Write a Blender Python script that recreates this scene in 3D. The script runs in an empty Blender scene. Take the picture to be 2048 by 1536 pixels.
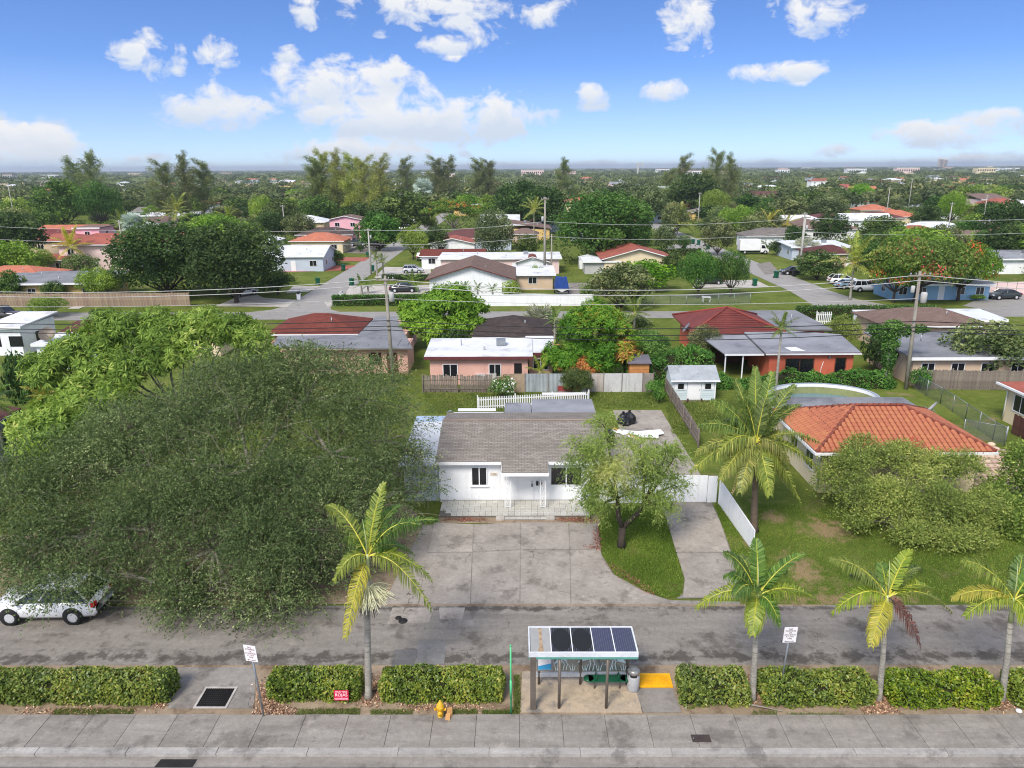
import bpy, math, random
import numpy as np
from mathutils import Vector, Matrix

sc = bpy.context.scene
COL = sc.collection
rad = math.radians
pi = math.pi

# ------------------------------------------------------------------ camera (measured: 19 m up, looking 16.4 deg down)
F = 1470.0; CAM_H = 19.0
PITCH, YAW, ROLL = rad(16.4), rad(0.5), rad(0.35)
_fw = np.array([-math.sin(YAW)*math.cos(PITCH), math.cos(YAW)*math.cos(PITCH), -math.sin(PITCH)])
_r = np.array([math.cos(YAW), math.sin(YAW), 0.0]); _u = np.cross(_r, _fw)
CR = _r*math.cos(ROLL)-_u*math.sin(ROLL); CU = _u*math.cos(ROLL)+_r*math.sin(ROLL)
cam_d = bpy.data.cameras.new('camera'); cam = bpy.data.objects.new('camera', cam_d); COL.objects.link(cam)
cam_d.sensor_width = 36.0; cam_d.lens = F/2048*36; cam_d.clip_start = 0.5; cam_d.clip_end = 40000
cam.matrix_world = Matrix(((CR[0], CU[0], -_fw[0], 0), (CR[1], CU[1], -_fw[1], 0), (CR[2], CU[2], -_fw[2], CAM_H), (0, 0, 0, 1)))
sc.camera = cam


def ray(px, py):
    d = _fw*F+CR*(px-1024)+CU*(768-py)
    return d/np.linalg.norm(d)


def G(px, py, z=0.0):
    """surveyed plan position of a photo point lying at height z"""
    d = ray(px, py); t = (z-CAM_H)/d[2]
    return float(d[0]*t), float(d[1]*t)


def ZA(px, py, y):
    """x and height of a photo point lying at plan depth y"""
    d = ray(px, py); t = y/d[1]
    return float(d[0]*t), float(CAM_H+d[2]*t)


# ------------------------------------------------------------------ node helper
class NT:
    def __init__(s, tree):
        s.t = tree
        for n in list(tree.nodes):
            tree.nodes.remove(n)

    def n(s, typ, ins=None, **props):
        nd = s.t.nodes.new(typ)
        for k, v in props.items():
            setattr(nd, k, v)
        for k, v in (ins or {}).items():
            if isinstance(v, bpy.types.NodeSocket):
                s.t.links.new(v, nd.inputs[k])
            else:
                nd.inputs[k].default_value = v
        return nd

    def m(s, op, a, b=None, c=None, clamp=False):
        ins = {0: a}
        if b is not None: ins[1] = b
        if c is not None: ins[2] = c
        return s.n('ShaderNodeMath', ins, operation=op, use_clamp=clamp).outputs[0]

    def mix(s, fac, a, b, blend='MIX'):
        return s.n('ShaderNodeMix', {0: fac, 6: c4(a), 7: c4(b)}, data_type='RGBA', blend_type=blend).outputs[2]

    def ramp(s, fac, stops, interp='LINEAR'):
        nd = s.n('ShaderNodeValToRGB', {0: fac}); cr = nd.color_ramp; cr.interpolation = interp
        while len(cr.elements) < len(stops):
            cr.elements.new(0.5)
        for e, (p, c) in zip(cr.elements, stops):
            e.position = p; e.color = c4(c) if not isinstance(c, (int, float)) else (c, c, c, 1)
        return nd.outputs[0]

    def noise(s, vec, scale, detail=4, rough=.55, dist=0.0, out=0):
        return s.n('ShaderNodeTexNoise', {'Vector': vec, 'Scale': scale, 'Detail': detail, 'Roughness': rough, 'Distortion': dist}).outputs[out]

    def vadd(s, a, b, op='ADD'):
        return s.n('ShaderNodeVectorMath', {0: a, 1: b}, operation=op).outputs[0]


def c4(c):
    if isinstance(c, bpy.types.NodeSocket): return c
    return (c[0], c[1], c[2], 1.0)


def S(r, g=None, b=None, k=1.0):
    """sRGB 0-255 to linear base colour, times k"""
    if g is None: g = b = r
    f = lambda v: ((v/255/12.92) if v <= 10 else ((v/255+.055)/1.055)**2.4)*k
    return (f(r), f(g), f(b))


# ------------------------------------------------------------------ world: Nishita sky with cumulus, one sun
SUN_EL, SUN_AZ = rad(48), rad(208)      # compass bearing of the sun from +Y, clockwise: behind the camera, to its left
world = bpy.data.worlds.new('World'); sc.world = world; world.use_nodes = True
w = NT(world.node_tree)
tc = w.n('ShaderNodeTexCoord').outputs['Generated']
sep = w.n('ShaderNodeSeparateXYZ', {0: tc}); dx_, dy_, dz_ = sep.outputs
# the sky deepens quickly above the horizon haze: lift the look-up elevation
zz = w.m('MULTIPLY_ADD', w.m('POWER', w.m('MAXIMUM', dz_, 0.0), 0.88), 2.0, 0.05)
sv = w.n('ShaderNodeCombineXYZ', {0: dx_, 1: dy_, 2: zz}).outputs[0]
sv = w.n('ShaderNodeVectorMath', {0: sv}, operation='NORMALIZE').outputs[0]
sky = w.n('ShaderNodeTexSky', {'Vector': sv}, sky_type='NISHITA', sun_disc=False, sun_elevation=SUN_EL, sun_rotation=SUN_AZ,
          altitude=0, air_density=1.0, dust_density=0.6, ozone_density=2.2).outputs[0]
hs = w.n('ShaderNodeHueSaturation', {'Hue': .511, 'Saturation': 1.22, 'Value': 1.22, 'Color': sky}).outputs[0]
SKY_S = 0.115
CLOUD = (4.9, 4.9, 4.95)
CLOUD_D = (3.55, 4.0, 4.65)
# overall sky: broken cumulus at one altitude
pz = w.m('ADD', w.m('MAXIMUM', dz_, 0.0), 0.12)
pv = w.n('ShaderNodeCombineXYZ', {0: w.m('DIVIDE', dx_, pz), 1: w.m('DIVIDE', dy_, pz), 2: 0.3}).outputs[0]
gn = w.noise(pv, 1.6, 6, .6, .2)
gmask = w.m('MULTIPLY', w.m('SUBTRACT', gn, 0.44), 6.0, clamp=True)
gcol = w.mix(gmask, hs, w.mix(w.m('MULTIPLY', w.m('SUBTRACT', gn, 0.5), 4.0, clamp=True), CLOUD, CLOUD_D))
bgA = w.n('ShaderNodeBackground', {0: gcol, 1: SKY_S}).outputs[0]
# the low sky to the north: the clouds standing there
az = w.m('ARCTAN2', dx_, dy_); el = w.m('ARCSINE', dz_)
CLOUDS = [(295, 108, 66, 40, 1), (440, 114, 46, 38, 1), (575, 106, 28, 18, .9), (450, 222, 105, 36, 1.3), (425, 186, 42, 26, .9), (690, 166, 140, 44, 1.2),
          (595, 192, 62, 30, .9), (790, 155, 55, 40, .8), (860, 236, 225, 50, 1.5), (1000, 232, 75, 34, .9), (640, 228, 46, 22, .8), (740, 304, 200, 30, 1.2),
          (900, 90, 80, 22, .9), (975, 74, 52, 34, 1), (860, 8, 230, 34, 1), (612, 18, 42, 36, 1), (1090, 32, 62, 30, .9), (905, 42, 74, 26, .8),
          (1385, 36, 50, 50, 1), (1640, 32, 82, 38, 1), (1500, 152, 42, 18, .9), (1590, 144, 64, 20, .9), (1182, 192, 40, 26, 1), (1328, 184, 48, 24, 1),
          (1880, 268, 130, 26, 1.2), (1985, 238, 76, 24, 1), (1665, 302, 52, 18, .7), (40, 296, 125, 38, 1.5), (0, 268, 74, 22, 1), (170, 318, 210, 15, .8),
          (1000, 334, 1500, 14, .55), (1930, 322, 150, 15, .8), (760, 72, 24, 14, .7), (352, 140, 22, 12, .8), (1240, 190, 30, 16, .6), (470, 190, 50, 22, .6)]
d2 = w.n('ShaderNodeCombineXYZ', {0: w.m('MULTIPLY', az, 1.0), 1: w.m('MULTIPLY', el, 1.35), 2: 0.7}).outputs[0]
n1 = w.noise(d2, 26, 9, .62, .35)
n2 = w.noise(d2, 9, 3, .5, .1)
Sm = Tm = Wm = None
for px, py, rx, ry, amp in CLOUDS:
    d = ray(px, py); a0 = math.atan2(d[0], d[1]); e0 = math.asin(d[2])
    k = F/math.cos(a0)**1.0; rx *= .93; ry *= .93
    u = w.m('MULTIPLY_ADD', az, k/rx, -a0*k/rx); v = w.m('MULTIPLY_ADD', el, F/ry, -e0*F/ry)
    q = w.m('SUBTRACT', amp, w.m('MULTIPLY_ADD', v, v, w.m('MULTIPLY', u, u)))
    Sm = q if Sm is None else w.m('SMOOTH_MAX', Sm, q, 0.35)
    wt = w.m('MAXIMUM', q, 0.001)
    Tm = w.m('MULTIPLY', wt, v) if Tm is None else w.m('MULTIPLY_ADD', wt, v, Tm)
    Wm = wt if Wm is None else w.m('ADD', Wm, wt)
fld = w.m('ADD', w.m('MULTIPLY_ADD', w.m('SUBTRACT', n1, 0.5), 6.0, w.m('MAXIMUM', Sm, -2.2)), w.m('MULTIPLY', w.m('SUBTRACT', n2, .5), 2.0))
cm = w.m('SMOOTHSTEP' if False else 'MULTIPLY', w.m('SUBTRACT', fld, 0.05), .95, clamp=True)
cm = w.m('MULTIPLY', w.m('POWER', cm, 0.9), 0.97)
sh = w.m('DIVIDE', Tm, Wm)
sh = w.m('ADD', w.m('MULTIPLY_ADD', sh, 0.85, 0.62), w.m('MULTIPLY', w.m('SUBTRACT', n1, .5), -1.6), clamp=True)
ccol = w.mix(sh, CLOUD_D, CLOUD)
veil = w.m('MULTIPLY', w.m('SUBTRACT', 0.12, el, clamp=True), 4.2, clamp=True)
lowsky = w.mix(veil, hs, (3.15, 3.6, 4.4))
bgB = w.n('ShaderNodeBackground', {0: w.mix(cm, lowsky, ccol), 1: SKY_S}).outputs[0]
inwin = w.m('MULTIPLY', w.m('LESS_THAN', w.m('ABSOLUTE', az), 0.72), w.m('LESS_THAN', el, 0.225))
mixs = w.n('ShaderNodeMixShader', {0: inwin, 1: bgA, 2: bgB}).outputs[0]
w.n('ShaderNodeOutputWorld', {0: mixs})
world.cycles.sampling_method = 'MANUAL'; world.cycles.sample_map_resolution = 512

sun_d = bpy.data.lights.new('sun', 'SUN'); sun = bpy.data.objects.new('sun', sun_d); COL.objects.link(sun)
sun_d.energy = 2.4; sun_d.angle = rad(20); sun_d.color = (1.0, .93, .82)
_sd = Vector((math.sin(SUN_AZ)*math.cos(SUN_EL), math.cos(SUN_AZ)*math.cos(SUN_EL), math.sin(SUN_EL)))
sun.rotation_euler = _sd.to_track_quat('Z', 'Y').to_euler(); sun.location = (0, 0, 60)

sc.view_settings.view_transform = 'Standard'; sc.view_settings.look = 'None'
sc.view_settings.exposure = 0.76; sc.view_settings.gamma = 1.0; sc.view_settings.use_curve_mapping = False
sc.render.engine = 'CYCLES'
cy = sc.cycles
cy.max_bounces = 6; cy.diffuse_bounces = 3; cy.glossy_bounces = 2; cy.transmission_bounces = 4; cy.transparent_max_bounces = 6; cy.volume_bounces = 0
cy.use_denoising = True; cy.caustics_reflective = False; cy.caustics_refractive = False
cy.sample_clamp_indirect = 4.0; cy.filter_width = 1.1
try:
    cy.denoiser = 'OPENIMAGEDENOISE'; cy.denoising_prefilter = 'ACCURATE'
except Exception:
    pass


# ------------------------------------------------------------------ materials
MAT = {}


def newmat(name):
    m = bpy.data.materials.new(name); m.use_nodes = True
    MAT[name] = m
    return m, NT(m.node_tree)


def coord(t, world_space):
    if world_space:
        return t.n('ShaderNodeNewGeometry').outputs['Position']
    return t.n('ShaderNodeTexCoord').outputs['Object']


def surf(name, a, b=None, rough=.85, scale=.6, fine=14.0, bump=.15, fvar=.12, metal=0.0, spec=.35, ws=False, stain=None, stain_scale=.25, stain_amt=.6, hue=0.0, streak=None, bands=None):
    """weathered paint, render, concrete, shingle: two tones over broad noise, fine grain, optional stains, optional vertical streaks"""
    if name in MAT: return MAT[name]
    m, t = newmat(name)
    co = coord(t, ws)
    b = b or tuple(x*.82 for x in a)
    f = t.ramp(t.noise(co, scale, 5, .62, .25), [(.32, 0.0), (.68, 1.0)])
    col = t.mix(f, a, b)
    if stain:
        g = t.ramp(t.noise(co, stain_scale, 7, .68, .5), [(.52, 0.0), (.66, 1.0)])
        col = t.mix(t.m('MULTIPLY', g, stain_amt), col, stain)
    if streak:
        mp = t.n('ShaderNodeMapping', {'Vector': co, 'Scale': (5.0, 5.0, .35)}).outputs[0]
        g = t.ramp(t.noise(mp, 1.0, 5, .65, .2), [(.5, 0.0), (.72, 1.0)])
        col = t.mix(t.m('MULTIPLY', g, .7), col, streak)
    if bands:
        mp = t.n('ShaderNodeMapping', {'Vector': co, 'Scale': (.4, .4, 13.0)}).outputs[0]
        col = t.mix(t.m('MULTIPLY', t.ramp(t.noise(mp, 1.0, 3, .6), [(.5, 0.0), (.62, 1.0)]), .75), col, bands)
    fn = t.noise(co, fine, 3, .6)
    col = t.mix(1.0, col, t.ramp(fn, [(.25, 1-fvar*1.6), (.75, 1+fvar)]), 'MULTIPLY')
    if hue:
        oi = t.n('ShaderNodeObjectInfo').outputs['Random']
        col = t.n('ShaderNodeHueSaturation', {'Hue': t.m('MULTIPLY_ADD', oi, hue*.25, .5-hue*.125), 'Value': t.m('MULTIPLY_ADD', oi, hue*2, 1-hue), 'Color': col}).outputs[0]
    bs = t.n('ShaderNodeBsdfPrincipled', {'Base Color': col, 'Roughness': rough, 'Metallic': metal, 'Specular IOR Level': spec})
    if bump:
        bp = t.n('ShaderNodeBump', {'Strength': bump, 'Distance': .03, 'Height': fn})
        t.t.links.new(bp.outputs[0], bs.inputs['Normal'])
    t.n('ShaderNodeOutputMaterial', {0: bs.outputs[0]})
    return m


def paint(name, col, rough=.35, metal=0.0, coat=0.0, spec=.5, emit=None):
    if name in MAT: return MAT[name]
    m, t = newmat(name)
    co = coord(t, False)
    c = t.mix(1.0, col, t.ramp(t.noise(co, 2.5, 5, .6), [(.25, .88), (.75, 1.05)]), 'MULTIPLY')
    bs = t.n('ShaderNodeBsdfPrincipled', {'Base Color': c, 'Roughness': rough, 'Metallic': metal, 'Coat Weight': coat, 'Specular IOR Level': spec})
    t.n('ShaderNodeOutputMaterial', {0: bs.outputs[0]})
    return m


def leafmat(name, stops, trans=.36, rough=.6, spec=.15, var=.16, hv=.028):
    """leaf blades: colour picked per leaf, a little per plant; light passes through"""
    if name in MAT: return MAT[name]
    m, t = newmat(name)
    at = t.n('ShaderNodeAttribute', attribute_name='tint').outputs['Fac']
    col = t.ramp(at, stops)
    oi = t.n('ShaderNodeObjectInfo').outputs['Random']
    col = t.n('ShaderNodeHueSaturation', {'Hue': t.m('MULTIPLY_ADD', oi, hv, .488-hv/2), 'Saturation': t.m('MULTIPLY_ADD', oi, .14, .84), 'Value': t.m('MULTIPLY_ADD', oi, var*2, 1.28-var), 'Color': col}).outputs[0]
    bs = t.n('ShaderNodeBsdfPrincipled', {'Base Color': col, 'Roughness': rough, 'Specular IOR Level': spec}).outputs[0]
    tr = t.n('ShaderNodeBsdfTranslucent', {0: t.mix(.5, col, t.mix(1.0, col, (1.2, 1.25, .5), 'MULTIPLY'))}).outputs[0]
    t.n('ShaderNodeOutputMaterial', {0: t.n('ShaderNodeMixShader', {0: trans, 1: bs, 2: tr}).outputs[0]})
    return m


# ------------------------------------------------------------------ objects and meshes
def tag(o, label=None, cat=None, group=None, kind=None):
    if label: o['label'] = label
    if cat: o['category'] = cat
    if group: o['group'] = group
    if kind: o['kind'] = kind
    return o


def link(name, data, parent=None, loc=None, rot=None, scale=None, mat=None):
    o = bpy.data.objects.new(name, data); COL.objects.link(o)
    if parent is not None: o.parent = parent
    if loc is not None: o.location = loc
    if rot is not None: o.rotation_euler = rot
    if scale is not None: o.scale = scale
    if mat is not None and data is not None:
        if len(data.materials) == 0: data.materials.append(mat)
        elif data.materials[0] is not mat:
            o.material_slots[0].link = 'OBJECT'; o.material_slots[0].material = mat
    return o


def thing(name, label, cat, loc=(0, 0, 0), rz=0.0, group=None, scale=None):
    o = link(name, None, None, loc, (0, 0, rz), scale)
    o.empty_display_size = .2
    return tag(o, label, cat, group)


def npmesh(name, V, Fc, tint=None, mats=(), smooth=False, midx=None):
    V = np.ascontiguousarray(V, dtype=np.float32).reshape(-1, 3); Fc = np.ascontiguousarray(Fc, dtype=np.int32)
    nf, k = Fc.shape
    me = bpy.data.meshes.new(name)
    me.vertices.add(len(V)); me.vertices.foreach_set('co', V.ravel())
    me.loops.add(nf*k); me.loops.foreach_set('vertex_index', Fc.ravel())
    me.polygons.add(nf); me.polygons.foreach_set('loop_start', np.arange(0, nf*k, k, dtype=np.int32))
    if midx is not None: me.polygons.foreach_set('material_index', np.ascontiguousarray(midx, dtype=np.int32))
    me.update(calc_edges=True)
    if tint is not None:
        me.attributes.new('tint', 'FLOAT', 'FACE').data.foreach_set('value', np.ascontiguousarray(tint, dtype=np.float32))
    for m in mats: me.materials.append(m)
    me.polygons.foreach_set('use_smooth', [smooth]*nf)
    return me


class MB:
    """collects shapes; build() links them as one mesh object"""
    def __init__(s):
        s.v = []; s.f = []; s.sm = []

    def add(s, vs, fs, smooth=False):
        o = len(s.v); s.v += [tuple(map(float, p)) for p in vs]; s.f += [tuple(i+o for i in f) for f in fs]; s.sm += [smooth]*len(fs)
        return s

    def box(s, cx, cy, cz, sx, sy, sz, rz=0.0, taper=1.0):
        c, n = math.cos(rz), math.sin(rz); vs = []
        for k in (-1, 1):
            q = 1.0 if k < 0 else taper
            for i, j in ((-1, -1), (1, -1), (1, 1), (-1, 1)):
                x, y = i*sx/2*q, j*sy/2*q
                vs.append((cx+x*c-y*n, cy+x*n+y*c, cz+k*sz/2))
        return s.add(vs, [(3, 2, 1, 0), (4, 5, 6, 7), (0, 1, 5, 4), (1, 2, 6, 5), (2, 3, 7, 6), (3, 0, 4, 7)])

    def b2(s, x0, y0, z0, x1, y1, z1):
        return s.box((x0+x1)/2, (y0+y1)/2, (z0+z1)/2, abs(x1-x0), abs(y1-y0), abs(z1-z0))

    def poly(s, pts, z0, z1):
        """prism over a plan polygon (counter-clockwise)"""
        n = len(pts)
        a = sum(pts[i][0]*pts[(i+1) % n][1]-pts[(i+1) % n][0]*pts[i][1] for i in range(n))
        if a < 0: pts = pts[::-1]
        vs = [(x, y, z0) for x, y in pts]+[(x, y, z1) for x, y in pts]
        return s.add(vs, [tuple(range(n))[::-1], tuple(range(n, 2*n))]+[(i, (i+1) % n, n+(i+1) % n, n+i) for i in range(n)])

    def slab(s, top, th):
        """plate with a given (possibly sloped) top outline and a thickness straight down"""
        n = len(top); vs = [tuple(p) for p in top]+[(p[0], p[1], p[2]-th) for p in top]
        return s.add(vs, [tuple(range(n)), tuple(range(n, 2*n))[::-1]]+[(i, n+i, n+(i+1) % n, (i+1) % n) for i in range(n)])

    def tube(s, pts, r, k=6, cap=True, smooth=True):
        P = [Vector(p) for p in pts]; n = len(P)
        R = [r]*n if isinstance(r, (int, float)) else list(r)
        vs = []; up = Vector((0, 0, 1))
        t0 = (P[1]-P[0]).normalized(); a = t0.cross(up)
        if a.length < .05: a = t0.cross(Vector((0, 1, 0)))
        a.normalize()
        for i in range(n):
            t = (P[min(i+1, n-1)]-P[max(i-1, 0)])
            if t.length < 1e-6: t = t0
            t = t.normalized(); a = (a-t*a.dot(t)).normalized(); b = t.cross(a)
            for j in range(k):
                q = 2*pi*j/k; vs.append(P[i]+(a*math.cos(q)+b*math.sin(q))*R[i])
        fs = [(i*k+j, i*k+(j+1) % k, (i+1)*k+(j+1) % k, (i+1)*k+j) for i in range(n-1) for j in range(k)]
        if cap: fs += [tuple(range(k))[::-1], tuple(range((n-1)*k, n*k))]
        return s.add(vs, fs, smooth)

    def lathe(s, prof, k=16, cx=0, cy=0, cz=0, axis='z', smooth=True, cap=True):
        vs = []
        for r, h in prof:
            for j in range(k):
                q = 2*pi*j/k; a, b = r*math.cos(q), r*math.sin(q)
                p = (a, b, h) if axis == 'z' else ((a, h, b) if axis == 'y' else (h, a, b))
                vs.append((cx+p[0], cy+p[1], cz+p[2]))
        n = len(prof)
        fs = [(i*k+j, i*k+(j+1) % k, (i+1)*k+(j+1) % k, (i+1)*k+j) for i in range(n-1) for j in range(k)]
        if cap: fs += [tuple(range(k))[::-1], tuple(range((n-1)*k, n*k))]
        if axis == 'y': fs = [f[::-1] for f in fs]
        return s.add(vs, fs, smooth)

    def mesh(s, name, mat=None, bevel=0):
        me = bpy.data.meshes.new(name); me.from_pydata(s.v, [], s.f)
        me.polygons.foreach_set('use_smooth', s.sm); me.update()
        if mat: me.materials.append(mat)
        return me

    def build(s, name, mat, parent=None, loc=None, rz=0.0):
        return link(name, s.mesh(name, mat), parent, loc, (0, 0, rz) if rz else None)


_cache = {}


def cached(key, fn):
    if key not in _cache: _cache[key] = fn()
    return _cache[key]


def boxmesh(sx, sy, sz, mat):
    return cached(('box', round(sx, 3), round(sy, 3), round(sz, 3), mat.name), lambda: MB().box(0, 0, 0, sx, sy, sz).mesh('box', mat))


def text(body, size, mat, parent, loc, rot, name='lettering', extrude=.002, align='CENTER', sx=1.0):
    cu = bpy.data.curves.new(name, 'FONT'); cu.body = body; cu.size = size; cu.extrude = extrude; cu.align_x = align; cu.align_y = 'CENTER'
    tmp = bpy.data.objects.new('tmp', cu); me = bpy.data.meshes.new_from_object(tmp); bpy.data.objects.remove(tmp); bpy.data.curves.remove(cu)
    me.materials.clear(); me.materials.append(mat)
    return link(name, me, parent, loc, rot, (sx, 1, 1))
# ------------------------------------------------------------------ vegetation builders
UP = np.array([0, 0, 1.0])


def nrm(a):
    return a/np.maximum(np.linalg.norm(a, axis=-1, keepdims=True), 1e-9)


def leafq(C, A, Nn, l, wd):
    """rhombic leaves: centre, long axis, normal, length, width"""
    Sd = nrm(np.cross(Nn, A)); l = np.asarray(l).reshape(-1, 1)*.5; wd = np.asarray(wd).reshape(-1, 1)*.5
    return np.stack([C-A*l, C+Sd*wd+A*l*.1, C+A*l, C-Sd*wd+A*l*.1], 1)


def quads_mesh(name, Q, tint, mat):
    n = len(Q)
    return npmesh(name, Q.reshape(-1, 3), np.arange(n*4).reshape(n, 4), tint, [mat] if mat else [])


def rdir(rng, n):
    return nrm(rng.normal(size=(n, 3)))


def lobe_leaves(rng, lobes, n, leaf, shell=.62, flat=.5, hang=0.0, wratio=.55, up_bias=.25, var=.3, lob_t=.16):
    """leaves spread through the outer shell of many overlapping clumps"""
    L = np.asarray(lobes, float); wgt = (L[:, 3]*L[:, 4]+L[:, 3]*L[:, 5]); wgt = wgt/wgt.sum()
    k = rng.choice(len(L), n, p=wgt)
    d = rdir(rng, n); d[:, 2] = d[:, 2]*(1-up_bias)+up_bias*np.abs(d[:, 2]); d = nrm(d)
    r = shell+(1-shell)*rng.random(n)**.7
    r *= 1+.16*np.sin(d[:, 0]*7+k*1.7)*np.sin(d[:, 1]*6+k)*np.cos(d[:, 2]*5+k*.7)+.07*rng.normal(size=n)
    p = L[k, :3]+d*r[:, None]*L[k, 3:6]
    Nn = nrm(d*flat+UP*.35+rdir(rng, n)*.75)
    A = nrm(np.cross(Nn, rdir(rng, n))-UP*hang)
    sz = leaf*(.7+.6*rng.random(n))
    lt = rng.normal(size=len(L))*lob_t
    tint = np.clip(.5+var*rng.normal(size=n)*.6+lt[k], 0, 1)
    return leafq(p, A, Nn, sz, sz*wratio), tint


def ball_lobes(rng, h, R, base, n, lr, squash=.8, top=1.0):
    """clump centres over a rounded crown"""
    out = []; cz = (h+base)/2; hz = (h-base)/2
    for i in range(n):
        g = (i+.5)/n; zc = 1-1.75*g; q = i*2.39996+rng.random()*.6
        s = math.sqrt(max(0, 1-min(1, zc*zc)))
        rr = lr*(.75+.5*rng.random())
        out.append((math.cos(q)*s*(R-rr*.8)*(.85+.25*rng.random()), math.sin(q)*s*(R-rr*.8)*(.85+.25*rng.random()), cz+zc*(hz-rr*squash*.8)*top, rr, rr, rr*squash))
    out.append((0, 0, cz, R*.55, R*.55, hz*.6))
    return out


def limbs(rng, lobes, base, r0, fork, lean=(0, 0), k=6, spread=.5):
    mb = MB(); fz = fork
    fx, fy = lean
    mb.tube([(0, 0, -.15), (fx*.3, fy*.3, fz*.45), (fx, fy, fz)], [r0*1.35, r0, r0*.85], k+2)
    for c in lobes:
        p = np.array(c[:3]); m = np.array([fx, fy, fz])*(1-spread)+p*spread+np.array([0, 0, -.12*abs(p[2]-fz)])+rng.normal(size=3)*.12
        mb.tube([(fx, fy, fz-.1), tuple(m), tuple(p)], [r0*.5, r0*.28, r0*.08], max(4, k-2), cap=False)
    return mb


def tree_arch(key, seed, h, R, base, nl, n, leaf, lr=None, r0=.22, fork=None, squash=.8, **kw):
    def mk():
        rng = np.random.default_rng(seed)
        lobes = ball_lobes(rng, h, R, base, nl, lr or R*.42, squash)
        Q, t = lobe_leaves(rng, lobes, n, leaf, **kw)
        return dict(h=h, R=R, crown=quads_mesh('crown', Q, t, MAT['leaf_mid']), trunk=limbs(rng, lobes[:-1][::max(1, nl//9)], base, r0, fork or base*.8).mesh('trunk', MAT['bark']))
    return cached(('tree', key), mk)


def umbrella_arch(key, seed, h, R, n, leaf):
    """flat wide crown in layers, as a poinciana carries"""
    def mk():
        rng = np.random.default_rng(seed); lobes = []
        for i in range(26):
            q = i*2.4+rng.random(); r = R*math.sqrt((i+.4)/26)*.86; rr = R*(.17+.1*rng.random())
            lobes.append((math.cos(q)*r, math.sin(q)*r, h*(.83-.33*(r/R)**2)+rng.normal()*.3, rr, rr, rr*.42))
        Q, t = lobe_leaves(rng, lobes, n, leaf, shell=.4, flat=.8, up_bias=.4)
        return dict(h=h, R=R, crown=quads_mesh('crown', Q, t, MAT['leaf_mid']), trunk=limbs(rng, lobes[::3], 0, .26, h*.28).mesh('trunk', MAT['bark_grey']))
    return cached(('umb', key), mk)


def pine_arch(key, seed, h, R, n):
    """casuarina: ragged upright plumes of thread-like foliage"""
    def mk():
        rng = np.random.default_rng(seed); mb = MB(); P = []; D = []; TT = []
        lean = rng.normal(size=2)*.06*h
        mb.tube([(0, 0, -.1), (lean[0]*.5, lean[1]*.5, h*.5), (lean[0], lean[1], h*.96)], [.3, .2, .03], 7)
        nb = 46
        for i in range(nb):
            g = .12+.86*(i+rng.random())/nb; q = rng.random()*2*pi
            o = np.array([lean[0]*g, lean[1]*g, h*g]); L = R*(1.15-.62*g)*(.55+.7*rng.random())
            d = nrm(np.array([math.cos(q), math.sin(q), .35+.8*rng.random()]))
            e = o+d*L
            mb.tube([tuple(o), tuple(o+d*L*.5+UP*.05*L), tuple(e)], [.07, .045, .012], 4, cap=False)
            m = int(n/nb*(.5+L/R)); s = rng.random(m)**.6
            P.append(o+(e-o)*s[:, None]+rng.normal(size=(m, 3))*(.10*L+.12)*np.array([1, 1, 1.0])); D.append(nrm(d*.8+rdir(rng, m)*.7-UP*.25)); TT.append(np.clip(.5+.25*rng.normal(size=m)+.1*rng.normal(), 0, 1))
        P = np.concatenate(P); D = np.concatenate(D); TT = np.concatenate(TT); m = len(P)
        Q = leafq(P, D, rdir(rng, m), .45+.5*rng.random(m), .08+.07*rng.random(m))
        return dict(h=h, R=R, crown=quads_mesh('crown', Q, TT, MAT['leaf_pine']), trunk=mb.mesh('trunk', MAT['bark_grey']))
    return cached(('pine', key), mk)


def place_tree(arch, name, label, x, y, h, R, leaf, bark=None, group=None, rz=None, cat='tree', z=0.0):
    rz = random.random()*6.28 if rz is None else rz
    t = thing(name, label, cat, (x, y, z), rz, group, (R/arch['R'], R/arch['R'], h/arch['h']))
    link('trunk', arch['trunk'], t, mat=MAT[bark] if bark else None)
    link('crown', arch['crown'], t, mat=MAT[leaf])
    return t


def rosettes(rng, P, Nn, per, ln, wd, hang=.45):
    """whorls of long leaves drooping from shoot tips (mango)"""
    n = len(P); Pq = np.repeat(P, per, 0); Nq = np.repeat(Nn, per, 0)
    side = nrm(np.cross(Nq, rdir(rng, n*per)))
    A = nrm(side+Nq*(.55-.9*rng.random((n*per, 1)))-UP*hang*rng.random((n*per, 1)))
    l = ln*(.7+.6*rng.random(n*per))
    N2 = nrm(Nq+rdir(rng, n*per)*.5+UP*.3)
    return leafq(Pq+A*l[:, None]*.55, A, N2, l, np.full(n*per, wd))


def twig_strings(rng, P, D, nl, step, droop, leaf, wr=.5, spread=.05):
    """small leaves strung along arching twigs"""
    n = len(P); s = (np.arange(nl)+.5)[None, :, None]*step*(.7+.6*rng.random((n, 1, 1)))
    p = P[:, None, :]+D[:, None, :]*s-UP*droop*s**2
    tan = nrm(D[:, None, :]-UP*2*droop*s)
    p = (p+rng.normal(size=p.shape)*spread).reshape(-1, 3); tan = np.broadcast_to(tan, (n, nl, 3)).reshape(-1, 3)
    m = len(p); A = nrm(tan+rdir(rng, m)*.9); Nn = nrm(rdir(rng, m)+UP*.5)
    sz = leaf*(.6+.8*rng.random(m))
    return leafq(p, A, Nn, sz, sz*wr)


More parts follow.
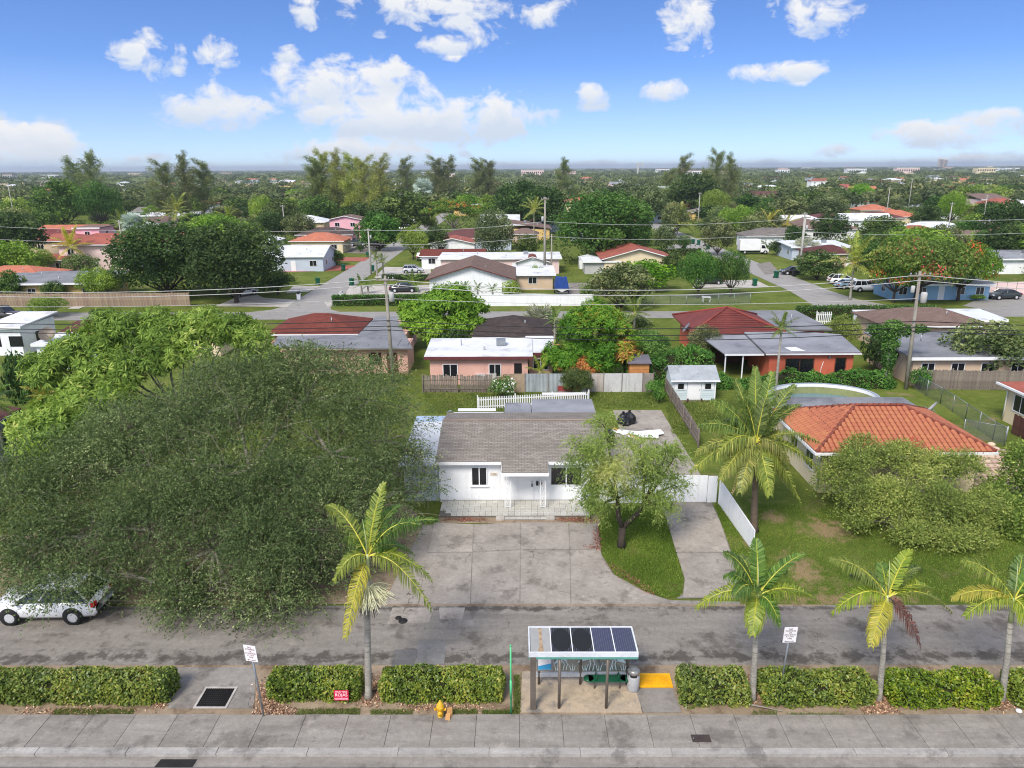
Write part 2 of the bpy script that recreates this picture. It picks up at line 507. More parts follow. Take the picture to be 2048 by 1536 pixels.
def twig_ribbons(rng, P, D, length, droop, wd):
    """bare grey twigs as thin strips"""
    n = len(P); Q = []
    L = length*(.5+rng.random((n, 1))); Sd = nrm(np.cross(D, rdir(rng, n)))*wd*.5
    pts = [P+D*L*s-UP*droop*(L*s)**2 for s in (-.35, .1, .5, .9)]
    for a, b, k in ((0, 1, 1.0), (1, 2, .8), (2, 3, .5)):
        Q.append(np.stack([pts[a]-Sd*k, pts[a]+Sd*k, pts[b]+Sd*k*.8, pts[b]-Sd*k*.8], 1))
    return np.concatenate(Q)


def lobe_pts(rng, lobes, n, shell=.7, up_bias=.2):
    L = np.asarray(lobes, float); wg = L[:, 3]*L[:, 4]; k = rng.choice(len(L), n, p=wg/wg.sum())
    d = rdir(rng, n); d[:, 2] = d[:, 2]*(1-up_bias)+up_bias*np.abs(d[:, 2]); d = nrm(d)
    r = shell+(1-shell)*rng.random(n)**.8+.05*rng.normal(size=n)
    r *= 1+.15*np.sin(d[:, 0]*8+k*1.7)*np.sin(d[:, 1]*7+k)
    return L[k, :3]+d*r[:, None]*L[k, 3:6], d, k


def sublobes(rng, lobes, n, f, reach=.82):
    """break each big clump into smaller tufts over its outer side"""
    out = []
    for c in lobes:
        d = rdir(rng, n); d[:, 2] = np.abs(d[:, 2])*1.0-.25; d = nrm(d)
        for i in range(n):
            r = f*(.65+.7*rng.random())
            out.append((c[0]+d[i, 0]*c[3]*reach, c[1]+d[i, 1]*c[4]*reach, c[2]+d[i, 2]*c[5]*reach, c[3]*r, c[4]*r, c[5]*r*1.1))
    return out


# ---- palms
def frond_data(P0, P1, rise, leaf_len, n, wd, hang, rng, rach=.022, dead=False, vlift=.35):
    P0 = np.array(P0, float); P1 = np.array(P1, float); K = P0*.55+P1*.45+UP*rise
    t = np.linspace(0.0, 1.0, 13); bez = lambda t: (1-t)[:, None]**2*P0+2*(t*(1-t))[:, None]*K+(t**2)[:, None]*P1
    dbez = lambda t: 2*(1-t)[:, None]*(K-P0)+2*t[:, None]*(P1-K)
    C = bez(t); T = nrm(dbez(t)+1e-6)
    Sd = nrm(np.cross(T, UP)+1e-6); Nn = np.cross(Sd, T)
    Q = []; M = []; TT = []
    rr = rach*(1.1-.9*t)
    for a in range(len(t)-1):
        for (o1, o2) in (((1, 0), (0, 1)), ((0, 1), (-1, 0)), ((-1, 0), (1, 0))):
            q = []
            for (i, o) in ((a, o1), (a, o2), (a+1, o2), (a+1, o1)):
                q.append(C[i]+Sd[i]*o[0]*rr[i]+Nn[i]*o[1]*rr[i])
            Q.append(q); M.append(1); TT.append(.5)
    tl = np.linspace(.13, .995, n)+rng.normal(size=n)*.004
    tl = np.clip(tl, .1, 1)
    C = bez(tl); T = nrm(dbez(tl)); Sd = nrm(np.cross(T, UP)+1e-6); Nn = np.cross(Sd, T)
    env = leaf_len*np.clip(np.sin(pi*(.16+.80*tl)), .22, 1)**.7
    for s in (-1, 1):
        fwd = .35+.5*tl
        dirv = nrm(Sd*s+T*fwd[:, None]+Nn*(vlift+.15*rng.normal(size=n))[:, None]+rng.normal(size=(n, 3))*.1)
        l = (env*(.85+.3*rng.random(n)))[:, None]
        p1 = C+dirv*l*.5
        d2 = nrm(dirv*(1-hang)-UP*hang*(.8+.5*rng.random(n))[:, None]); p2 = p1+d2*l*.55
        wv = nrm(np.cross(dirv, Nn)+T*.2)*wd*.5
        gone = rng.random(n) < .07; wv[gone] *= .05; l = l*np.where(gone, .3, 1)[:, None]; p1 = C+dirv*l*.5; p2 = p1+d2*l*.55
        Q += list(np.stack([C-wv*.7, C+wv*.7, p1+wv, p1-wv], 1)); Q += list(np.stack([p1-wv, p1+wv, p2+wv*.12, p2-wv*.12], 1))
        tn = np.clip(.5+.22*rng.normal(size=n), 0, 1)
        M += [0]*(2*n); TT += list(tn)*2
    return np.array(Q), np.array(M), np.array(TT)


def frond_obj(name, parent, data, m0, m1):
    Q, M, T = data
    me = npmesh(name, Q.reshape(-1, 3), np.arange(len(Q)*4).reshape(-1, 4), T, [m0, m1], midx=M)
    return link(name, me, parent)


def frond_set(key, seed, kind):
    """a few frond meshes for repeated palms, pointing along +X"""
    def mk():
        rng = np.random.default_rng(seed); out = []
        for e, tip in (((.9), (.55, 1.25)), ((.7), (.95, .75)), ((.5), (1.1, .05)), ((.3), (.9, -.65))):
            Ln = 1.0
            out.append(frond_data((0, 0, 0), (tip[0]*Ln, rng.normal()*.06, tip[1]*Ln*.8), .32*e, .24, 34, .03, .5, rng, rach=.010))
        ms = []
        for Q, M, T in out:
            ms.append(npmesh('frond', Q.reshape(-1, 3), np.arange(len(Q)*4).reshape(-1, 4), T, [MAT['palm_leaf'], MAT['palm_rachis']], midx=M))
        return ms
    return cached(('fs', key), mk)


def palm(name, label, x, y, h, R, nf=15, leaf='palm_leaf', group=None, lean=(0, 0), r0=.16, shaft=False, seed=0, z=0.0, droop=0.0):
    rng = np.random.default_rng(abs(seed+int(x*7)+int(y)*3)); t = thing(name, label, 'palm tree', (x, y, z), 0, group)
    lx, ly = lean
    MB().tube([(0, 0, -.1), (0, 0, h*.1), (lx*.3, ly*.3, h*.5), (lx, ly, h)], [r0*1.5, r0*1.1, r0*.85, r0*.7], 8).build('trunk', MAT['palm_trunk'], t)
    if shaft:
        MB().tube([(lx, ly, h-.05), (lx, ly, h+.35*R), (lx, ly, h+.5*R)], [r0*.8, r0*.6, r0*.25], 8).build('crownshaft', MAT['crownshaft'], t)
    fs = frond_set(leaf, 5, leaf)
    for i in range(nf):
        g = (i+rng.random()*.5)/nf; k = min(3, int(g*4)); q = i*2.39996+rng.random()*.4
        link('frond', fs[k], t, (lx, ly, h+(.3*R if shaft else 0)), (rng.normal()*.12, droop+rng.normal()*.12, q), (R*(.85+.3*rng.random()),)*3, mat=MAT[leaf])
    return t


def fan_palm(name, label, x, y, h, R, leaf='leaf_silver', group=None, nf=22, seed=3):
    rng = np.random.default_rng(seed); t = thing(name, label, 'palm tree', (x, y, 0), 0, group)
    MB().tube([(0, 0, -.1), (.05, 0, h*.5), (0, 0, h)], [.22, .18, .16], 8).build('trunk', MAT['palm_trunk'], t)

    def mk():
        Q = []; T = []
        for i in range(26):
            a = -2.2+4.4*i/25; d = np.array([math.cos(a), math.sin(a), .1*rng.normal()])
            p = np.array([.45, 0, 0]); wv = np.cross(d, UP); wv = wv/np.linalg.norm(wv)*.045; L = .6*(1-.15*abs(a)/2.2)
            Q.append([p, p+d*L*.6+wv, p+d*L-UP*.05, p+d*L*.6-wv]); T.append(np.clip(.5+.2*rng.normal(), 0, 1))
        Q.append([np.array([0, .015, 0]), np.array([.45, .01, 0]), np.array([.45, -.01, 0]), np.array([0, -.015, 0])]); T.append(.5)
        Q = np.array(Q)
        return npmesh('frond', Q.reshape(-1, 3), np.arange(len(Q)*4).reshape(-1, 4), np.array(T), [MAT['leaf_silver']])
    me = cached(('fan', leaf), mk)
    for i in range(nf):
        e = 1.2-1.9*(i/nf); q = i*2.39996
        link('frond', me, t, (0, 0, h), (rng.normal()*.3, -e, q), (R,)*3, mat=MAT[leaf])
    return t


# ---- clipped hedges and leafy banks
def box_leaves(rng, sx, sy, sz, n, leaf, lump=.06, rnd=.14, topf=None, wr=.5):
    """leaves over and just under the faces of a clipped block standing on z=0"""
    ar = np.array([sx*sy, sx*sz, sx*sz, sy*sz, sy*sz]); f = rng.choice(5, n, p=ar/ar.sum())
    u = rng.random(n)-.5; v = rng.random(n)
    p = np.zeros((n, 3)); nn = np.zeros((n, 3))
    top = f == 0
    p[top] = np.stack([u[top]*sx, (v[top]-.5)*sy, np.full(top.sum(), sz)], 1); nn[top] = (0, 0, 1)
    for k, s in ((1, -1), (2, 1)):
        q = f == k; p[q] = np.stack([u[q]*sx, np.full(q.sum(), s*sy/2), v[q]*sz], 1); nn[q] = (0, s, 0)
    for k, s in ((3, -1), (4, 1)):
        q = f == k; p[q] = np.stack([np.full(q.sum(), s*sx/2), u[q]*sy, v[q]*sz], 1); nn[q] = (s, 0, 0)
    # rounded arrises, lumps
    lim = np.array([sx/2, sy/2]); d = np.clip((np.abs(p[:, :2])-(lim-rnd))/rnd, 0, 1); zt = np.clip((p[:, 2]-(sz-rnd))/rnd, 0, 1)
    pull = np.clip(np.sqrt(d[:, 0]**2+d[:, 1]**2+zt**2)-1, 0, None)
    cen = np.stack([np.sign(p[:, 0])*(lim[0]-rnd), np.sign(p[:, 1])*(lim[1]-rnd), np.full(n, sz-rnd)], 1)
    p = p+(cen-p)*np.minimum(pull, .8)[:, None]*.55
    w1 = np.sin(p[:, 0]*3.1+1.3)*np.sin(p[:, 1]*2.7+p[:, 2]*3)+.6*np.sin(p[:, 0]*7.7+p[:, 2]*5)*np.cos(p[:, 1]*6)
    off = lump*w1-np.abs(rng.normal(size=n))*leaf*.75+leaf*.25
    if topf is not None: p[:, 2] *= topf(p[:, 0])
    p += nn*off[:, None]
    Nn = nrm(nn*.7+UP*.25+rdir(rng, n)*.7); A = nrm(np.cross(Nn, rdir(rng, n))+nn*.35)
    s = leaf*(.6+.7*rng.random(n))
    patch = np.sin(p[:, 0]*1.7)*np.sin(p[:, 0]*.63+2)*.12+.08*np.sin(p[:, 0]*4.1+p[:, 1]*3)
    return leafq(p, A, Nn, s, s*wr), np.clip(.5+.2*rng.normal(size=n)+patch, 0, 1)


def hedge(name, label, x0, x1, y0, y1, h, leaf='leaf_hedge', n=None, ls=.12, seed=1, group=None, lump=.05, topf=None, cat='hedge', core='hedge_core', rz=0.0, rnd=.16):
    rng = np.random.default_rng(seed); sx, sy = x1-x0, y1-y0
    t = thing(name, label, cat, ((x0+x1)/2, (y0+y1)/2, 0), rz, group)
    Q, ti = box_leaves(rng, sx, sy, h, n or int(2300*sx), ls, lump, rnd, topf)
    link('foliage', quads_mesh('foliage', Q, ti, MAT[leaf]), t)
    mb = MB(); k = max(2, int(sx/.8))
    for i in range(k):
        xa = -sx/2+.14+(sx-.28)*i/k; xb = -sx/2+.14+(sx-.28)*(i+1)/k; hh = (h-.13)*(topf(np.array([(xa+xb)/2]))[0]*.93 if topf else 1)
        mb.b2(xa, -sy/2+.14, .02, xb+.0, sy/2-.14, hh)
    mb.build('stems', MAT[core], t)
    return t


def shrub(name, label, lobes, n, leaf_m, ls, x, y, seed=1, r0=.08, group=None, cat='shrub', bark='bark', **kw):
    rng = np.random.default_rng(seed); t = thing(name, label, cat, (x, y, 0), 0, group)
    Q, ti = lobe_leaves(rng, lobes, n, ls, **kw)
    link('crown', quads_mesh('crown', Q, ti, MAT[leaf_m]), t)
    limbs(rng, lobes[::2], 0, r0, .4).build('trunk', MAT[bark], t)
    return t


# ---- leaf and bark colours
g = lambda *s: [(p, S(*c)) for p, c in s]
leafmat('leaf_mid', g((0, (44, 66, 28)), (.5, (72, 100, 42)), (1, (118, 142, 66))))
leafmat('leaf_dark', g((0, (32, 56, 24)), (.5, (54, 86, 36)), (1, (88, 120, 54))))
leafmat('leaf_rich', g((0, (36, 68, 26)), (.5, (62, 104, 38)), (1, (104, 146, 58))))
leafmat('leaf_olive', g((0, (52, 72, 40)), (.45, (82, 103, 58)), (.8, (108, 127, 77)), (1, (148, 160, 106))), trans=.26, hv=0)
leafmat('leaf_oliveg', g((0, (58, 76, 40)), (.5, (92, 110, 60)), (1, (138, 148, 90))), trans=.25)
leafmat('leaf_lime', g((0, (66, 94, 24)), (.5, (104, 138, 38)), (1, (152, 176, 66))), trans=.35)
leafmat('leaf_bright', g((0, (62, 100, 14)), (.5, (98, 144, 26)), (1, (146, 182, 48))), trans=.35)
leafmat('leaf_mango', g((0, (68, 104, 22)), (.45, (108, 148, 34)), (.8, (146, 178, 54)), (1, (200, 204, 104))), trans=.36, hv=0.006)
leafmat('leaf_mango_or', g((0, (54, 92, 22)), (.5, (88, 132, 34)), (.76, (130, 150, 46)), (.9, (166, 134, 58)), (1, (176, 116, 62))), trans=.28, var=.03)
leafmat('leaf_feather', g((0, (88, 120, 40)), (.5, (126, 158, 56)), (.85, (166, 188, 74)), (1, (192, 190, 112))), trans=.4, hv=0.004)
leafmat('leaf_pine', g((0, (72, 88, 50)), (.5, (106, 122, 72)), (1, (146, 154, 98))), trans=.36)
leafmat('leaf_pine_y', g((0, (90, 106, 46)), (.5, (134, 146, 64)), (1, (176, 180, 94))), trans=.4)
leafmat('leaf_hedge', g((0, (42, 66, 12)), (.4, (86, 116, 20)), (.75, (132, 152, 30)), (1, (168, 160, 54))), trans=.3, rough=.4, spec=.4, var=.05, hv=0.006)
leafmat('leaf_vine', g((0, (40, 82, 26)), (.5, (66, 118, 40)), (1, (112, 158, 64))), trans=.3)
leafmat('leaf_poinc', g((0, (44, 78, 22)), (.5, (80, 116, 34)), (.8, (120, 146, 50)), (.9, (150, 120, 50)), (.96, (206, 86, 42)), (1, (226, 82, 40))), trans=.3, var=.05)
leafmat('leaf_silver', g((0, (130, 146, 138)), (.5, (168, 182, 174)), (1, (198, 208, 200))), trans=.2)
leafmat('leaf_grey', g((0, (112, 120, 100)), (.5, (146, 152, 128)), (1, (182, 184, 162))), trans=.25)
leafmat('leaf_flower', g((0, (40, 84, 30)), (.55, (70, 116, 44)), (.93, (100, 140, 60)), (.955, (240, 240, 236)), (1, (250, 250, 246))), trans=.25)
leafmat('palm_leaf', g((0, (58, 86, 32)), (.5, (92, 120, 46)), (1, (138, 156, 68))), trans=.35, rough=.45, spec=.4, hv=0.012)
leafmat('palm_yellow', g((0, (124, 136, 32)), (.5, (164, 164, 42)), (1, (196, 184, 64))), trans=.4, rough=.45, spec=.4, hv=0.008)
leafmat('palm_lime', g((0, (84, 116, 26)), (.5, (122, 146, 38)), (1, (164, 174, 56))), trans=.4, rough=.45, spec=.4, hv=0.01)
leafmat('palm_green', g((0, (52, 88, 26)), (.5, (80, 120, 38)), (1, (120, 152, 60))), trans=.35, rough=.45, spec=.4, hv=0.01)
leafmat('palm_coco', g((0, (80, 102, 34)), (.5, (120, 136, 52)), (.85, (160, 166, 66)), (1, (194, 186, 92))), trans=.3, rough=.45, spec=.4)
leafmat('palm_dead', g((0, (70, 48, 40)), (.5, (104, 74, 60)), (1, (140, 106, 84))), trans=.1, rough=.8)
leafmat('palm_tan', g((0, (150, 128, 84)), (.5, (184, 160, 112)), (1, (206, 188, 140))), trans=.25, rough=.7)
leafmat('grass_blade', g((0, (62, 92, 24)), (.5, (94, 126, 36)), (1, (144, 160, 66))), trans=.35)
leafmat('litter_leaf', g((0, (86, 64, 46)), (.4, (136, 104, 74)), (.8, (178, 146, 106)), (1, (214, 190, 150))), trans=.05, rough=.9)
leafmat('litter_red', g((0, (82, 54, 40)), (.5, (126, 84, 60)), (1, (170, 124, 92))), trans=.05, rough=.9)
surf('palm_rachis', S(206, 196, 74), S(178, 178, 60), .5, 2, 20, 0)
surf('bark', S(86, 76, 66), S(64, 56, 50), .9, 2, 18, .4)
surf('bark_grey', S(150, 144, 132), S(112, 106, 96), .9, 2.5, 18, .4)
surf('palm_trunk', S(172, 168, 158), S(140, 136, 126), .85, 3, 16, .3, stain=S(96, 92, 84), stain_scale=2.5, bands=S(116, 110, 100))
surf('crownshaft', S(168, 184, 120), S(190, 196, 150), .45, 2, 12, .05)
surf('hedge_core', S(40, 52, 20), S(56, 50, 30), .95, 3, 10, .4)
surf('twig_grey', S(140, 132, 112), S(104, 98, 82), .9, 3, 18, 0)
# ------------------------------------------------------------------ setting: ground, roads, pavements
WORN = [(*G(1655, 1060), 1.7, 1.5), (*G(1605, 1140), 1.0, 2.0), (*G(1700, 1198), 4.0, .5), (*G(1545, 1035), .9, .9)]


def ground_mat():
    m, t = newmat('lawn')
    co = coord(t, True)
    a = t.noise(co, .22, 6, .6, .3); b = t.noise(co, 1.6, 5, .65); c = t.noise(co, 14, 4, .7); d = t.noise(co, .05, 3, .5)
    col = t.mix(t.ramp(a, [(.35, 0.0), (.65, 1.0)]), S(82, 100, 36), S(108, 120, 54))
    col = t.mix(t.m('MULTIPLY', t.ramp(b, [(.5, 0.0), (.72, 1.0)]), .55), col, S(136, 142, 66))
    col = t.mix(t.m('MULTIPLY', t.ramp(t.noise(co, .42, 7, .7, .6), [(.565, 0.0), (.67, 1.0)]), .8), col, S(142, 124, 92))
    sp = t.n('ShaderNodeSeparateXYZ', {0: co})
    for wx, wy, rx, ry in WORN:      # trodden bare spots on the right lawn
        u = t.m('MULTIPLY_ADD', sp.outputs[0], 1/rx, -wx/rx); v = t.m('MULTIPLY_ADD', sp.outputs[1], 1/ry, -wy/ry)
        q = t.m('SUBTRACT', 1.0, t.m('SQRT', t.m('MULTIPLY_ADD', u, u, t.m('MULTIPLY', v, v))))
        col = t.mix(t.m('MULTIPLY', t.m('MULTIPLY_ADD', t.m('SUBTRACT', b, .5), 3.2, q), 1.6, clamp=True), col, S(152, 130, 98))
    col = t.mix(1.0, col, t.ramp(c, [(.25, .66), (.75, 1.28)]), 'MULTIPLY')
    col = t.mix(1.0, col, t.ramp(d, [(.3, .86), (.7, 1.12)]), 'MULTIPLY')
    bs = t.n('ShaderNodeBsdfPrincipled', {'Base Color': col, 'Roughness': .95, 'Specular IOR Level': .1})
    bp = t.n('ShaderNodeBump', {'Strength': .7, 'Distance': .08, 'Height': c}); t.t.links.new(bp.outputs[0], bs.inputs['Normal'])
    t.n('ShaderNodeOutputMaterial', {0: bs.outputs[0]})
    return m


def road_mat(name, a, b, dark, crack=True, streaky=(.25, 2.2), damp=.5, cs=.35, edge=None):
    m, t = newmat(name)
    co = coord(t, True)
    mp = t.n('ShaderNodeMapping', {'Vector': co, 'Scale': (streaky[0], streaky[1], 1)}).outputs[0]
    col = t.mix(t.ramp(t.noise(mp, .8, 6, .6, .2), [(.3, 0.0), (.7, 1.0)]), a, b)
    col = t.mix(t.m('MULTIPLY', t.ramp(t.noise(co, .7, 9, .68, .12), [(.53, 0.0), (.63, 1.0)]), damp), col, dark)
    col = t.mix(t.m('MULTIPLY', t.ramp(t.noise(co, 2.3, 9, .72, .1), [(.60, 0.0), (.67, 1.0)]), damp*.75), col, dark)
    col = t.mix(t.m('MULTIPLY', t.ramp(t.noise(co, 1.1, 8, .72, .1), [(.58, 0.0), (.70, 1.0)]), .4), col, tuple(min(1, x*1.55) for x in a))
    fine = t.noise(co, 22, 4, .75)
    col = t.mix(1.0, col, t.ramp(fine, [(.25, .80), (.75, 1.16)]), 'MULTIPLY')
    col = t.mix(1.0, col, t.ramp(t.noise(co, 4.5, 6, .7, .4), [(.3, .84), (.7, 1.12)]), 'MULTIPLY')
    col = t.mix(1.0, col, t.ramp(t.n('ShaderNodeObjectInfo').outputs['Random'], [(0, .93), (1, 1.06)]), 'MULTIPLY')
    for y0, y1 in (edge or ()):      # silt and algae stains along the edges
        yp = t.n('ShaderNodeSeparateXYZ', {0: co}).outputs[1]
        b_ = t.m('MULTIPLY', t.m('SUBTRACT', 1.0, t.m('DIVIDE', t.m('ABSOLUTE', t.m('SUBTRACT', yp, (y0+y1)/2)), (y1-y0)/2), clamp=True), .35)
        f_ = t.m('MULTIPLY', t.m('SUBTRACT', t.m('ADD', t.noise(co, 1.3, 8, .7), b_), .74), 9.0, clamp=True)
        col = t.mix(t.m('MULTIPLY', f_, .8), col, tuple(x*.72 for x in dark))
    if crack:
        vv = t.vadd(co, t.n('ShaderNodeTexNoise', {'Vector': co, 'Scale': 2.2, 'Detail': 5}).outputs[1])
        cr = t.n('ShaderNodeTexVoronoi', {'Vector': vv, 'Scale': cs}, feature='DISTANCE_TO_EDGE').outputs[0]
        gate = t.ramp(t.noise(co, .28, 3, .5), [(.57, 0.0), (.62, 1.0)])
        col = t.mix(t.m('MULTIPLY', t.m('MULTIPLY', t.m('LESS_THAN', cr, .0055), gate), .7), col, tuple(x*.32 for x in dark))
    bs = t.n('ShaderNodeBsdfPrincipled', {'Base Color': col, 'Roughness': .9, 'Specular IOR Level': .25})
    bp = t.n('ShaderNodeBump', {'Strength': .25, 'Distance': .02, 'Height': fine}); t.t.links.new(bp.outputs[0], bs.inputs['Normal'])
    t.n('ShaderNodeOutputMaterial', {0: bs.outputs[0]})
    return m


ground_mat()
road_mat('asphalt', S(145, 139, 131), S(125, 119, 111), S(86, 80, 73), damp=.7, edge=((24.2, 26.6), (28.2, 29.4)))
road_mat('asphalt_far', S(160, 157, 152), S(146, 143, 139), S(118, 114, 110), damp=.35)
road_mat('asphalt_patch', S(134, 132, 129), S(122, 120, 117), S(96, 93, 90), damp=.4, crack=False)
road_mat('asphalt_main', S(120, 118, 116), S(104, 102, 100), S(70, 68, 66))
road_mat('concrete_drive', S(171, 163, 153), S(146, 138, 129), S(106, 99, 91), streaky=(1.1, .8), damp=.65, cs=.22)
road_mat('concrete_old', S(150, 144, 137), S(126, 120, 113), S(98, 92, 86), streaky=(.8, .8), damp=.7)
road_mat('concrete_walk', S(153, 147, 139), S(132, 126, 118), S(96, 90, 84), streaky=(.5, 3.0), damp=.6, crack=False)
road_mat('concrete_pale', S(196, 190, 182), S(176, 170, 162), S(140, 132, 122), streaky=(.8, .8), damp=.4)
road_mat('pad_tan', S(196, 176, 150), S(172, 158, 140), S(128, 124, 118), streaky=(.9, .9), damp=.95, crack=False)
road_mat('kerb_stone', S(178, 174, 168), S(150, 146, 141), S(104, 100, 96), streaky=(.4, 3), damp=.6, crack=False)
road_mat('soil', S(166, 148, 126), S(140, 122, 100), S(104, 84, 64), streaky=(.8, .8), damp=.8, crack=False)
road_mat('dirt_pink', S(176, 150, 128), S(150, 124, 100), S(112, 88, 66), streaky=(.8, .8), damp=.7, crack=False)


def struct(name, mb, mat, parent=None):
    o = mb.build(name, MAT[mat] if isinstance(mat, str) else mat, parent)
    if parent is None: o['kind'] = 'structure'
    return o


def sheet(name, pts, z, mat, parent=None, th=None):
    """flat sheet over plan points, or a slab of thickness th"""
    n = len(pts); a = sum(pts[i][0]*pts[(i+1) % n][1]-pts[(i+1) % n][0]*pts[i][1] for i in range(n))
    if a < 0: pts = pts[::-1]
    mb = MB()
    if th: mb.poly(list(pts), z-th, z)
    else: mb.add([(x, y, z) for x, y in pts], [tuple(range(n))])
    return struct(name, mb, mat, parent)


GP = lambda *pts: [G(*p) for p in pts]
sheet('ground', [(-9000, -300), (9000, -300), (9000, 16000), (-9000, 16000)], 0, 'lawn')
sheet('main_road', [(-70, -30), (70, -30), (70, 19.72), (-70, 19.72)], .004, 'asphalt_main')
# gutter, kerb and pavement: every slab of the pavement its own piece
gut = sheet('gutter', [(-45, 19.72), (45, 19.72), (45, 20.16), (-45, 20.16)], .006, 'concrete_walk')
sheet('storm_inlet', GP((322, 1519), (395, 1519), (385, 1535), (308, 1535)), .012, surf('iron_dark', S(40, 38, 37), S(30, 29, 28), .8, 3, 30, .2), gut)
kb = struct('kerb', MB().b2(-45, 20.18, 0, 45, 20.42, .10), 'kerb_stone')
kx = [-45]+[-44+3.07*i for i in range(29)]+[45]
for a, b in zip(kx[:-1], kx[1:]):
    MB().b2(a+.012, 20.16, 0, b-.012, 20.44, .128).build('kerb_stone', MAT['kerb_stone'], kb)
pv_ = struct('pavement', MB().b2(-45, 20.44, 0, 45, 22.02, .09), 'concrete_old')
rngp = random.Random(4)
xs = [-45.0]
while xs[-1] < 45: xs.append(xs[-1]+1.535+(rngp.random()-.5)*.05)
sh0 = -min(xs, key=abs)
for a, b in zip(xs[:-1], xs[1:]):
    dz = (rngp.random()-.5)*.006
    MB().b2(a+sh0+.009, 20.455, .03, b+sh0-.009, 22.02+(rngp.random()-.5)*.03, .122+dz).build('slab', MAT['concrete_walk'], pv_)
sheet('verge', [(-45, 22.03), (45, 22.03), (45, 24.92), (-45, 24.92)], .012, 'soil')
sheet('frontage_road', [(-70, 24.9), (70, 24.9), (70, 29.05), (-70, 29.05)], .020, 'asphalt')
# patched strips in the frontage road
sheet('road_patch', GP((785, 1216), (868, 1216), (858, 1246), (775, 1249)), .025, 'concrete_drive')
sheet('road_patch', GP((878, 1216), (930, 1216), (925, 1240), (880, 1240)), .025, 'concrete_drive')
sheet('road_patch', GP((790, 1300), (836, 1300), (826, 1345), (780, 1345)), .025, 'asphalt_main')
sheet('road_patch', GP((838, 1282), (893, 1282), (888, 1330), (832, 1330)), .025, 'asphalt_patch')
sheet('kerb_line', [(-7.5, 29.03), (13.6, 28.95), (13.6, 29.07), (-7.5, 29.15)], .03, 'soil')
for px, py, r in ((797, 1237, .14), (806, 1243, .20)):
    x, y = G(px, py); MB().lathe([(r, 0), (r, .03)], 20, x, y, .012).build('manhole_cover', MAT['iron_dark'], bpy.data.objects['frontage_road'])
# gutter-side grate apron
apron = sheet('drain_apron', GP((335, 1418), (345, 1335), (512, 1335), (508, 1418)), .030, 'concrete_old', th=.02)

# driveway of the white house: cast bays with open joints
sheet('bare_yard', GP((-80, 1208), (770, 1208), (846, 1048), (820, 1010), (640, 1000), (300, 1040), (-80, 1080)), .010, 'soil')
sheet('patio_bed', GP((876, 1046), (878, 1030), (1196, 1030), (1200, 1050)), .014, 'soil')
drv = sheet('driveway', GP((768, 1211), (845, 1050), (1195, 1048), (1203, 1110), (1228, 1150), (1290, 1184), (1338, 1201), (1480, 1204), (1480, 1211)), .022, 'concrete_old')
BAYS = [[(868, 1046), (947, 1050), (944, 1105), (856, 1105)], [(949, 1050), (1040, 1046), (1040, 1100), (946, 1104)], [(1042, 1046), (1136, 1046), (1139, 1100), (1042, 1100)],
        [(1138, 1046), (1190, 1050), (1198, 1082), (1199, 1098), (1141, 1100)], [(855, 1107), (944, 1107), (940, 1209), (838, 1209)], [(946, 1106), (1040, 1102), (1039, 1209), (942, 1209)],
        [(1042, 1102), (1139, 1102), (1141, 1209), (1041, 1209)], [(1141, 1102), (1199, 1100), (1206, 1122), (1226, 1150), (1262, 1174), (1300, 1190), (1334, 1203), (1330, 1209), (1143, 1209)],
        [(845, 1055), (866, 1050), (836, 1209), (768, 1209), (800, 1140)]]
for b in BAYS:
    sheet('bay', GP(*b), .040, 'concrete_drive', drv, th=.014)
drv2 = sheet('side_driveway', GP((1318, 1006), (1424, 1006), (1446, 1055), (1464, 1110), (1482, 1196), (1352, 1198), (1366, 1188), (1369, 1160), (1350, 1090), (1332, 1035)), .026, 'concrete_old')
sheet('bay', GP((1320, 1006), (1422, 1006), (1443, 1052), (1460, 1105), (1352, 1105), (1333, 1038)), .042, 'concrete_drive', drv2, th=.014)
sheet('bay', GP((1353, 1107), (1461, 1107), (1480, 1194), (1366, 1196), (1370, 1160)), .042, 'concrete_drive', drv2, th=.014)

# shelter pad
pad = sheet('shelter_pad', GP((1040, 1427), (1045, 1345), (1266, 1345), (1284, 1427)), .05, 'pad_tan', th=.04)
sheet('pad_slab', GP((1286, 1427), (1270, 1379), (1346, 1379), (1363, 1427)), .052, 'concrete_old', pad, th=.04)
tact = sheet('tactile_strip', GP((1270, 1376), (1272, 1349), (1339, 1349), (1346, 1376)), .056, surf('yellow_paint', S(244, 186, 12), S(232, 168, 10), .6, 2, 20, .2), pad, th=.044)
dm = MB().lathe([(.02, 0), (.016, .012)], 6).mesh('dome', MAT['yellow_paint'])
dsm = MB()
xa, ya = G(1274, 1373); xb, yb = G(1336, 1352)
for i in range(26):
    for j in range(15):
        dsm.lathe([(.022, 0), (.014, .012)], 6, xa+.05+(xb-xa-.1)*i/25, ya+.03+(yb-ya-.06)*j/14, .056)
o = dsm.build('domes', MAT['yellow_paint'], tact); o['kind'] = 'stuff'

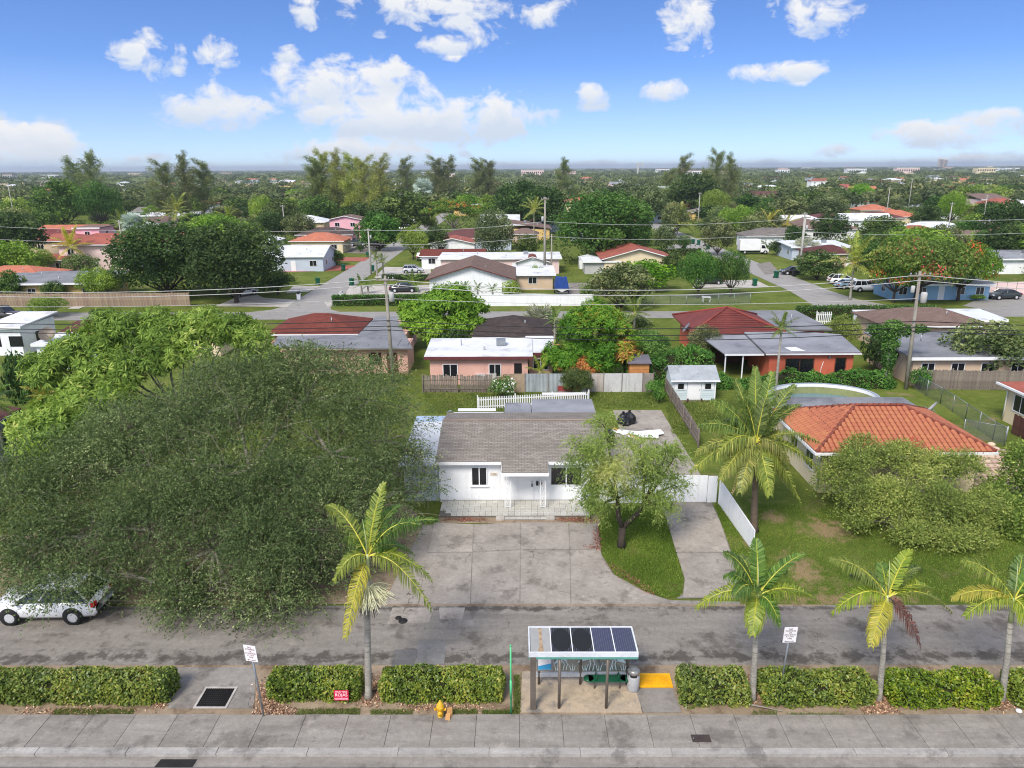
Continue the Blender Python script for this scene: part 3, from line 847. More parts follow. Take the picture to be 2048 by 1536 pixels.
# rear cross street and the two side streets running away from it
cs = sheet('cross_street', [(-140, 95.2), (78, 94.6), (78, 99.6), (50.5, 99.6), (49.6, 101), (42.5, 101), (41.5, 99.3), (-26, 100.2), (-34, 100.2), (-140, 101)], .02, 'asphalt_far')
sheet('side_street', [(-37.5, 99.9), (-24.5, 99.9), (-26.3, 102), (-27.4, 106), (-27.8, 330), (-33.4, 330), (-33.4, 106), (-34.6, 102)], .026, 'asphalt_far')
sheet('side_street', [(38.5, 99.0), (60, 99.2), (53, 102), (50.2, 108), (49.4, 116), (48.8, 340), (43.2, 340), (43.0, 116), (42, 104)], .026, 'asphalt_far')
sheet('parking_yard', GP((1925, 612), (1985, 586), (2140, 590), (2140, 640), (2030, 630)), .03, 'asphalt_far')
DRV = [([(430, 613), (500, 584), (528, 596), (594, 600), (574, 614)], 'concrete_pale'), ([(572, 586), (586, 573), (642, 572), (616, 584)], 'concrete_pale'),
       ([(560, 545), (575, 531), (712, 531), (690, 541)], 'paver_red'), ([(625, 522), (640, 515), (742, 515), (728, 523)], 'paver_red'), ([(690, 590), (700, 572), (880, 570), (880, 588)], 'concrete_pale'),
       ([(748, 556), (770, 534), (862, 536), (862, 556)], 'concrete_pale'), ([(655, 614), (648, 604), (700, 602), (700, 610)], 'concrete_pale'),
       ([(1385, 576), (1392, 562), (1510, 560), (1540, 574)], 'concrete_pale'), ([(1318, 500), (1362, 484), (1428, 488), (1395, 503)], 'asphalt_far'), ([(1120, 590), (1130, 566), (1215, 566), (1215, 590)], 'concrete_old'),
       ([(1512, 528), (1540, 524), (1560, 546), (1530, 550)], 'concrete_old'), ([(800, 498), (800, 482), (850, 480), (850, 496)], 'asphalt_far'), ([(135, 618), (160, 608), (182, 608), (158, 618)], 'concrete_pale'),
       ([(650, 505), (700, 488), (760, 492), (742, 508)], 'asphalt')]
surf('paver_red', S(176, 104, 88), S(150, 84, 72), .85, 2, 9, .3, ws=True)
for i, (p, m) in enumerate(DRV):
    sheet('driveway', GP(*p), .034+.0005*i, m)

# loose grass on the near lawns and weeds on the verge
def blades(name, polys, n, hgt, mat, seed, z0=.01, wd=.022):
    rng = np.random.default_rng(seed); P = []
    for poly, k in polys:
        a = np.array(poly); lo, hi = a.min(0), a.max(0); got = 0
        while got < k:
            q = lo+(hi-lo)*rng.random((k*3, 2)); ins = np.zeros(len(q), bool)
            for i in range(len(a)):
                (x1, y1), (x2, y2) = a[i], a[(i+1) % len(a)]
                c = ((y1 > q[:, 1]) != (y2 > q[:, 1])) & (q[:, 0] < (x2-x1)*(q[:, 1]-y1)/(y2-y1+1e-12)+x1); ins ^= c
            q = q[ins][:k-got]; got += len(q); P.append(q)
    P = np.concatenate(P)
    for wx, wy, rx, ry in WORN: P = P[rng.random(len(P)) < .12+np.hypot((P[:, 0]-wx)/rx, (P[:, 1]-wy)/ry)**1.5*.75]
    m = len(P); P = np.c_[P, np.full(m, z0)]
    A = nrm(UP+rdir(rng, m)*.75); A[:, 2] = np.abs(A[:, 2]); h = hgt*(.5+rng.random(m))
    Nn = nrm(np.cross(A, rdir(rng, m)))
    patch = .18*np.sin(P[:, 0]*1.3)*np.sin(P[:, 1]*1.1+1)
    o = link(name, quads_mesh(name, leafq(P+A*(h*.5)[:, None], A, Nn, h, np.full(m, wd)), np.clip(.5+.2*rng.normal(size=m)+patch, 0, 1), MAT[mat]))
    return o


ISL = GP((1200, 1052), (1204, 1110), (1228, 1148), (1290, 1182), (1336, 1198), (1360, 1195), (1367, 1160), (1332, 1040), (1316, 1012), (1240, 1010))
STRIP = GP((1428, 1012), (1440, 1008), (1498, 1106), (1490, 1194), (1484, 1194), (1466, 1110))
RLAWN = GP((1505, 1010), (1500, 1100), (1498, 1206), (2080, 1206), (2080, 1050), (1650, 1010))
BACK = GP((850, 830), (850, 788), (1310, 786), (1318, 815))
SHLAWN = GP((1345, 870), (1330, 808), (1440, 800), (1560, 800), (1560, 850))
o = blades('lawn_grass', [(ISL, 26000), (RLAWN, 42000), (STRIP, 4000)], 0, .11, 'grass_blade', 3)
tag(o, 'short green lawn grass in front of the houses', 'grass', kind='stuff')
o = blades('garden_grass', [(BACK, 12000), (SHLAWN, 12000)], 0, .16, 'grass_blade', 4, wd=.05)
tag(o, 'taller grass in the back gardens round the sheds', 'grass', kind='stuff')
WEED = [(GP((105, 1433), (110, 1421), (268, 1421), (268, 1432)), 2200), (GP((590, 1432), (600, 1421), (720, 1419), (720, 1432)), 1800), (GP((742, 1432), (742, 1422), (825, 1422), (825, 1432)), 900), (GP((905, 1430), (905, 1421), (955, 1421), (955, 1430)), 600),
        (GP((964, 1433), (964, 1423), (1036, 1423), (1036, 1433)), 1200), (GP((1026, 1428), (1028, 1352), (1040, 1352), (1040, 1428)), 1500), (GP((1500, 1440), (1505, 1424), (1555, 1424), (1555, 1440)), 500), (GP((1570, 1440), (1575, 1429), (1690, 1430), (1690, 1440)), 1300), (GP((1700, 1441), (1700, 1433), (2048, 1436), (2048, 1443)), 800)]
tag(blades('verge_weeds', WEED, 0, .10, 'grass_blade', 5, .014, .016), 'thin weeds growing along the back edge of the pavement', 'weeds', kind='stuff')
LIT = [(GP((300, 1425), (318, 1375), (345, 1372), (340, 1400), (318, 1428)), 500), (GP((505, 1430), (512, 1350), (540, 1400), (600, 1420)), 700), (GP((715, 1420), (718, 1345), (765, 1345), (770, 1420)), 900), (GP((770, 1420), (770, 1412), (1000, 1410), (1000, 1420)), 500), (GP((1488, 1415), (1500, 1345), (1520, 1345), (1540, 1420)), 600),
       (GP((1710, 1435), (1748, 1385), (1775, 1390), (1812, 1432)), 1300), (GP((1975, 1425), (1990, 1390), (2015, 1390), (2025, 1422)), 500), (GP((0, 1432), (0, 1420), (300, 1421), (300, 1432)), 600), (GP((500, 1432), (500, 1418), (600, 1421), (600, 1432)), 500)]


def litter(name, polys, size, mat, seed):
    rng = np.random.default_rng(seed); o = blades(name, polys, 0, .1, mat, seed)
    bpy.data.objects.remove(o)
    P = []
    for poly, k in polys:
        a = np.array(poly); c = a.mean(0); u = rng.random((k, len(a)))**2.0; u /= u.sum(1, keepdims=True); P.append(u@a*.8+c*.2+rng.normal(size=(k, 2))*.12)
    P = np.concatenate(P); m = len(P); P = np.c_[P, .02+.05*rng.random(m)]
    Nn = nrm(UP+rdir(rng, m)*.7); A = nrm(np.cross(Nn, rdir(rng, m))); s = size*(.5+rng.random(m))
    return link(name, quads_mesh(name, leafq(P, A, Nn, s, s*.4), rng.random(m), MAT[mat]))


tag(litter('leaf_litter', LIT, .10, 'litter_leaf', 9), 'dry leaves and wood chips lying on the planted verge', 'leaf litter', kind='stuff')
LIT2 = [(GP((880, 1042), (884, 1036), (985, 1036), (985, 1044)), 500), (GP((1105, 1044), (1105, 1036), (1200, 1036), (1200, 1046)), 700), (GP((1182, 1050), (1196, 1046), (1204, 1110), (1196, 1110)), 500), (GP((1200, 1120), (1212, 1120), (1330, 1200), (1310, 1196)), 700), (GP((1172, 1098), (1172, 1094), (1200, 1092), (1200, 1098)), 150)]
tag(litter('fallen_leaves', LIT2, .09, 'litter_red', 10), 'rust brown leaves drifted along the patio step and island edge', 'leaf litter', kind='stuff')
# ------------------------------------------------------------------ shared object materials
surf('white_wall', S(244, 246, 248), S(234, 237, 241), .8, .5, 6, .08, .03, stain=S(208, 210, 212), stain_scale=.5, stain_amt=.45, streak=S(222, 223, 224))
surf('white_trim', S(242, 243, 245), S(230, 232, 234), .6, .8, 8, .03, .03)
surf('white_roof', S(226, 228, 230), S(206, 208, 212), .8, .35, 5, .1, .05, stain=S(150, 142, 132), stain_scale=.35, stain_amt=.55)
surf('metal_white', S(224, 228, 232), S(204, 208, 214), .5, .6, 8, .05, .05, stain=S(160, 158, 154), stain_scale=.6, stain_amt=.5)
surf('blue_roof', S(176, 194, 214), S(160, 180, 204), .6, .6, 8, .05, .05)
surf('grey_flat', S(152, 154, 160), S(128, 130, 136), .85, .4, 8, .15, .08, stain=S(98, 100, 106), stain_scale=.35, stain_amt=.55)
surf('grey_flat_b', S(140, 142, 146), S(118, 120, 124), .85, .35, 8, .15, .08, stain=S(84, 86, 92), stain_scale=.3, stain_amt=.7)
surf('roof_brown', S(128, 106, 96), S(112, 92, 84), .9, .5, 10, .2, .12)
surf('roof_redbrown', S(124, 66, 56), S(104, 54, 46), .9, .5, 10, .2, .12)
surf('roof_maroon', S(104, 66, 64), S(92, 58, 56), .9, .5, 10, .2, .1)
surf('roof_dark', S(84, 72, 68), S(66, 58, 56), .9, .6, 10, .2, .14, stain=S(116, 92, 78), stain_scale=.5)
surf('roof_orange', S(196, 122, 94), S(176, 104, 80), .85, .8, 8, .25, .12, stain=S(132, 92, 78), stain_scale=.6, stain_amt=.5)
surf('roof_terra', S(168, 96, 80), S(148, 82, 68), .85, .8, 8, .25, .12, stain=S(110, 70, 62), stain_scale=.6, stain_amt=.5)
surf('roof_greytile', S(140, 134, 128), S(118, 112, 108), .9, .6, 8, .2, .12)
surf('gravel_roof', S(150, 138, 128), S(126, 116, 108), .9, .5, 12, .2, .12)
surf('pink_wall', S(226, 180, 166), S(212, 166, 152), .85, .6, 8, .06, .05, stain=S(184, 150, 140), stain_scale=.6, stain_amt=.4)
surf('pink_pale', S(238, 210, 206), S(228, 200, 196), .85, .6, 8, .06, .05)
surf('pink_hot', S(240, 184, 196), S(230, 172, 186), .85, .6, 8, .06, .05)
surf('coral_wall', S(208, 112, 84), S(196, 102, 76), .85, .8, 8, .05, .05, stain=S(186, 84, 62), stain_scale=.5, stain_amt=.4)
surf('cream_wall', S(232, 216, 184), S(220, 204, 172), .85, .6, 8, .06, .05)
surf('yellow_wall', S(228, 196, 130), S(216, 182, 116), .85, .6, 8, .06, .05)
surf('tan_wall', S(214, 190, 164), S(202, 178, 152), .85, .6, 8, .06, .05)
surf('blue_wall', S(150, 188, 216), S(138, 176, 206), .85, .6, 8, .06, .05)
surf('pale_blue_wall', S(196, 206, 222), S(184, 196, 212), .85, .6, 8, .06, .05)
surf('grey_wall', S(190, 190, 188), S(174, 174, 172), .85, .6, 8, .06, .05)
surf('wood_grey', S(150, 140, 130), S(116, 106, 98), .95, 1.2, 10, .3, .18, hue=.14, streak=S(82, 74, 68))
surf('wood_tan', S(168, 148, 128), S(142, 122, 104), .95, 1.2, 10, .3, .15, hue=.10, streak=S(116, 100, 86))
surf('wood_brown', S(96, 62, 52), S(78, 50, 42), .9, 1.2, 10, .3, .15, hue=.08)
surf('wood_orange', S(206, 150, 92), S(188, 130, 76), .85, 1.4, 10, .25, .12, hue=.08)
surf('galv', S(166, 172, 176), S(144, 150, 154), .45, 2, 12, .05, .06, metal=.6)
surf('steel_brown', S(122, 112, 102), S(104, 96, 88), .5, 2, 12, .05, .06, metal=.25)
surf('pole_wood', S(166, 160, 150), S(140, 134, 124), .95, 1.0, 12, .3, .12, streak=S(104, 98, 90))
surf('pole_conc', S(188, 186, 180), S(168, 166, 160), .9, 1.0, 12, .1, .06)
surf('teal_trim', S(96, 160, 146), S(84, 146, 132), .5, 2, 12, .03, .05)
surf('red_trim', S(122, 48, 48), S(104, 40, 42), .7, 2, 12, .03, .05)
surf('bin_green', S(20, 92, 66), S(16, 80, 58), .5, 2, 12, .03, .05)
surf('bench_green', S(22, 92, 62), S(18, 80, 54), .45, 3, 20, .05, .05)
surf('hydrant_yellow', S(232, 186, 52), S(214, 164, 40), .5, 5, 22, .15, .08, stain=S(190, 110, 50), stain_scale=4, stain_amt=.5)
surf('rust', S(150, 92, 66), S(120, 70, 50), .9, 3, 14, .2)
surf('cardboard', S(196, 152, 96), S(176, 132, 80), .9, 3, 14, .1)
paint('black_plastic', S(30, 30, 32), .45)
paint('bag_black', S(26, 26, 29), .25, spec=.6)
paint('rubber', S(28, 28, 29), .85)
paint('rim_alloy', S(206, 208, 212), .35, .15)
paint('car_glass', S(26, 30, 34), .08, spec=.8)
paint('tail_red', S(176, 22, 30), .2)
paint('lamp_clear', S(226, 230, 234), .15)
paint('glass_dark', S(30, 33, 38), .12, spec=.7)
paint('green_pole', S(86, 190, 128), .4)
paint('sign_white', S(240, 236, 238), .4)
paint('sign_red', S(206, 28, 70), .45)
paint('sign_ink', S(70, 60, 62), .6)
paint('sign_maroon', S(112, 34, 46), .6)
paint('solar_blue', S(62, 65, 86), .3, spec=.5)
paint('solar_black', S(36, 38, 40), .6)
paint('panel_grey', S(160, 160, 156), .35)
paint('heron_white', S(206, 224, 226), .6)
paint('poster_blue', S(60, 164, 214), .5)
surf('tarp_blue', S(26, 70, 146), S(20, 56, 124), .6, 2, 6, .2, .08)


def glass_mat():
    m, t = newmat('shelter_glass')
    tr = t.n('ShaderNodeBsdfTransparent', {0: (.80, .86, .84, 1)}).outputs[0]
    gl = t.n('ShaderNodeBsdfGlossy', {0: (1, 1, 1, 1), 1: .05}).outputs[0]
    df = t.n('ShaderNodeBsdfDiffuse', {0: (.35, .38, .36, 1)}).outputs[0]
    a = t.n('ShaderNodeMixShader', {0: .10, 1: tr, 2: gl}).outputs[0]
    t.n('ShaderNodeOutputMaterial', {0: t.n('ShaderNodeMixShader', {0: .15, 1: a, 2: df}).outputs[0]})


glass_mat()


def shingle_mat(name, a, b, c, row=.14, wdt=.32):
    m, t = newmat(name)
    co = coord(t, False)
    br = t.n('ShaderNodeTexBrick', {'Vector': co, 'Color1': c4(a), 'Color2': c4(b), 'Mortar': c4(tuple(x*.55 for x in c)), 'Scale': 1.0, 'Mortar Size': .012, 'Mortar Smooth': .3, 'Bias': 0.0, 'Brick Width': wdt, 'Row Height': row})
    col = t.mix(t.ramp(t.noise(co, .7, 6, .65, .3), [(.45, 0.0), (.7, .6)]), br.outputs[0], c)
    mp = t.n('ShaderNodeMapping', {'Vector': co, 'Scale': (.5, 5, 1)}).outputs[0]
    col = t.mix(t.m('MULTIPLY', t.ramp(t.noise(mp, 1.2, 6, .7), [(.55, 0.0), (.68, 1.0)]), .35), col, tuple(min(1, x*1.7) for x in a))
    f = t.noise(co, 30, 3, .7)
    col = t.mix(1.0, col, t.ramp(f, [(.25, .8), (.75, 1.15)]), 'MULTIPLY')
    bs = t.n('ShaderNodeBsdfPrincipled', {'Base Color': col, 'Roughness': .95, 'Specular IOR Level': .15})
    bp = t.n('ShaderNodeBump', {'Strength': .6, 'Distance': .02, 'Height': br.outputs[1]}); bp.invert = True
    t.t.links.new(bp.outputs[0], bs.inputs['Normal'])
    t.n('ShaderNodeOutputMaterial', {0: bs.outputs[0]})


shingle_mat('shingle_main', S(154, 147, 138), S(133, 126, 118), S(116, 108, 100), .16, .36)
shingle_mat('shingle_brown', S(132, 112, 102), S(118, 98, 90), S(104, 86, 78), .2, .4)
shingle_mat('shingle_red', S(128, 72, 62), S(112, 60, 52), S(96, 50, 44), .2, .4)
shingle_mat('shingle_dark', S(84, 74, 72), S(68, 60, 58), S(58, 50, 48), .25, .4)
shingle_mat('shingle_maroon', S(108, 70, 68), S(96, 60, 58), S(84, 52, 50), .2, .4)
shingle_mat('shingle_grey', S(134, 128, 122), S(116, 110, 106), S(100, 94, 90), .2, .4)


def tile_print_mat():
    m, t = newmat('patio_tile')
    co = coord(t, False)
    sp = t.n('ShaderNodeSeparateXYZ', {0: co})
    r = t.m('SQRT', t.m('ADD', t.m('POWER', sp.outputs[0], 2.0), t.m('POWER', sp.outputs[1], 2.0)))
    ring = t.m('LESS_THAN', t.m('ABSOLUTE', t.m('SUBTRACT', r, .115)), .012)
    dia = t.m('LESS_THAN', t.m('ABSOLUTE', t.m('SUBTRACT', t.m('ADD', t.m('ABSOLUTE', sp.outputs[0]), t.m('ABSOLUTE', sp.outputs[1])), .075)), .014)
    oi = t.n('ShaderNodeObjectInfo').outputs['Random']
    base = t.mix(oi, S(216, 214, 206), S(200, 196, 186))
    col = t.mix(t.m('MULTIPLY', t.m('MAXIMUM', ring, dia), .8), base, S(112, 120, 108))
    col = t.mix(1.0, col, t.ramp(t.noise(coord(t, True), 1.2, 6, .7), [(.3, .8), (.7, 1.06)]), 'MULTIPLY')
    t.n('ShaderNodeOutputMaterial', {0: t.n('ShaderNodeBsdfPrincipled', {'Base Color': col, 'Roughness': .5}).outputs[0]})


tile_print_mat()


class TH:
    """a thing whose parts are given in plan coordinates"""
    def __init__(s, name, label, cat, x, y, group=None):
        s.e = thing(name, label, cat, (x, y, 0), 0, group); s.o = (-x, -y, 0); s.xy = (x, y)

    def p(s, name, mb, mat, label=None):
        o = mb.build(name, MAT[mat] if isinstance(mat, str) else mat, s.e, s.o)
        if label: o['label'] = label
        return o

    def s(s, par, name, mb, mat):
        return mb.build(name, MAT[mat] if isinstance(mat, str) else mat, par)


def wnd(par, x0, x1, z0, z1, y, frame='white_trim', panes=2, off=(0, 0, 0), nm='window', bars=False, th=.05):
    """window on a wall facing -Y at plan depth y: frame ring, panes as sub-parts"""
    m = MB(); f = .055
    m.b2(x0-f, y-th, z0-f, x1+f, y+.02, z0); m.b2(x0-f, y-th, z1, x1+f, y+.02, z1+f)
    m.b2(x0-f, y-th, z0, x0, y+.02, z1); m.b2(x1, y-th, z0, x1+f, y+.02, z1)
    for i in range(1, panes):
        xm = x0+(x1-x0)*i/panes; m.b2(xm-.03, y-th+.004, z0, xm+.03, y+.01, z1)
    o = m.build(nm, MAT[frame], par, off)
    for i in range(panes):
        a = x0+(x1-x0)*i/panes+(.03 if i else 0); b = x0+(x1-x0)*(i+1)/panes-(.03 if i < panes-1 else 0)
        MB().b2(a, y-.028, z0, b, y-.012, z1).build('pane', MAT['glass_dark'], o)
    if bars:
        k = MB(); nb = int((x1-x0)/.13)
        for i in range(nb+1):
            k.box(x0+(x1-x0)*i/nb, y-.16, (z0+z1)/2, .018, .018, z1-z0+.16)
        for zz_ in (z0-.06, (z0+z1)/2, z1+.06): k.box((x0+x1)/2, y-.16, zz_, x1-x0+.1, .02, .025)
        k.build('security_bars', MAT['black_plastic' if bars == 1 else 'white_trim'], o)
    return o


# ------------------------------------------------------------------ the white house
H = TH('white_house', 'white bungalow with brown shingle roof and tiled front patio behind the concrete driveway', 'house', 0.3, 42)
YF = 39.87
H.p('wall', MB().b2(-4.67, YF, 0, 5.25, 47.6, 2.62).add([(-4.66, 39.9, 2.6), (-4.66, 47.6, 2.6), (-4.66, 44.2, 3.5)], [(0, 2, 1)]), 'white_wall')
ks = .1935; zr = lambda y: 3.62-(44.2-y)*ks
rf = MB()
ev = 39.52
rf.slab([(-4.82, ev, zr(ev)), (-.96, ev, zr(ev)), (-.96, 38.36, zr(38.36)), (1.69, 38.36, zr(38.36)), (1.69, ev, zr(ev)), (5.35, ev, zr(ev)), (5.35, 44.2, 3.62), (-4.82, 44.2, 3.62)], .05)
roof = H.p('roof', rf, 'shingle_main')
H.s(roof, 'rear_slope', MB().slab([(-4.82, 44.203, 3.62), (5.35, 44.203, 3.62), (5.35, 47.9, 2.86), (-4.82, 47.9, 2.86)], .05), 'shingle_main')
rc = MB()
for i in range(30):
    xa = -4.82+i*.339; rc.add([(xa, 44.06, 3.62), (xa+.335, 44.06, 3.62), (xa+.335, 44.2, 3.652), (xa, 44.2, 3.652), (xa, 44.34, 3.62), (xa+.335, 44.34, 3.62)], [(0, 1, 2, 3), (3, 2, 5, 4)])
H.s(roof, 'ridge_cap', rc, surf('ridge_brown', S(150, 132, 120), S(132, 116, 106), .9, 1, 10, .2, hue=.1))
fz = zr(ev)
fa = MB().b2(-4.84, ev-.04, fz-.22, -.98, ev-.005, fz-.03)
H.p('fascia', fa, 'white_trim'); H.p('fascia', MB().b2(1.71, ev-.04, fz-.22, 5.37, ev-.005, fz-.03), 'white_trim'); H.p('verge_board', MB().b2(-4.88, ev, fz-.2, -4.83, 44.2, fz-.06), 'white_trim')
H.p('soffit', MB().b2(-4.8, ev, fz-.26, -.98, YF, fz-.225), 'white_trim'); H.p('soffit', MB().b2(1.71, ev, fz-.26, 5.3, YF, fz-.225), 'white_trim')
pz_ = zr(38.36)
H.p('porch_beam', MB().b2(-.99, 38.30, pz_-.20, 1.72, 38.352, pz_-.02).b2(-.99, 38.36, pz_-.19, -.93, YF, pz_-.03).b2(1.66, 38.36, pz_-.19, 1.72, YF, pz_-.03).b2(-.93, 38.38, pz_-.22, 1.66, YF, pz_-.19), 'white_trim')
for x in (-.62, 1.40):
    m = MB()
    for s in (-.155, .155): m.b2(x+s-.02, 38.74, .13, x+s+.02, 38.78, pz_-.2)
    m.b2(x-.155, 38.74, .2, x+.155, 38.78, .23).b2(x-.155, 38.74, 2.1, x+.155, 38.78, 2.13)
    for j in range(6):
        zc = .4+j*.31; k = []
        for q in range(13):
            a = q/12*2*pi; k.append((x+.11*math.sin(a)*(1 if j % 2 else -1), 38.76, zc+.14*math.sin(2*a)))
        m.tube(k, .012, 4)
    H.p('porch_post', m, 'white_trim')
w1 = wnd(H.e, -2.72, -1.89, 1.09, 2.17, YF, off=H.o)
MB().b2(-2.86, YF-.10, .98, -1.75, YF-.002, 1.03).build('sill', MAT['white_trim'], w1)
wnd(H.e, 1.92, 3.68, 1.09, 2.17, YF, off=H.o)
dr = H.p('door', MB().b2(-.06, YF-.05, .13, .88, YF-.004, 2.14), 'white_trim')
m = MB()
for i in range(2):
    for j in range(3): m.b2(.06+i*.42, YF-.058, .28+j*.62, .36+i*.42, YF-.05, .78+j*.62)
H.s(dr, 'panel', m, 'white_trim'); H.s(dr, 'lock', MB().b2(.76, YF-.085, .98, .83, YF-.052, 1.18).lathe([(.03, 0), (.03, .05)], 10, .795, YF-.10, 1.3, axis='y'), 'black_plastic')
H.p('letter_box', MB().b2(1.03, YF-.14, 1.08, 1.16, YF-.004, 1.30), 'black_plastic')
H.p('meter_box', MB().b2(1.24, YF-.11, 1.08, 1.40, YF-.004, 1.28), 'black_plastic')
npl = H.p('number_plate', MB().b2(-1.66, YF-.03, 1.66, -1.24, YF-.004, 1.86), surf('plate_cream', S(222, 214, 200), None, .5, 4, 20, 0))
text('1756', .15, paint('number_ink', S(150, 130, 104)), npl, (-1.45, YF-.034, 1.76), (pi/2, 0, 0), 'number')
# patio: every tile
pat = H.p('patio', MB().b2(-4.52, 37.78, .0, 4.02, YF-.002, .105), surf('grout', S(120, 116, 108), S(100, 96, 90), .9, 2, 12, .1))
tm = boxmesh(.304, .304, .02, MAT['patio_tile'])
for i in range(26):
    for j in range(6):
        if (i, j) in ((0, 0), (0, 1), (1, 0)): continue
        link('tile', tm, pat, (-4.35+i*.329, 37.96+j*.329, .113))
H.s(pat, 'step', MB().b2(-.78, 37.42, 0, 1.58, 37.77, .06), 'concrete_old')
for i in range(7): link('tile', tm, pat, (-.60+i*.335, 37.6, .068))
for x in (-1.0, 1.82): H.s(pat, 'step_block', MB().b2(x-.28, 37.40, 0, x+.2, 37.775, .10), 'concrete_pale')
# lean-to with ribbed metal roof on the left
lt = H.p('lean_to_wall', MB().b2(-6.75, 40.0, 0, -4.69, 46.4, 2.22), 'pale_blue_wall')
m = MB(); nn_ = 26
vs = []
for i in range(nn_*2+1):
    y = 39.72+(46.75-39.72)*i/(nn_*2); z = 2.30+.28*(i/(nn_*2))+(.035 if i % 2 else -.02)
    vs += [(-7.0, y, z), (-4.85, y, z+.08)]
m.add(vs, [(2*i, 2*i+1, 2*i+3, 2*i+2) for i in range(nn_*2)])
H.p('lean_to_roof', m, 'metal_white')
H.p('rear_roof', MB().b2(-7.1, 47.0, 2.28, -4.2, 48.7, 2.36), 'blue_roof')
m = MB(); m.b2(-4.6, 48.0, 2.24, -1.05, 49.7, 2.30)
for i in range(12): m.b2(-4.55+i*.29, 48.05, 2.30, -4.40+i*.29, 49.5, 2.345)
H.p('rear_awning', m, 'metal_white')
H.p('rear_awning', MB().b2(-4.3, 49.75, 2.35, -1.6, 50.05, 2.46), 'white_trim')
H.p('rear_flat_roof', MB().b2(-.97, 47.95, 2.42, .90, 51.2, 2.50), 'grey_flat')
H.p('rear_flat_roof', MB().b2(.98, 47.92, 2.54, 5.4, 51.6, 2.64), 'grey_flat')
H.p('rear_wall', MB().b2(-4.4, 47.62, 0, 5.2, 49.2, 2.2).b2(-.8, 49.2, 0, 5.2, 51.3, 2.3), 'white_wall')
H.p('roof_vent', MB().tube([(-4.9, 48.3, 2.36), (-4.9, 48.3, 2.75), (-4.75, 48.2, 2.9), (-4.55, 48.2, 2.85)], .05, 6), 'galv')
H.p('downpipe', MB().tube([(-4.9, 39.75, 2.5), (-4.82, 39.8, 2.2), (-4.78, 39.82, .1)], .04, 6), 'white_trim')

# gate wall and side wall
gw = TH('gate_wall', 'plain white rendered wall and gate joining the white bungalow to its side boundary', 'wall', 8.2, 39.7)
gw.p('wall', MB().b2(5.28, 39.62, 0, 8.9, 39.72, 1.74), 'white_wall')
gw.p('gate', MB().b2(8.92, 39.64, .04, 11.05, 39.70, 1.72), 'white_wall')
gw.p('gate', MB().b2(11.08, 39.60, .04, 11.62, 39.66, 1.70), 'white_wall')
sw = TH('side_wall', 'low white boundary fence running from the gate wall toward the road', 'fence', 11.9, 36.9)
m = MB()
for i in range(7):
    a, b = (11.7+.045*i, 39.5-.8*i), (11.745+.045*i, 38.7-.8*i)
    h0, h1 = 1.55-.05*i, 1.5-.05*i
    k = MB(); k.add([(a[0], a[1], .02), (b[0], b[1]+.01, .02), (b[0], b[1]+.01, h1), (a[0], a[1], h0), (a[0]+.05, a[1], .02), (b[0]+.05, b[1]+.01, .02), (b[0]+.05, b[1]+.01, h1), (a[0]+.05, a[1], h0)],
                    [(3, 2, 1, 0), (4, 5, 6, 7), (0, 1, 5, 4), (2, 3, 7, 6), (1, 2, 6, 5), (3, 0, 4, 7)])
    sw.p('panel', k, 'white_wall')

# ------------------------------------------------------------------ verge: hedges
HX = [(-22.0, -13.0, 'long clipped hedge at the left end of the verge beside the storm drain', 22.62, 23.72), (-9.35, -5.95, 'clipped hedge with the red placard in front of it', 22.78, 23.78), (-5.15, -.62, 'clipped hedge behind the yellow fire hydrant', 22.70, 23.82),
      (5.95, 8.45, 'short clipped hedge between the yellow strip and a palm', 22.52, 23.78), (8.95, 13.0, 'clipped hedge with the white parking sign rising from it', 22.50, 23.68), (13.55, 17.5, 'clipped hedge between the two palms right of the parking sign', 22.42, 23.62), (18.1, 24, 'clipped hedge cut off by the right edge of the picture', 22.42, 23.6)]
for i, (a, b, lab, y0, y1) in enumerate(HX):
    hedge('clipped_hedge', lab, a, b, y0, y1, .88, seed=20+i, group='clipped hedges along the verge', ls=.135, n=int(1700*(b-a)), lump=.05, topf=lambda x, i=i: 1+.03*np.sin(x*1.9+i)+.02*np.sin(x*4.7+2*i))

# ------------------------------------------------------------------ bus shelter
B = TH('bus_shelter', 'bus shelter with solar panel roof and heron glass standing on its concrete pad', 'bus shelter', 2.3, 23.1)
x0, x1, y0, y1, zr0, zr1 = .36, 4.22, 22.38, 23.9, 2.42, 2.42
rfo = B.p('roof', MB().b2(x0, y0, 2.30, x1, y1, 2.395), 'teal_trim')
fr = MB().b2(x0-.02, y0-.03, 2.285, x1+.02, y0+.035, 2.47).b2(x0-.02, y1-.03, 2.36, x1+.02, y1+.02, 2.47).b2(x0-.02, y0+.035, 2.36, x0+.03, y1-.03, 2.47).b2(x1-.03, y0+.035, 2.36, x1+.02, y1-.03, 2.47)
B.s(rfo, 'frame', fr, 'metal_white')
B.s(rfo, 'underside_trim', MB().b2(x0-.015, y0-.034, 2.20, x1+.015, y0+.02, 2.284), 'teal_trim')
n5 = 5; pw = (x1-x0-.06)/n5
for i in range(n5):
    a = x0+.03+pw*i
    pn = B.s(rfo, 'roof_panel' if i == 0 else 'solar_panel', MB().b2(a+.02, y0+.045, 2.40, a+pw-.02, y1-.04, 2.445), ['panel_grey', 'solar_black', 'solar_black', 'solar_blue', 'solar_blue'][i])
    if i < n5-1: B.s(rfo, 'divider', MB().b2(a+pw-.016, y0+.04, 2.40, a+pw+.016, y1-.034, 2.458), 'white_trim')
m = MB()
for i in (1, 2, 3, 4):
    a = x0+.03+pw*i
    for j in range(9): m.b2(a+.06+j*(pw-.12)/8-.004, y0+.06, 2.446, a+.06+j*(pw-.12)/8+.004, y1-.06, 2.449)
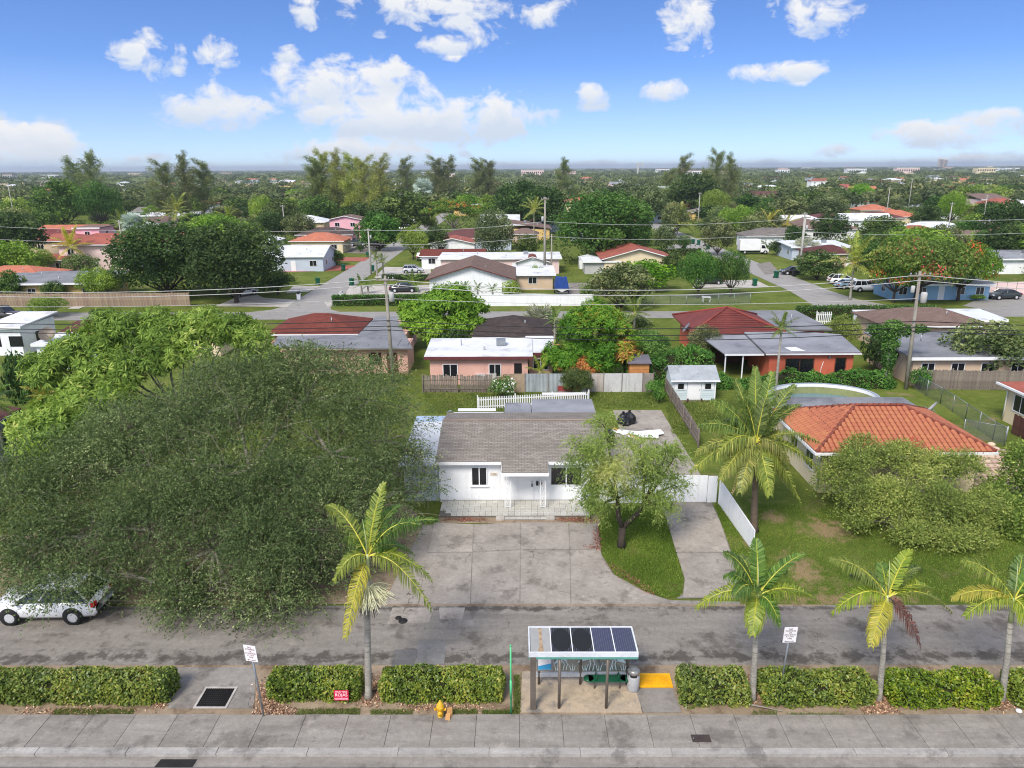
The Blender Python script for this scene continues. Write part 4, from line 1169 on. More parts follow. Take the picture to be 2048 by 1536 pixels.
B.s(rfo, 'cell_lines', m, surf('cell_grey', S(120, 122, 146), None, .5, 3, 20, 0))
m = MB()
for i in (1, 2):
    a = x0+.03+pw*(i+.5); k = 28; ring = [(a+.36*math.cos(q*2*pi/k), (y0+y1)/2+.66*math.sin(q*2*pi/k), 2.4525) for q in range(k)]
    m.add(ring, [tuple(range(k))])
B.s(rfo, 'panel_disc', m, paint('disc_black', S(24, 26, 27), .7))
a = x0+.03
B.s(rfo, 'panel_stain', MB().add([(a+.28, y0+.06, 2.4475), (a+.50, y0+.06, 2.4475), (a+.46, y0+.5, 2.4475), (a+.44, y1-.06, 2.4475), (a+.33, y1-.06, 2.4475), (a+.35, y0+.5, 2.4475)], [(0, 1, 2, 3, 4, 5)]), surf('stain_tan', S(196, 170, 136), S(120, 96, 78), .9, 4, 20, .1))
B.p('post', MB().b2(.40, 22.33, .05, .60, 22.52, 2.285), 'steel_brown')
for x in (1.45, 3.17): B.p('post', MB().tube([(x, 22.44, .05), (x, 22.44, 2.29)], .055, 12), 'steel_brown')
for x in (2.33, 4.1, .75): B.p('post', MB().tube([(x, 23.74, .05), (x, 23.74, 2.29)], .05, 12), 'steel_brown')
B.p('back_beam', MB().b2(.62, 23.70, .40, 4.08, 23.79, .56), surf('beam_grey', S(176, 180, 186), S(160, 164, 170), .5, 2, 12, .03))
gl = B.p('glass_panel', MB().b2(1.30, 23.735, .62, 4.06, 23.75, 2.25), 'shelter_glass')
hm = MB(); yg = 23.728


def stroke(pts, ws):
    P = [Vector((p[0], 0, p[1])) for p in pts]; vs = []
    for i, p in enumerate(P):
        t = (P[min(i+1, len(P)-1)]-P[max(i-1, 0)]).normalized(); n = Vector((-t.z, 0, t.x))*ws[i]/2
        vs += [(p.x+n.x, yg, p.z+n.z), (p.x-n.x, yg, p.z-n.z)]
    hm.add(vs, [(2*i, 2*i+1, 2*i+3, 2*i+2) for i in range(len(P)-1)])


def heron(cx, z0, s, f):
    X = lambda a: cx+f*a*s; Zz = lambda b: z0+b*s
    stroke([(X(-.42), Zz(.32)), (X(-.25), Zz(.46)), (X(-.02), Zz(.58)), (X(.14), Zz(.66)), (X(.2), Zz(.7))], [.02, .18*s, .26*s, .18*s, .1*s])
    stroke([(X(.17), Zz(.68)), (X(.3), Zz(.78)), (X(.3), Zz(.92)), (X(.12), Zz(.98)), (X(.06), Zz(1.1)), (X(.16), Zz(1.18)), (X(.3), Zz(1.16))], [.1*s, .075*s, .06*s, .06*s, .06*s, .09*s, .06*s])
    stroke([(X(.28), Zz(1.16)), (X(.62), Zz(1.22))], [.04*s, .008])
    for a in (-.06, .06): stroke([(X(a), Zz(.5)), (X(a+.05), Zz(.28)), (X(a), Zz(.02))], [.04*s, .03*s, .025*s])


rr_ = random.Random(3)
heron(1.72, .66, .95, 1); heron(2.72, .64, 1.2, 1); heron(3.62, .66, 1.0, -1)
for cx in (2.02, 2.5, 3.02, 3.4, 3.95, 1.45):
    for i in range(1, 4): stroke([(cx+(i-2)*.05, .66), (cx+(i-2)*.1, .66+.14+rr_.random()*.12), (cx+(i-2)*.16, .66+.2+rr_.random()*.2)], [.03, .025, .006])
for (p, q) in (((2.1, 1.95), (2.5, 2.12)), ((3.4, 2.2), (3.85, 1.9)), ((3.5, 1.75), (3.95, 1.55))): stroke([p, ((p[0]+q[0])/2, (p[1]+q[1])/2+.05), q], [.03, .05, .02])
B.s(gl, 'heron_etching', hm, 'heron_white')
cs_ = B.p('timetable_case', MB().b2(.66, 23.66, .68, 1.27, 23.74, 2.2), 'galv')
B.s(cs_, 'poster', MB().b2(.72, 23.64, .76, 1.21, 23.658, 2.15), 'sign_white')
B.s(cs_, 'poster_band', MB().add([(.72, 23.636, .77), (1.21, 23.636, .77), (1.21, 23.636, 1.05), (.72, 23.636, .93)], [(0, 1, 2, 3)]), 'poster_blue')
bn = B.p('bench', MB().b2(2.62, 23.30, .47, 4.0, 23.68, .52), 'bench_green')
for x in (2.62, 4.0): B.s(bn, 'bench_end', MB().lathe([(.19, 0), (.19, .05)], 20, x, 23.49, .47), 'bench_green')
for x in (2.9, 3.32, 3.74): B.s(bn, 'armrest', MB().tube([(x, 23.33, .52), (x, 23.36, .68), (x, 23.62, .70), (x, 23.66, .52)], .018, 6), 'bench_green')
for x in (2.85, 3.8): B.s(bn, 'leg', MB().tube([(x, 23.5, .05), (x, 23.5, .48)], .035, 8), 'steel_brown')

t_ = TH('litter_bin', 'round grey litter bin with domed lid beside the bus shelter', 'litter bin', 4.30, 23.45)
t_.p('body', MB().lathe([(.215, .05), (.23, .08), (.235, .66), (.22, .68)], 24, 4.30, 23.45), surf('bin_grey', S(176, 178, 180), S(160, 162, 164), .5, 2, 14, .03))
t_.p('opening_ring', MB().lathe([(.20, .68), (.20, .80)], 24, 4.30, 23.45), 'black_plastic')
t_.p('lid', MB().lathe([(.235, .80), (.238, .88), (.20, .95), (.10, .985), (.0, .99)], 24, 4.30, 23.45), surf('lid_steel', S(168, 166, 162), S(150, 148, 144), .35, 2, 14, .02, metal=.5))
for q in (.6, 2.2, 3.8, 5.4): t_.p('lid_strut', MB().box(4.30+.21*math.cos(q), 23.45+.21*math.sin(q), .74, .03, .03, .14, q), 'rim_alloy')

# hydrant
hx, hy = -2.83, 21.95
h_ = TH('fire_hydrant', 'yellow fire hydrant at the back of the pavement', 'fire hydrant', hx, hy)
h_.p('barrel', MB().lathe([(.17, 0), (.17, .05), (.11, .07), (.105, .40), (.13, .42), (.13, .46), (.10, .47)], 18, hx, hy), 'hydrant_yellow')
h_.p('bonnet', MB().lathe([(.145, .47), (.145, .52), (.125, .56), (.105, .64), (.06, .71), (.035, .73), (.035, .78), (.0, .785)], 18, hx, hy), 'hydrant_yellow')
h_.p('pumper_nozzle', MB().lathe([(.085, -.20), (.09, -.13), (.07, -.12), (.07, 0)], 14, hx, hy, .34, axis='y'), 'hydrant_yellow')
for s in (-1, 1): h_.p('hose_nozzle', MB().tube([(hx+s*.09, hy, .40), (hx+s*.17, hy, .40), (hx+s*.17, hy, .40), (hx+s*.21, hy, .40)], [.05, .05, .06, .045], 12), 'hydrant_yellow')
c_ = TH('cardboard_scrap', 'crumpled cardboard scraps leaning at the yellow hydrant', 'litter', hx+.3, hy+.02)
c_.p('piece', MB().add([(hx+.24, hy-.12, .13), (hx+.42, hy-.02, .14), (hx+.40, hy+.12, .42), (hx+.22, hy+.06, .40), (hx+.25, hy-.13, .12), (hx+.43, hy-.03, .13), (hx+.41, hy+.11, .41), (hx+.23, hy+.05, .39)], [(0, 1, 2, 3), (7, 6, 5, 4), (0, 4, 5, 1), (2, 6, 7, 3), (1, 5, 6, 2), (3, 7, 4, 0)]), 'cardboard')
c_.p('piece', MB().add([(hx+.18, hy-.2, .125), (hx+.34, hy-.24, .13), (hx+.36, hy-.05, .3), (hx+.2, hy-.06, .26), (hx+.19, hy-.21, .115), (hx+.35, hy-.25, .12), (hx+.37, hy-.06, .29), (hx+.21, hy-.07, .25)], [(0, 1, 2, 3), (7, 6, 5, 4), (0, 4, 5, 1), (2, 6, 7, 3), (1, 5, 6, 2), (3, 7, 4, 0)]), 'cardboard')

# signs
def park_sign(label, bx, by, z0, tilt, wd, ht, hp, yaw, post, ink):
    """upright metal sign on a channel post; lettering and arrow are raised paint"""
    t = thing('parking_sign', label, 'sign', (bx, by, 0))
    top = Vector((tilt[0], tilt[1], hp))
    MB().tube([(0, 0, z0), tuple(top)], .035, 6).build('post', MAT[post], t)
    e = Vector((top.x*(1-.32/hp), top.y*(1-.32/hp)-.05, top.z-.30))
    rot = (pi/2-.0, math.atan2(tilt[0], hp), yaw)
    pl = boxmesh(wd, ht, .012, MAT['sign_white']); o = link('plate', pl, t, e, rot)
    lines = ['NO', 'STOPPING', 'OR', 'STANDING', 'AT ANY', 'TIME']
    for i, s_ in enumerate(lines):
        text(s_, .085 if i else .1, MAT[ink], o, (0, ht*.37-i*ht*.125, .008), (0, 0, 0), sx=min(1, .9*wd/(.055*len(s_)+.01)))
    z = -.42*ht
    MB().add([(-.36*wd, z, .009), (-.26*wd, z+.03, .009), (-.26*wd, z+.01, .009), (.26*wd, z+.01, .009), (.26*wd, z+.03, .009), (.36*wd, z, .009), (.26*wd, z-.03, .009), (.26*wd, z-.01, .009), (-.26*wd, z-.01, .009), (-.26*wd, z-.03, .009)], [(9, 8, 7, 6, 5, 4, 3, 2, 1, 0)]).build('arrow', MAT[ink], o)
    return t


park_sign('white parking sign on a leaning steel post at the pavement edge', -9.2, 21.95, .1, (-.22, .05), .50, .64, 3.05, -.30, 'galv', 'sign_maroon')
park_sign('white parking sign standing upright behind a clipped hedge', 9.75, 23.2, 0, (.12, -.02), .50, .64, 2.95, .10, 'galv', 'sign_ink')
rs = thing('campaign_placard', 'red placard with white lettering in front of a hedge', 'sign', (-6.55, 22.66, 0))
MB().tube([(-.2, .02, 0), (-.2, .02, .5)], .006, 5).tube([(.2, .02, 0), (.2, .02, .5)], .006, 5).build('stake', MAT['galv'], rs)
pl = link('board', boxmesh(.54, .40, .012, MAT['sign_red']), rs, (0, 0, .42), (pi/2-.12, 0, 0))
text('MARI TERE', .085, MAT['sign_white'], pl, (0, .135, .008), (0, 0, 0), sx=1.1)
text('ROJAS', .165, MAT['sign_white'], pl, (0, .01, .008), (0, 0, 0), sx=1.0)
MB().b2(-.25, -.17, .007, .25, -.125, .009).build('text_strip', surf('strip_pink', S(232, 130, 160), S(240, 190, 204), .5, 30, 60, 0), pl)
MB().b2(-.25, -.115, .007, .25, -.108, .009).build('text_rule', MAT['sign_white'], pl)
gp = TH('green_post', 'thin bright green post at the corner of the shelter pad', 'post', -.3, 22.12)
gp.p('shaft', MB().tube([(-.3, 22.12, 0), (-.3, 22.12, 1.5), (-.3, 22.12, 2.9)], .032, 8), 'green_pole'); gp.p('collar', MB().lathe([(.042, .7), (.042, 1.5)], 10, -.3, 22.12), 'green_pole'); gp.p('cap', MB().lathe([(.038, 2.9), (.038, 2.95), (.0, 2.97)], 10, -.3, 22.12), 'green_pole')
# grate
gr = TH('storm_grate', 'black iron storm drain grate in the concrete apron', 'drain grate', -11.36, 23.0)
gr.p('pit', MB().b2(-11.92, 22.48, .0, -10.80, 23.52, .033), paint('pit_black', S(12, 12, 12), .95))
gr.p('rim', MB().b2(-11.98, 22.42, .03, -11.90, 23.58, .06).b2(-10.82, 22.42, .03, -10.74, 23.58, .06).b2(-11.9, 23.5, .03, -10.82, 23.58, .06).b2(-11.9, 22.42, .03, -10.82, 22.5, .06), 'concrete_pale')
m = MB()
for i in range(14): m.tube([(-11.88+i*.078, 22.5, .045), (-11.88+i*.078, 23.5, .045)], .011, 4)
for j in range(9): m.tube([(-11.9, 22.56+j*.11, .05), (-10.82, 22.56+j*.11, .05)], .011, 4)
gr.p('bars', m, 'iron_dark')
x, y = G(1402, 1477, .12)
mc = TH('utility_cover', 'dark rectangular utility cover set in the pavement', 'cover', x, y)
mc.p('plate', MB().b2(x-.32, y-.17, .1, x+.32, y+.17, .135), surf('cover_brown', S(74, 64, 60), S(60, 52, 50), .8, 4, 30, .2)); mc.p('lifting_slot', MB().b2(x-.28, y-.02, .13, x-.24, y+.02, .139), 'galv')
# small litter
for (px, py, sx_, lab) in ((665, 1472, .5, None),):
    pass
xx, yy = G(1532, 1418); ob = MB().add([(-.55, .1, .03), (-.5, .22, .03), (.1, -.02, .05), (.55, -.16, .03), (.5, -.22, .06), (0, -.1, .1), (-.55, .1, .06)], [(0, 1, 2, 3, 4, 5, 6)]).build('fallen_palm_sheath', MAT['concrete_pale'], None, (xx, yy, .02)); tag(ob, 'pale fallen palm sheath lying on the verge', 'palm debris')
xx, yy = G(2037, 1425); ob = MB().lathe([(.02, 0), (.12, .03), (.10, .09), (.03, .12)], 7).build('paper_cup', MAT['white_trim'], None, (xx, yy, .02)); tag(ob, 'crumpled white paper dropped on the verge at right', 'litter')
# ------------------------------------------------------------------ near trees and palms
def LB(px, py, Y, r, rz=None, ox=0, oy=0):
    x, z = ZA(px, py, Y)
    return (x-ox, Y-oy, z, r, r, rz or r*.8)


# the great dark tree over the left of the frontage road
bx, by = -13.2, 34.6
BIG = [(610, 800, 38.5, 3.6), (470, 810, 38.5, 3.6), (380, 850, 38, 3.4), (740, 800, 39, 3.0), (560, 760, 39.5, 2.8), (300, 930, 36, 3.6), (210, 960, 36, 3.2), (110, 990, 34.5, 3.3), (20, 990, 34.5, 3.0), (500, 940, 34.5, 4.0), (400, 980, 33.5, 3.8), (660, 910, 36, 3.4), (770, 880, 38, 2.4), (800, 950, 37, 1.9), (760, 1000, 34.5, 2.3),
       (300, 1060, 31.5, 3.1), (180, 1075, 31.5, 2.8), (80, 1090, 31.3, 2.4), (430, 1100, 30.8, 3.0), (560, 1070, 31.2, 3.1), (670, 1040, 32.5, 2.8), (740, 1080, 31.8, 1.7), (540, 1170, 29.2, 2.1), (420, 1185, 29.0, 2.0), (310, 1165, 29.4, 1.9), (610, 1150, 29.8, 1.8), (200, 1150, 29.8, 1.5), (560, 1225, 28.0, 1.3), (470, 1235, 28.0, 1.0), (360, 1205, 28.4, 1.2), (690, 1140, 30.3, 1.0), (120, 1140, 29.9, 1.1), (250, 840, 38.5, 1.8), (660, 735, 40.5, 1.7), (430, 750, 40.5, 1.5), (830, 915, 38.0, 1.0), (835, 985, 36.4, .9), (130, 1168, 28.3, .9), (70, 1158, 28.6, .8), (185, 1175, 28.2, .7), (30, 1165, 28.6, .7), (60, 1188, 27.2, .65), (108, 1196, 27.1, .75), (150, 1186, 27.2, .7), (95, 1160, 27.8, .6)]
lob = [LB(a, b, c, d, d*.72, bx, by) for a, b, c, d in BIG]
rng = np.random.default_rng(77)
bt = thing('spreading_tree', 'huge dark olive spreading tree filling the left foreground over a white car', 'tree', (bx, by, 0))
sub_ = sublobes(rng, lob, 9, .40)+[(c[0], c[1], c[2], c[3]*.75, c[4]*.75, c[5]*.75) for c in lob]
P, D, k = lobe_pts(rng, sub_, 40000, .5, .35)
Dd = nrm(D*.9+rdir(rng, len(P))*.5+UP*.15)
Q = twig_strings(rng, P, Dd, 8, .105, .42, .118, .46, .03)
lt_ = rng.normal(size=len(sub_))*.15
tw = np.repeat(np.clip(.42+lt_[k]+.15*rng.normal(size=len(P)), 0, 1), 8)+.09*rng.normal(size=len(Q))
link('crown', quads_mesh('crown', Q, np.clip(tw, 0, 1), MAT['leaf_olive']), bt)
P2, D2, _ = lobe_pts(rng, lob, 3000, .72, .35)
Q2 = twig_ribbons(rng, P2, nrm(D2+rdir(rng, len(P2))*.8), .9, .12, .022)
link('bare_twigs', quads_mesh('bare_twigs', Q2, None, MAT['twig_grey']), bt)
mbk = MB()
for a, b, r in (((0, 0), (.3, .2), .45),):
    mbk.tube([(0, 0, -.1), (.1, 0, 1.2), (.2, .1, 2.6)], [.62, .45, .42], 10)
for i, c in enumerate(lob[:37]):
    p = Vector(c[:3]); near = [Vector(q[:3]) for q in lob if math.hypot(q[0], q[1]) < math.hypot(c[0], c[1])-1.2]+[Vector((.2, .1, 2.4))]; o0 = min(near, key=lambda q: (q-p).length); m1 = o0.lerp(p, .5)+Vector((0, 0, .25)); mbk.tube([tuple(o0), tuple(m1), tuple(p), tuple(p+Vector((rng.normal()*.5, rng.normal()*.5, c[5]*.6)))], [.10, .08, .05, .02], 6, cap=False)
    for j in range(5):
        q = p+Vector(tuple(rdir(rng, 1)[0]*np.array([c[3], c[4], c[5]])*.95)); mbk.tube([tuple(p), tuple(p.lerp(q, .5)+Vector((0, 0, .15))), tuple(q)], [.05, .03, .008], 4, cap=False)
link('trunk', mbk.mesh('trunk', MAT['bark_grey']), bt)

# feathery tree in front of the white house
fx, fy = 5.35, 34.35
FE = [(1208, 852, 34.6, .62, .6), (1200, 900, 34.2, .95, .8), (1280, 900, 34.5, 1.0, .85), (1165, 930, 33.8, .9, .9), (1330, 920, 34.8, .9, .8), (1230, 950, 33.6, 1.1, .9), (1290, 960, 34.0, 1.0, .9), (1190, 985, 33.2, .9, .9), (1350, 970, 35, .6, .7), (1262, 990, 33.4, .6, .5), (1310, 1010, 33.8, .75, .8), (1355, 905, 35.6, .5, .5), (1160, 890, 34.6, .6, .6), (1195, 1030, 32.9, .4, .7), (1345, 1015, 34.6, .35, .6)]
lob = [LB(a, b, c, d*.8, e*.76, fx, fy) for a, b, c, d, e in FE]
rng = np.random.default_rng(31)
ft = thing('feathery_tree', 'open yellow green feathery tree with forked trunk on the grass island', 'tree', (fx, fy, 0))
P, D, k = lobe_pts(rng, sublobes(rng, lob, 6, .42, .9), 4200, .3, .1); k = k//6
Q = twig_strings(rng, P, nrm(D+rdir(rng, len(P))*.5+UP*.25), 8, .085, .9, .15, .24, .03)
lt_ = rng.normal(size=len(lob))*.14
tt = np.clip(np.repeat(.5+lt_[k], 8)+.15*rng.normal(size=len(Q)), 0, 1)
link('crown', quads_mesh('crown', Q, tt, MAT['leaf_feather']), ft)
mbk = MB(); T0 = (0, 0, 0)
mbk.tube([(0, 0, -.1), (-.02, 0, .5), (0, -.05, 1.25)], [.27, .19, .17], 9)
for (e, r) in (((-.35, -.2, 3.0), .17), ((1.05, .1, 2.5), .16)):
    mbk.tube([(0, -.05, 1.15), (e[0]*.75, e[1], 1.9), e], [r*.85, r*.75, r*.5], 8)
for i, c in enumerate(lob):
    s0 = Vector((-.35, -.2, 2.9)) if c[0] < .35 else Vector((1.05, .1, 2.4)); p = Vector(c[:3])
    mbk.tube([tuple(s0), tuple(s0.lerp(p, .5)+Vector((rng.normal()*.12, rng.normal()*.12, .12))), tuple(p), tuple(p+Vector((0, 0, .4)))], [.085, .055, .03, .008], 6, cap=False)
    for j in range(4):
        q = p+Vector(tuple(rdir(rng, 1)[0]*np.array([c[3], c[4], c[5]])*.9)); mbk.tube([tuple(p), tuple(q)], [.025, .006], 4, cap=False)
link('trunk', mbk.mesh('trunk', MAT['bark']), ft)
sx_, sy_ = G(1185, 1045)
shrub('leafy_sapling', 'young leafy sapling at the right end of the tiled patio', [(0, 0, 1.6, .5, .5, .5), (.2, 0, 2.2, .4, .4, .5), (-.25, 0, 1.1, .35, .3, .4), (.1, 0, .7, .3, .3, .4)], 900, 'leaf_rich', .15, sx_-.1, sy_+.3, 5, .05)

# big shrubs on the right lawn
sbx, sby = 20.3, 36.2
SH = [(1740, 930, 38.5, 1.7, 1.5), (1690, 980, 37.5, 1.4, 1.3), (1820, 940, 38.5, 1.6, 1.4), (1900, 950, 38.5, 1.5, 1.4), (1760, 1010, 36.5, 1.6, 1.3), (1850, 1010, 36.3, 1.7, 1.4), (1940, 1010, 36.5, 1.4, 1.3), (1800, 1060, 35, 1.3, 1.0), (1880, 1070, 34.8, 1.4, 1.0), (1950, 1070, 35, 1.1, .9), (1670, 950, 38.8, .9, .9), (1915, 1100, 34.2, .9, .6), (1800, 905, 39.5, .8, .7), (1700, 1040, 36, .8, .7)]
lob = [LB(a, b, c, d*.88, e*.8, sbx, sby) for a, b, c, d, e in SH]
rng = np.random.default_rng(11)
st = thing('broad_shrub', 'broad rounded olive green shrub on the right lawn before the orange roof', 'shrub', (sbx, sby, 0))
P, D, k = lobe_pts(rng, sublobes(rng, lob, 9, .42), 13500, .5, .3); k = k//9
Q = twig_strings(rng, P, nrm(D+rdir(rng, len(P))*.6+UP*.4), 5, .10, .25, .125, .46, .04)
lt_ = rng.normal(size=len(lob))*.08
link('crown', quads_mesh('crown', Q, np.clip(np.repeat(.52+lt_[k], 5)+.15*rng.normal(size=len(Q)), 0, 1), leafmat('leaf_shrub', g((0, (66, 94, 34)), (.5, (108, 136, 50)), (.85, (154, 174, 70)), (1, (190, 196, 104))), trans=.3)), st)
P2, D2, _ = lobe_pts(rng, lob, 700, .6, .3)
link('bare_twigs', quads_mesh('bare_twigs', twig_ribbons(rng, P2, nrm(D2+rdir(rng, len(P2))*.8), .7, .1, .02), None, MAT['twig_grey']), st)
limbs(rng, lob, 0, .16, .5).build('trunk', MAT['bark_grey'], st)
s2x, s2y = 28.3, 36.5
lob = [LB(a, b, c, d, e, s2x, s2y) for a, b, c, d, e in [(2030, 1000, 37.5, 1.4, 1.2), (2060, 950, 38.5, 1.4, 1.2), (2010, 1050, 36, 1.1, .9), (2070, 1050, 36, 1.3, 1.0), (2110, 1000, 37.5, 1.5, 1.3), (2020, 1075, 35.5, .8, .6)]]
st2 = thing('edge_shrub', 'olive green shrub cut by the right edge of the lawn', 'shrub', (s2x, s2y, 0))
P, D, k = lobe_pts(rng, sublobes(rng, lob, 9, .42), 5000, .5, .3); k = k//9
Q = twig_strings(rng, P, nrm(D+rdir(rng, len(P))*.6+UP*.4), 5, .10, .25, .16, .5, .04)
link('crown', quads_mesh('crown', Q, np.clip(.4+.2*rng.normal(size=len(Q)), 0, 1), MAT['leaf_shrub']), st2)
limbs(rng, lob, 0, .14, .5).build('trunk', MAT['bark_grey'], st2)


# ---- verge palms: each frond is laid from the crown to the tip seen in the photograph
def verge_palm(label, base, crown, tips, seed, r0=.13, h_extra=.0, flowers=None, lean=None, trunkcol='palm_trunk'):
    bx, by = base; rng = np.random.default_rng(seed)
    cx, cz = ZA(crown[0], crown[1], by+.1); cx -= bx
    t = thing('verge_palm', label, 'palm tree', (bx, by, 0), 0, 'palms along the verge')
    sh = .95
    MB().tube([(0, 0, -.05), (0, 0, .25), (cx*.3, .03, cz*.4), (cx*.8, .08, cz-sh)], [r0*1.6, r0*1.05, r0*.9, r0*.75], 10).build('trunk', MAT[trunkcol], t)
    MB().tube([(cx*.8, .08, cz-sh-.02), (cx*.9, .09, cz-sh*.5), (cx, .1, cz)], [r0*.85, r0*.7, r0*.35], 10).build('crownshaft', MAT['crownshaft'], t)
    if lean: pass
    MB().tube([(cx, .1, cz), (cx-.02, .1, cz+.6), (cx-.10, .12, cz+1.35)], [.035, .02, .006], 5).build('spear_leaf', MAT['crownshaft'], t)
    for (px, py, dy, rise, m) in tips:
        tx, tz = ZA(px, py, by+dy)
        d = frond_data((cx, .1, cz-.1), (tx-bx, dy, tz), rise, .62, 70, .043, .78, rng, rach=.03, vlift=.12)
        frond_obj('frond', t, d, MAT[m], MAT['palm_rachis'] if m != 'palm_dead' else MAT['bark'])
    if flowers:
        rg = np.random.default_rng(seed+1); mb = MB()
        fz = cz-sh-flowers
        for i in range(120):
            d = rdir(rg, 1)[0]; d[2] = -abs(d[2])*.8+.15; p0 = np.array([cx*.8, .08, fz+.5]); p1 = p0+d*np.array([.8, .8, .7])*(.6+.5*rg.random())+np.array([.1, -.15, -.3])
            mb.tube([tuple(p0), tuple((p0+p1)/2+UP*.12), tuple(p1)], [.02, .014, .01], 4, cap=False)
            for j in range(3):
                q = p1+rdir(rg, 1)[0]*.16; mb.tube([tuple((p0+p1)/2+(p1-p0)*.2*j/2), tuple(q)], [.012, .008], 4, cap=False)
        mb.build('flower_cluster', surf('flower_cream', S(222, 220, 186), S(206, 206, 168), .8, 4, 20, 0), t)
        mb = MB()
        for i in range(26):
            d = rdir(rg, 1)[0]; p0 = np.array([cx*.8, .08, fz-.15]); p1 = p0+np.array([d[0]*.4, d[1]*.4-.05, -.35-abs(d[2])*.3]); mb.tube([tuple(p0), tuple((p0+p1)/2+np.array([d[0], d[1], 0])*.1), tuple(p1)], [.016, .012, .006], 4, cap=False)
        mb.build('spent_flowers', MAT['bark'], t)
    return t


verge_palm('tall verge palm with cream flower cluster left of the hydrant', (-5.63, 23.05), (735, 1108), [(655, 1010, 1.0, .9, 'palm_lime'), (768, 966, 1.3, .7, 'palm_lime'), (875, 1040, .9, 1.0, 'palm_green'), (840, 1050, .2, 1.1, 'palm_green'), (863, 1160, .3, 1.0, 'palm_lime'), (862, 1218, -.7, 1.3, 'palm_lime'), (690, 1276, -1.0, .6, 'palm_yellow'), (668, 1160, -.5, .8, 'palm_lime'), (735, 1040, 1.5, .4, 'palm_green'), (800, 1010, 1.6, .8, 'palm_green'), (690, 1080, 1.4, .9, 'palm_green'), (830, 1110, 1.2, .9, 'palm_green')], 41, .13, flowers=.8)
verge_palm('verge palm with broad green fronds beside the short hedge', (8.65, 22.95), (1515, 1188), [(1450, 1105, .5, .7, 'palm_green'), (1512, 1078, 1.0, .6, 'palm_green'), (1608, 1108, .8, .6, 'palm_green'), (1640, 1205, .3, .9, 'palm_lime'), (1392, 1215, .2, .9, 'palm_lime'), (1505, 1270, -.8, .5, 'palm_lime'), (1560, 1250, -.5, .7, 'palm_green'), (1450, 1150, 1.0, .6, 'palm_green'), (1570, 1140, 1.5, .7, 'palm_green'), (1470, 1190, -.9, .9, 'palm_green'), (1480, 1110, 1.6, .5, 'palm_leaf')], 42, .12)
verge_palm('verge palm with one dead brown frond right of the parking sign', (13.3, 22.9), (1775, 1190), [(1662, 1118, .6, .8, 'palm_lime'), (1820, 1100, 1.0, .5, 'palm_lime'), (1905, 1225, .2, 1.0, 'palm_lime'), (1665, 1225, .0, 1.0, 'palm_lime'), (1742, 1292, -.9, .5, 'palm_yellow'), (1840, 1290, -.6, .6, 'palm_dead'), (1760, 1125, 1.4, .4, 'palm_green'), (1870, 1180, .8, .7, 'palm_lime'), (1700, 1150, 1.4, .8, 'palm_leaf'), (1840, 1135, 1.6, .7, 'palm_leaf')], 43, .11)
verge_palm('rightmost verge palm with pale crownshaft at the picture edge', (17.81, 22.9), (2028, 1195), [(1925, 1120, .8, .7, 'palm_lime'), (1905, 1195, .2, .7, 'palm_yellow'), (1930, 1232, -.4, .8, 'palm_lime'), (2090, 1130, .6, .7, 'palm_green'), (2120, 1210, 0, .8, 'palm_lime'), (2045, 1110, 1.2, .5, 'palm_green'), (2060, 1260, -.6, .6, 'palm_lime')], 44, .115)

# coconut palm by the white side fence
cb = (12.75, 36.1); cx, cz = ZA(1512, 885, 36.2)
ct = thing('coconut_palm', 'full crowned coconut palm beside the white side fence', 'palm tree', (cb[0], cb[1], 0))
rng = np.random.default_rng(8)
MB().tube([(0, 0, -.1), (-.02, 0, .4), (-.12, 0, 2.2), (cx-cb[0], .1, cz)], [.32, .2, .17, .16], 10).build('trunk', surf('coco_trunk', S(112, 98, 84), S(88, 76, 66), .9, 3, 16, .4), ct)
TIPS = [(1392, 905, -.2, .9), (1380, 945, -.7, 1.2), (1440, 960, -1.2, 1.0), (1480, 985, -1.6, .8), (1540, 990, -1.6, .8), (1600, 1005, -1.0, 1.2), (1642, 945, -.2, 1.2), (1640, 885, .8, 1.0), (1600, 810, 1.2, .8), (1590, 770, 1.8, .6), (1545, 745, 1.2, .4), (1510, 735, 1.6, .3), (1470, 760, 1.4, .5), (1425, 800, 1.0, .8), (1400, 850, .6, .9), (1580, 930, -.8, 1.2), (1440, 900, -.9, 1.1), (1410, 930, .9, 1.2), (1460, 930, 1.2, 1.1), (1620, 920, 1.4, 1.1), (1570, 960, 1.0, 1.2), (1500, 950, -.3, .9), (1450, 840, 1.6, .8), (1565, 830, 1.8, .8), (1530, 800, .4, .5), (1490, 800, .5, .5)]
for i, (px, py, dy, rise) in enumerate(TIPS):
    tx, tz = ZA(px, py, cb[1]+.1+dy)
    d = frond_data((cx-cb[0], .1, cz), (tx-cb[0], .1+dy, tz), rise, .95, 95, .05, .8, rng, rach=.035, vlift=.15)
    frond_obj('frond', ct, d, MAT['palm_coco' if py > 880 else 'palm_leaf'], MAT['palm_rachis'])
for (px, py, dy) in ((1465, 985, -.3), (1575, 975, .6)):
    tx, tz = ZA(px, py, cb[1]+dy)
    frond_obj('dead_frond', ct, frond_data((cx-cb[0], .1, cz-.2), (tx-cb[0], dy, tz), .3, .5, 30, .035, .8, rng, rach=.03), MAT['palm_tan'], MAT['bark'])
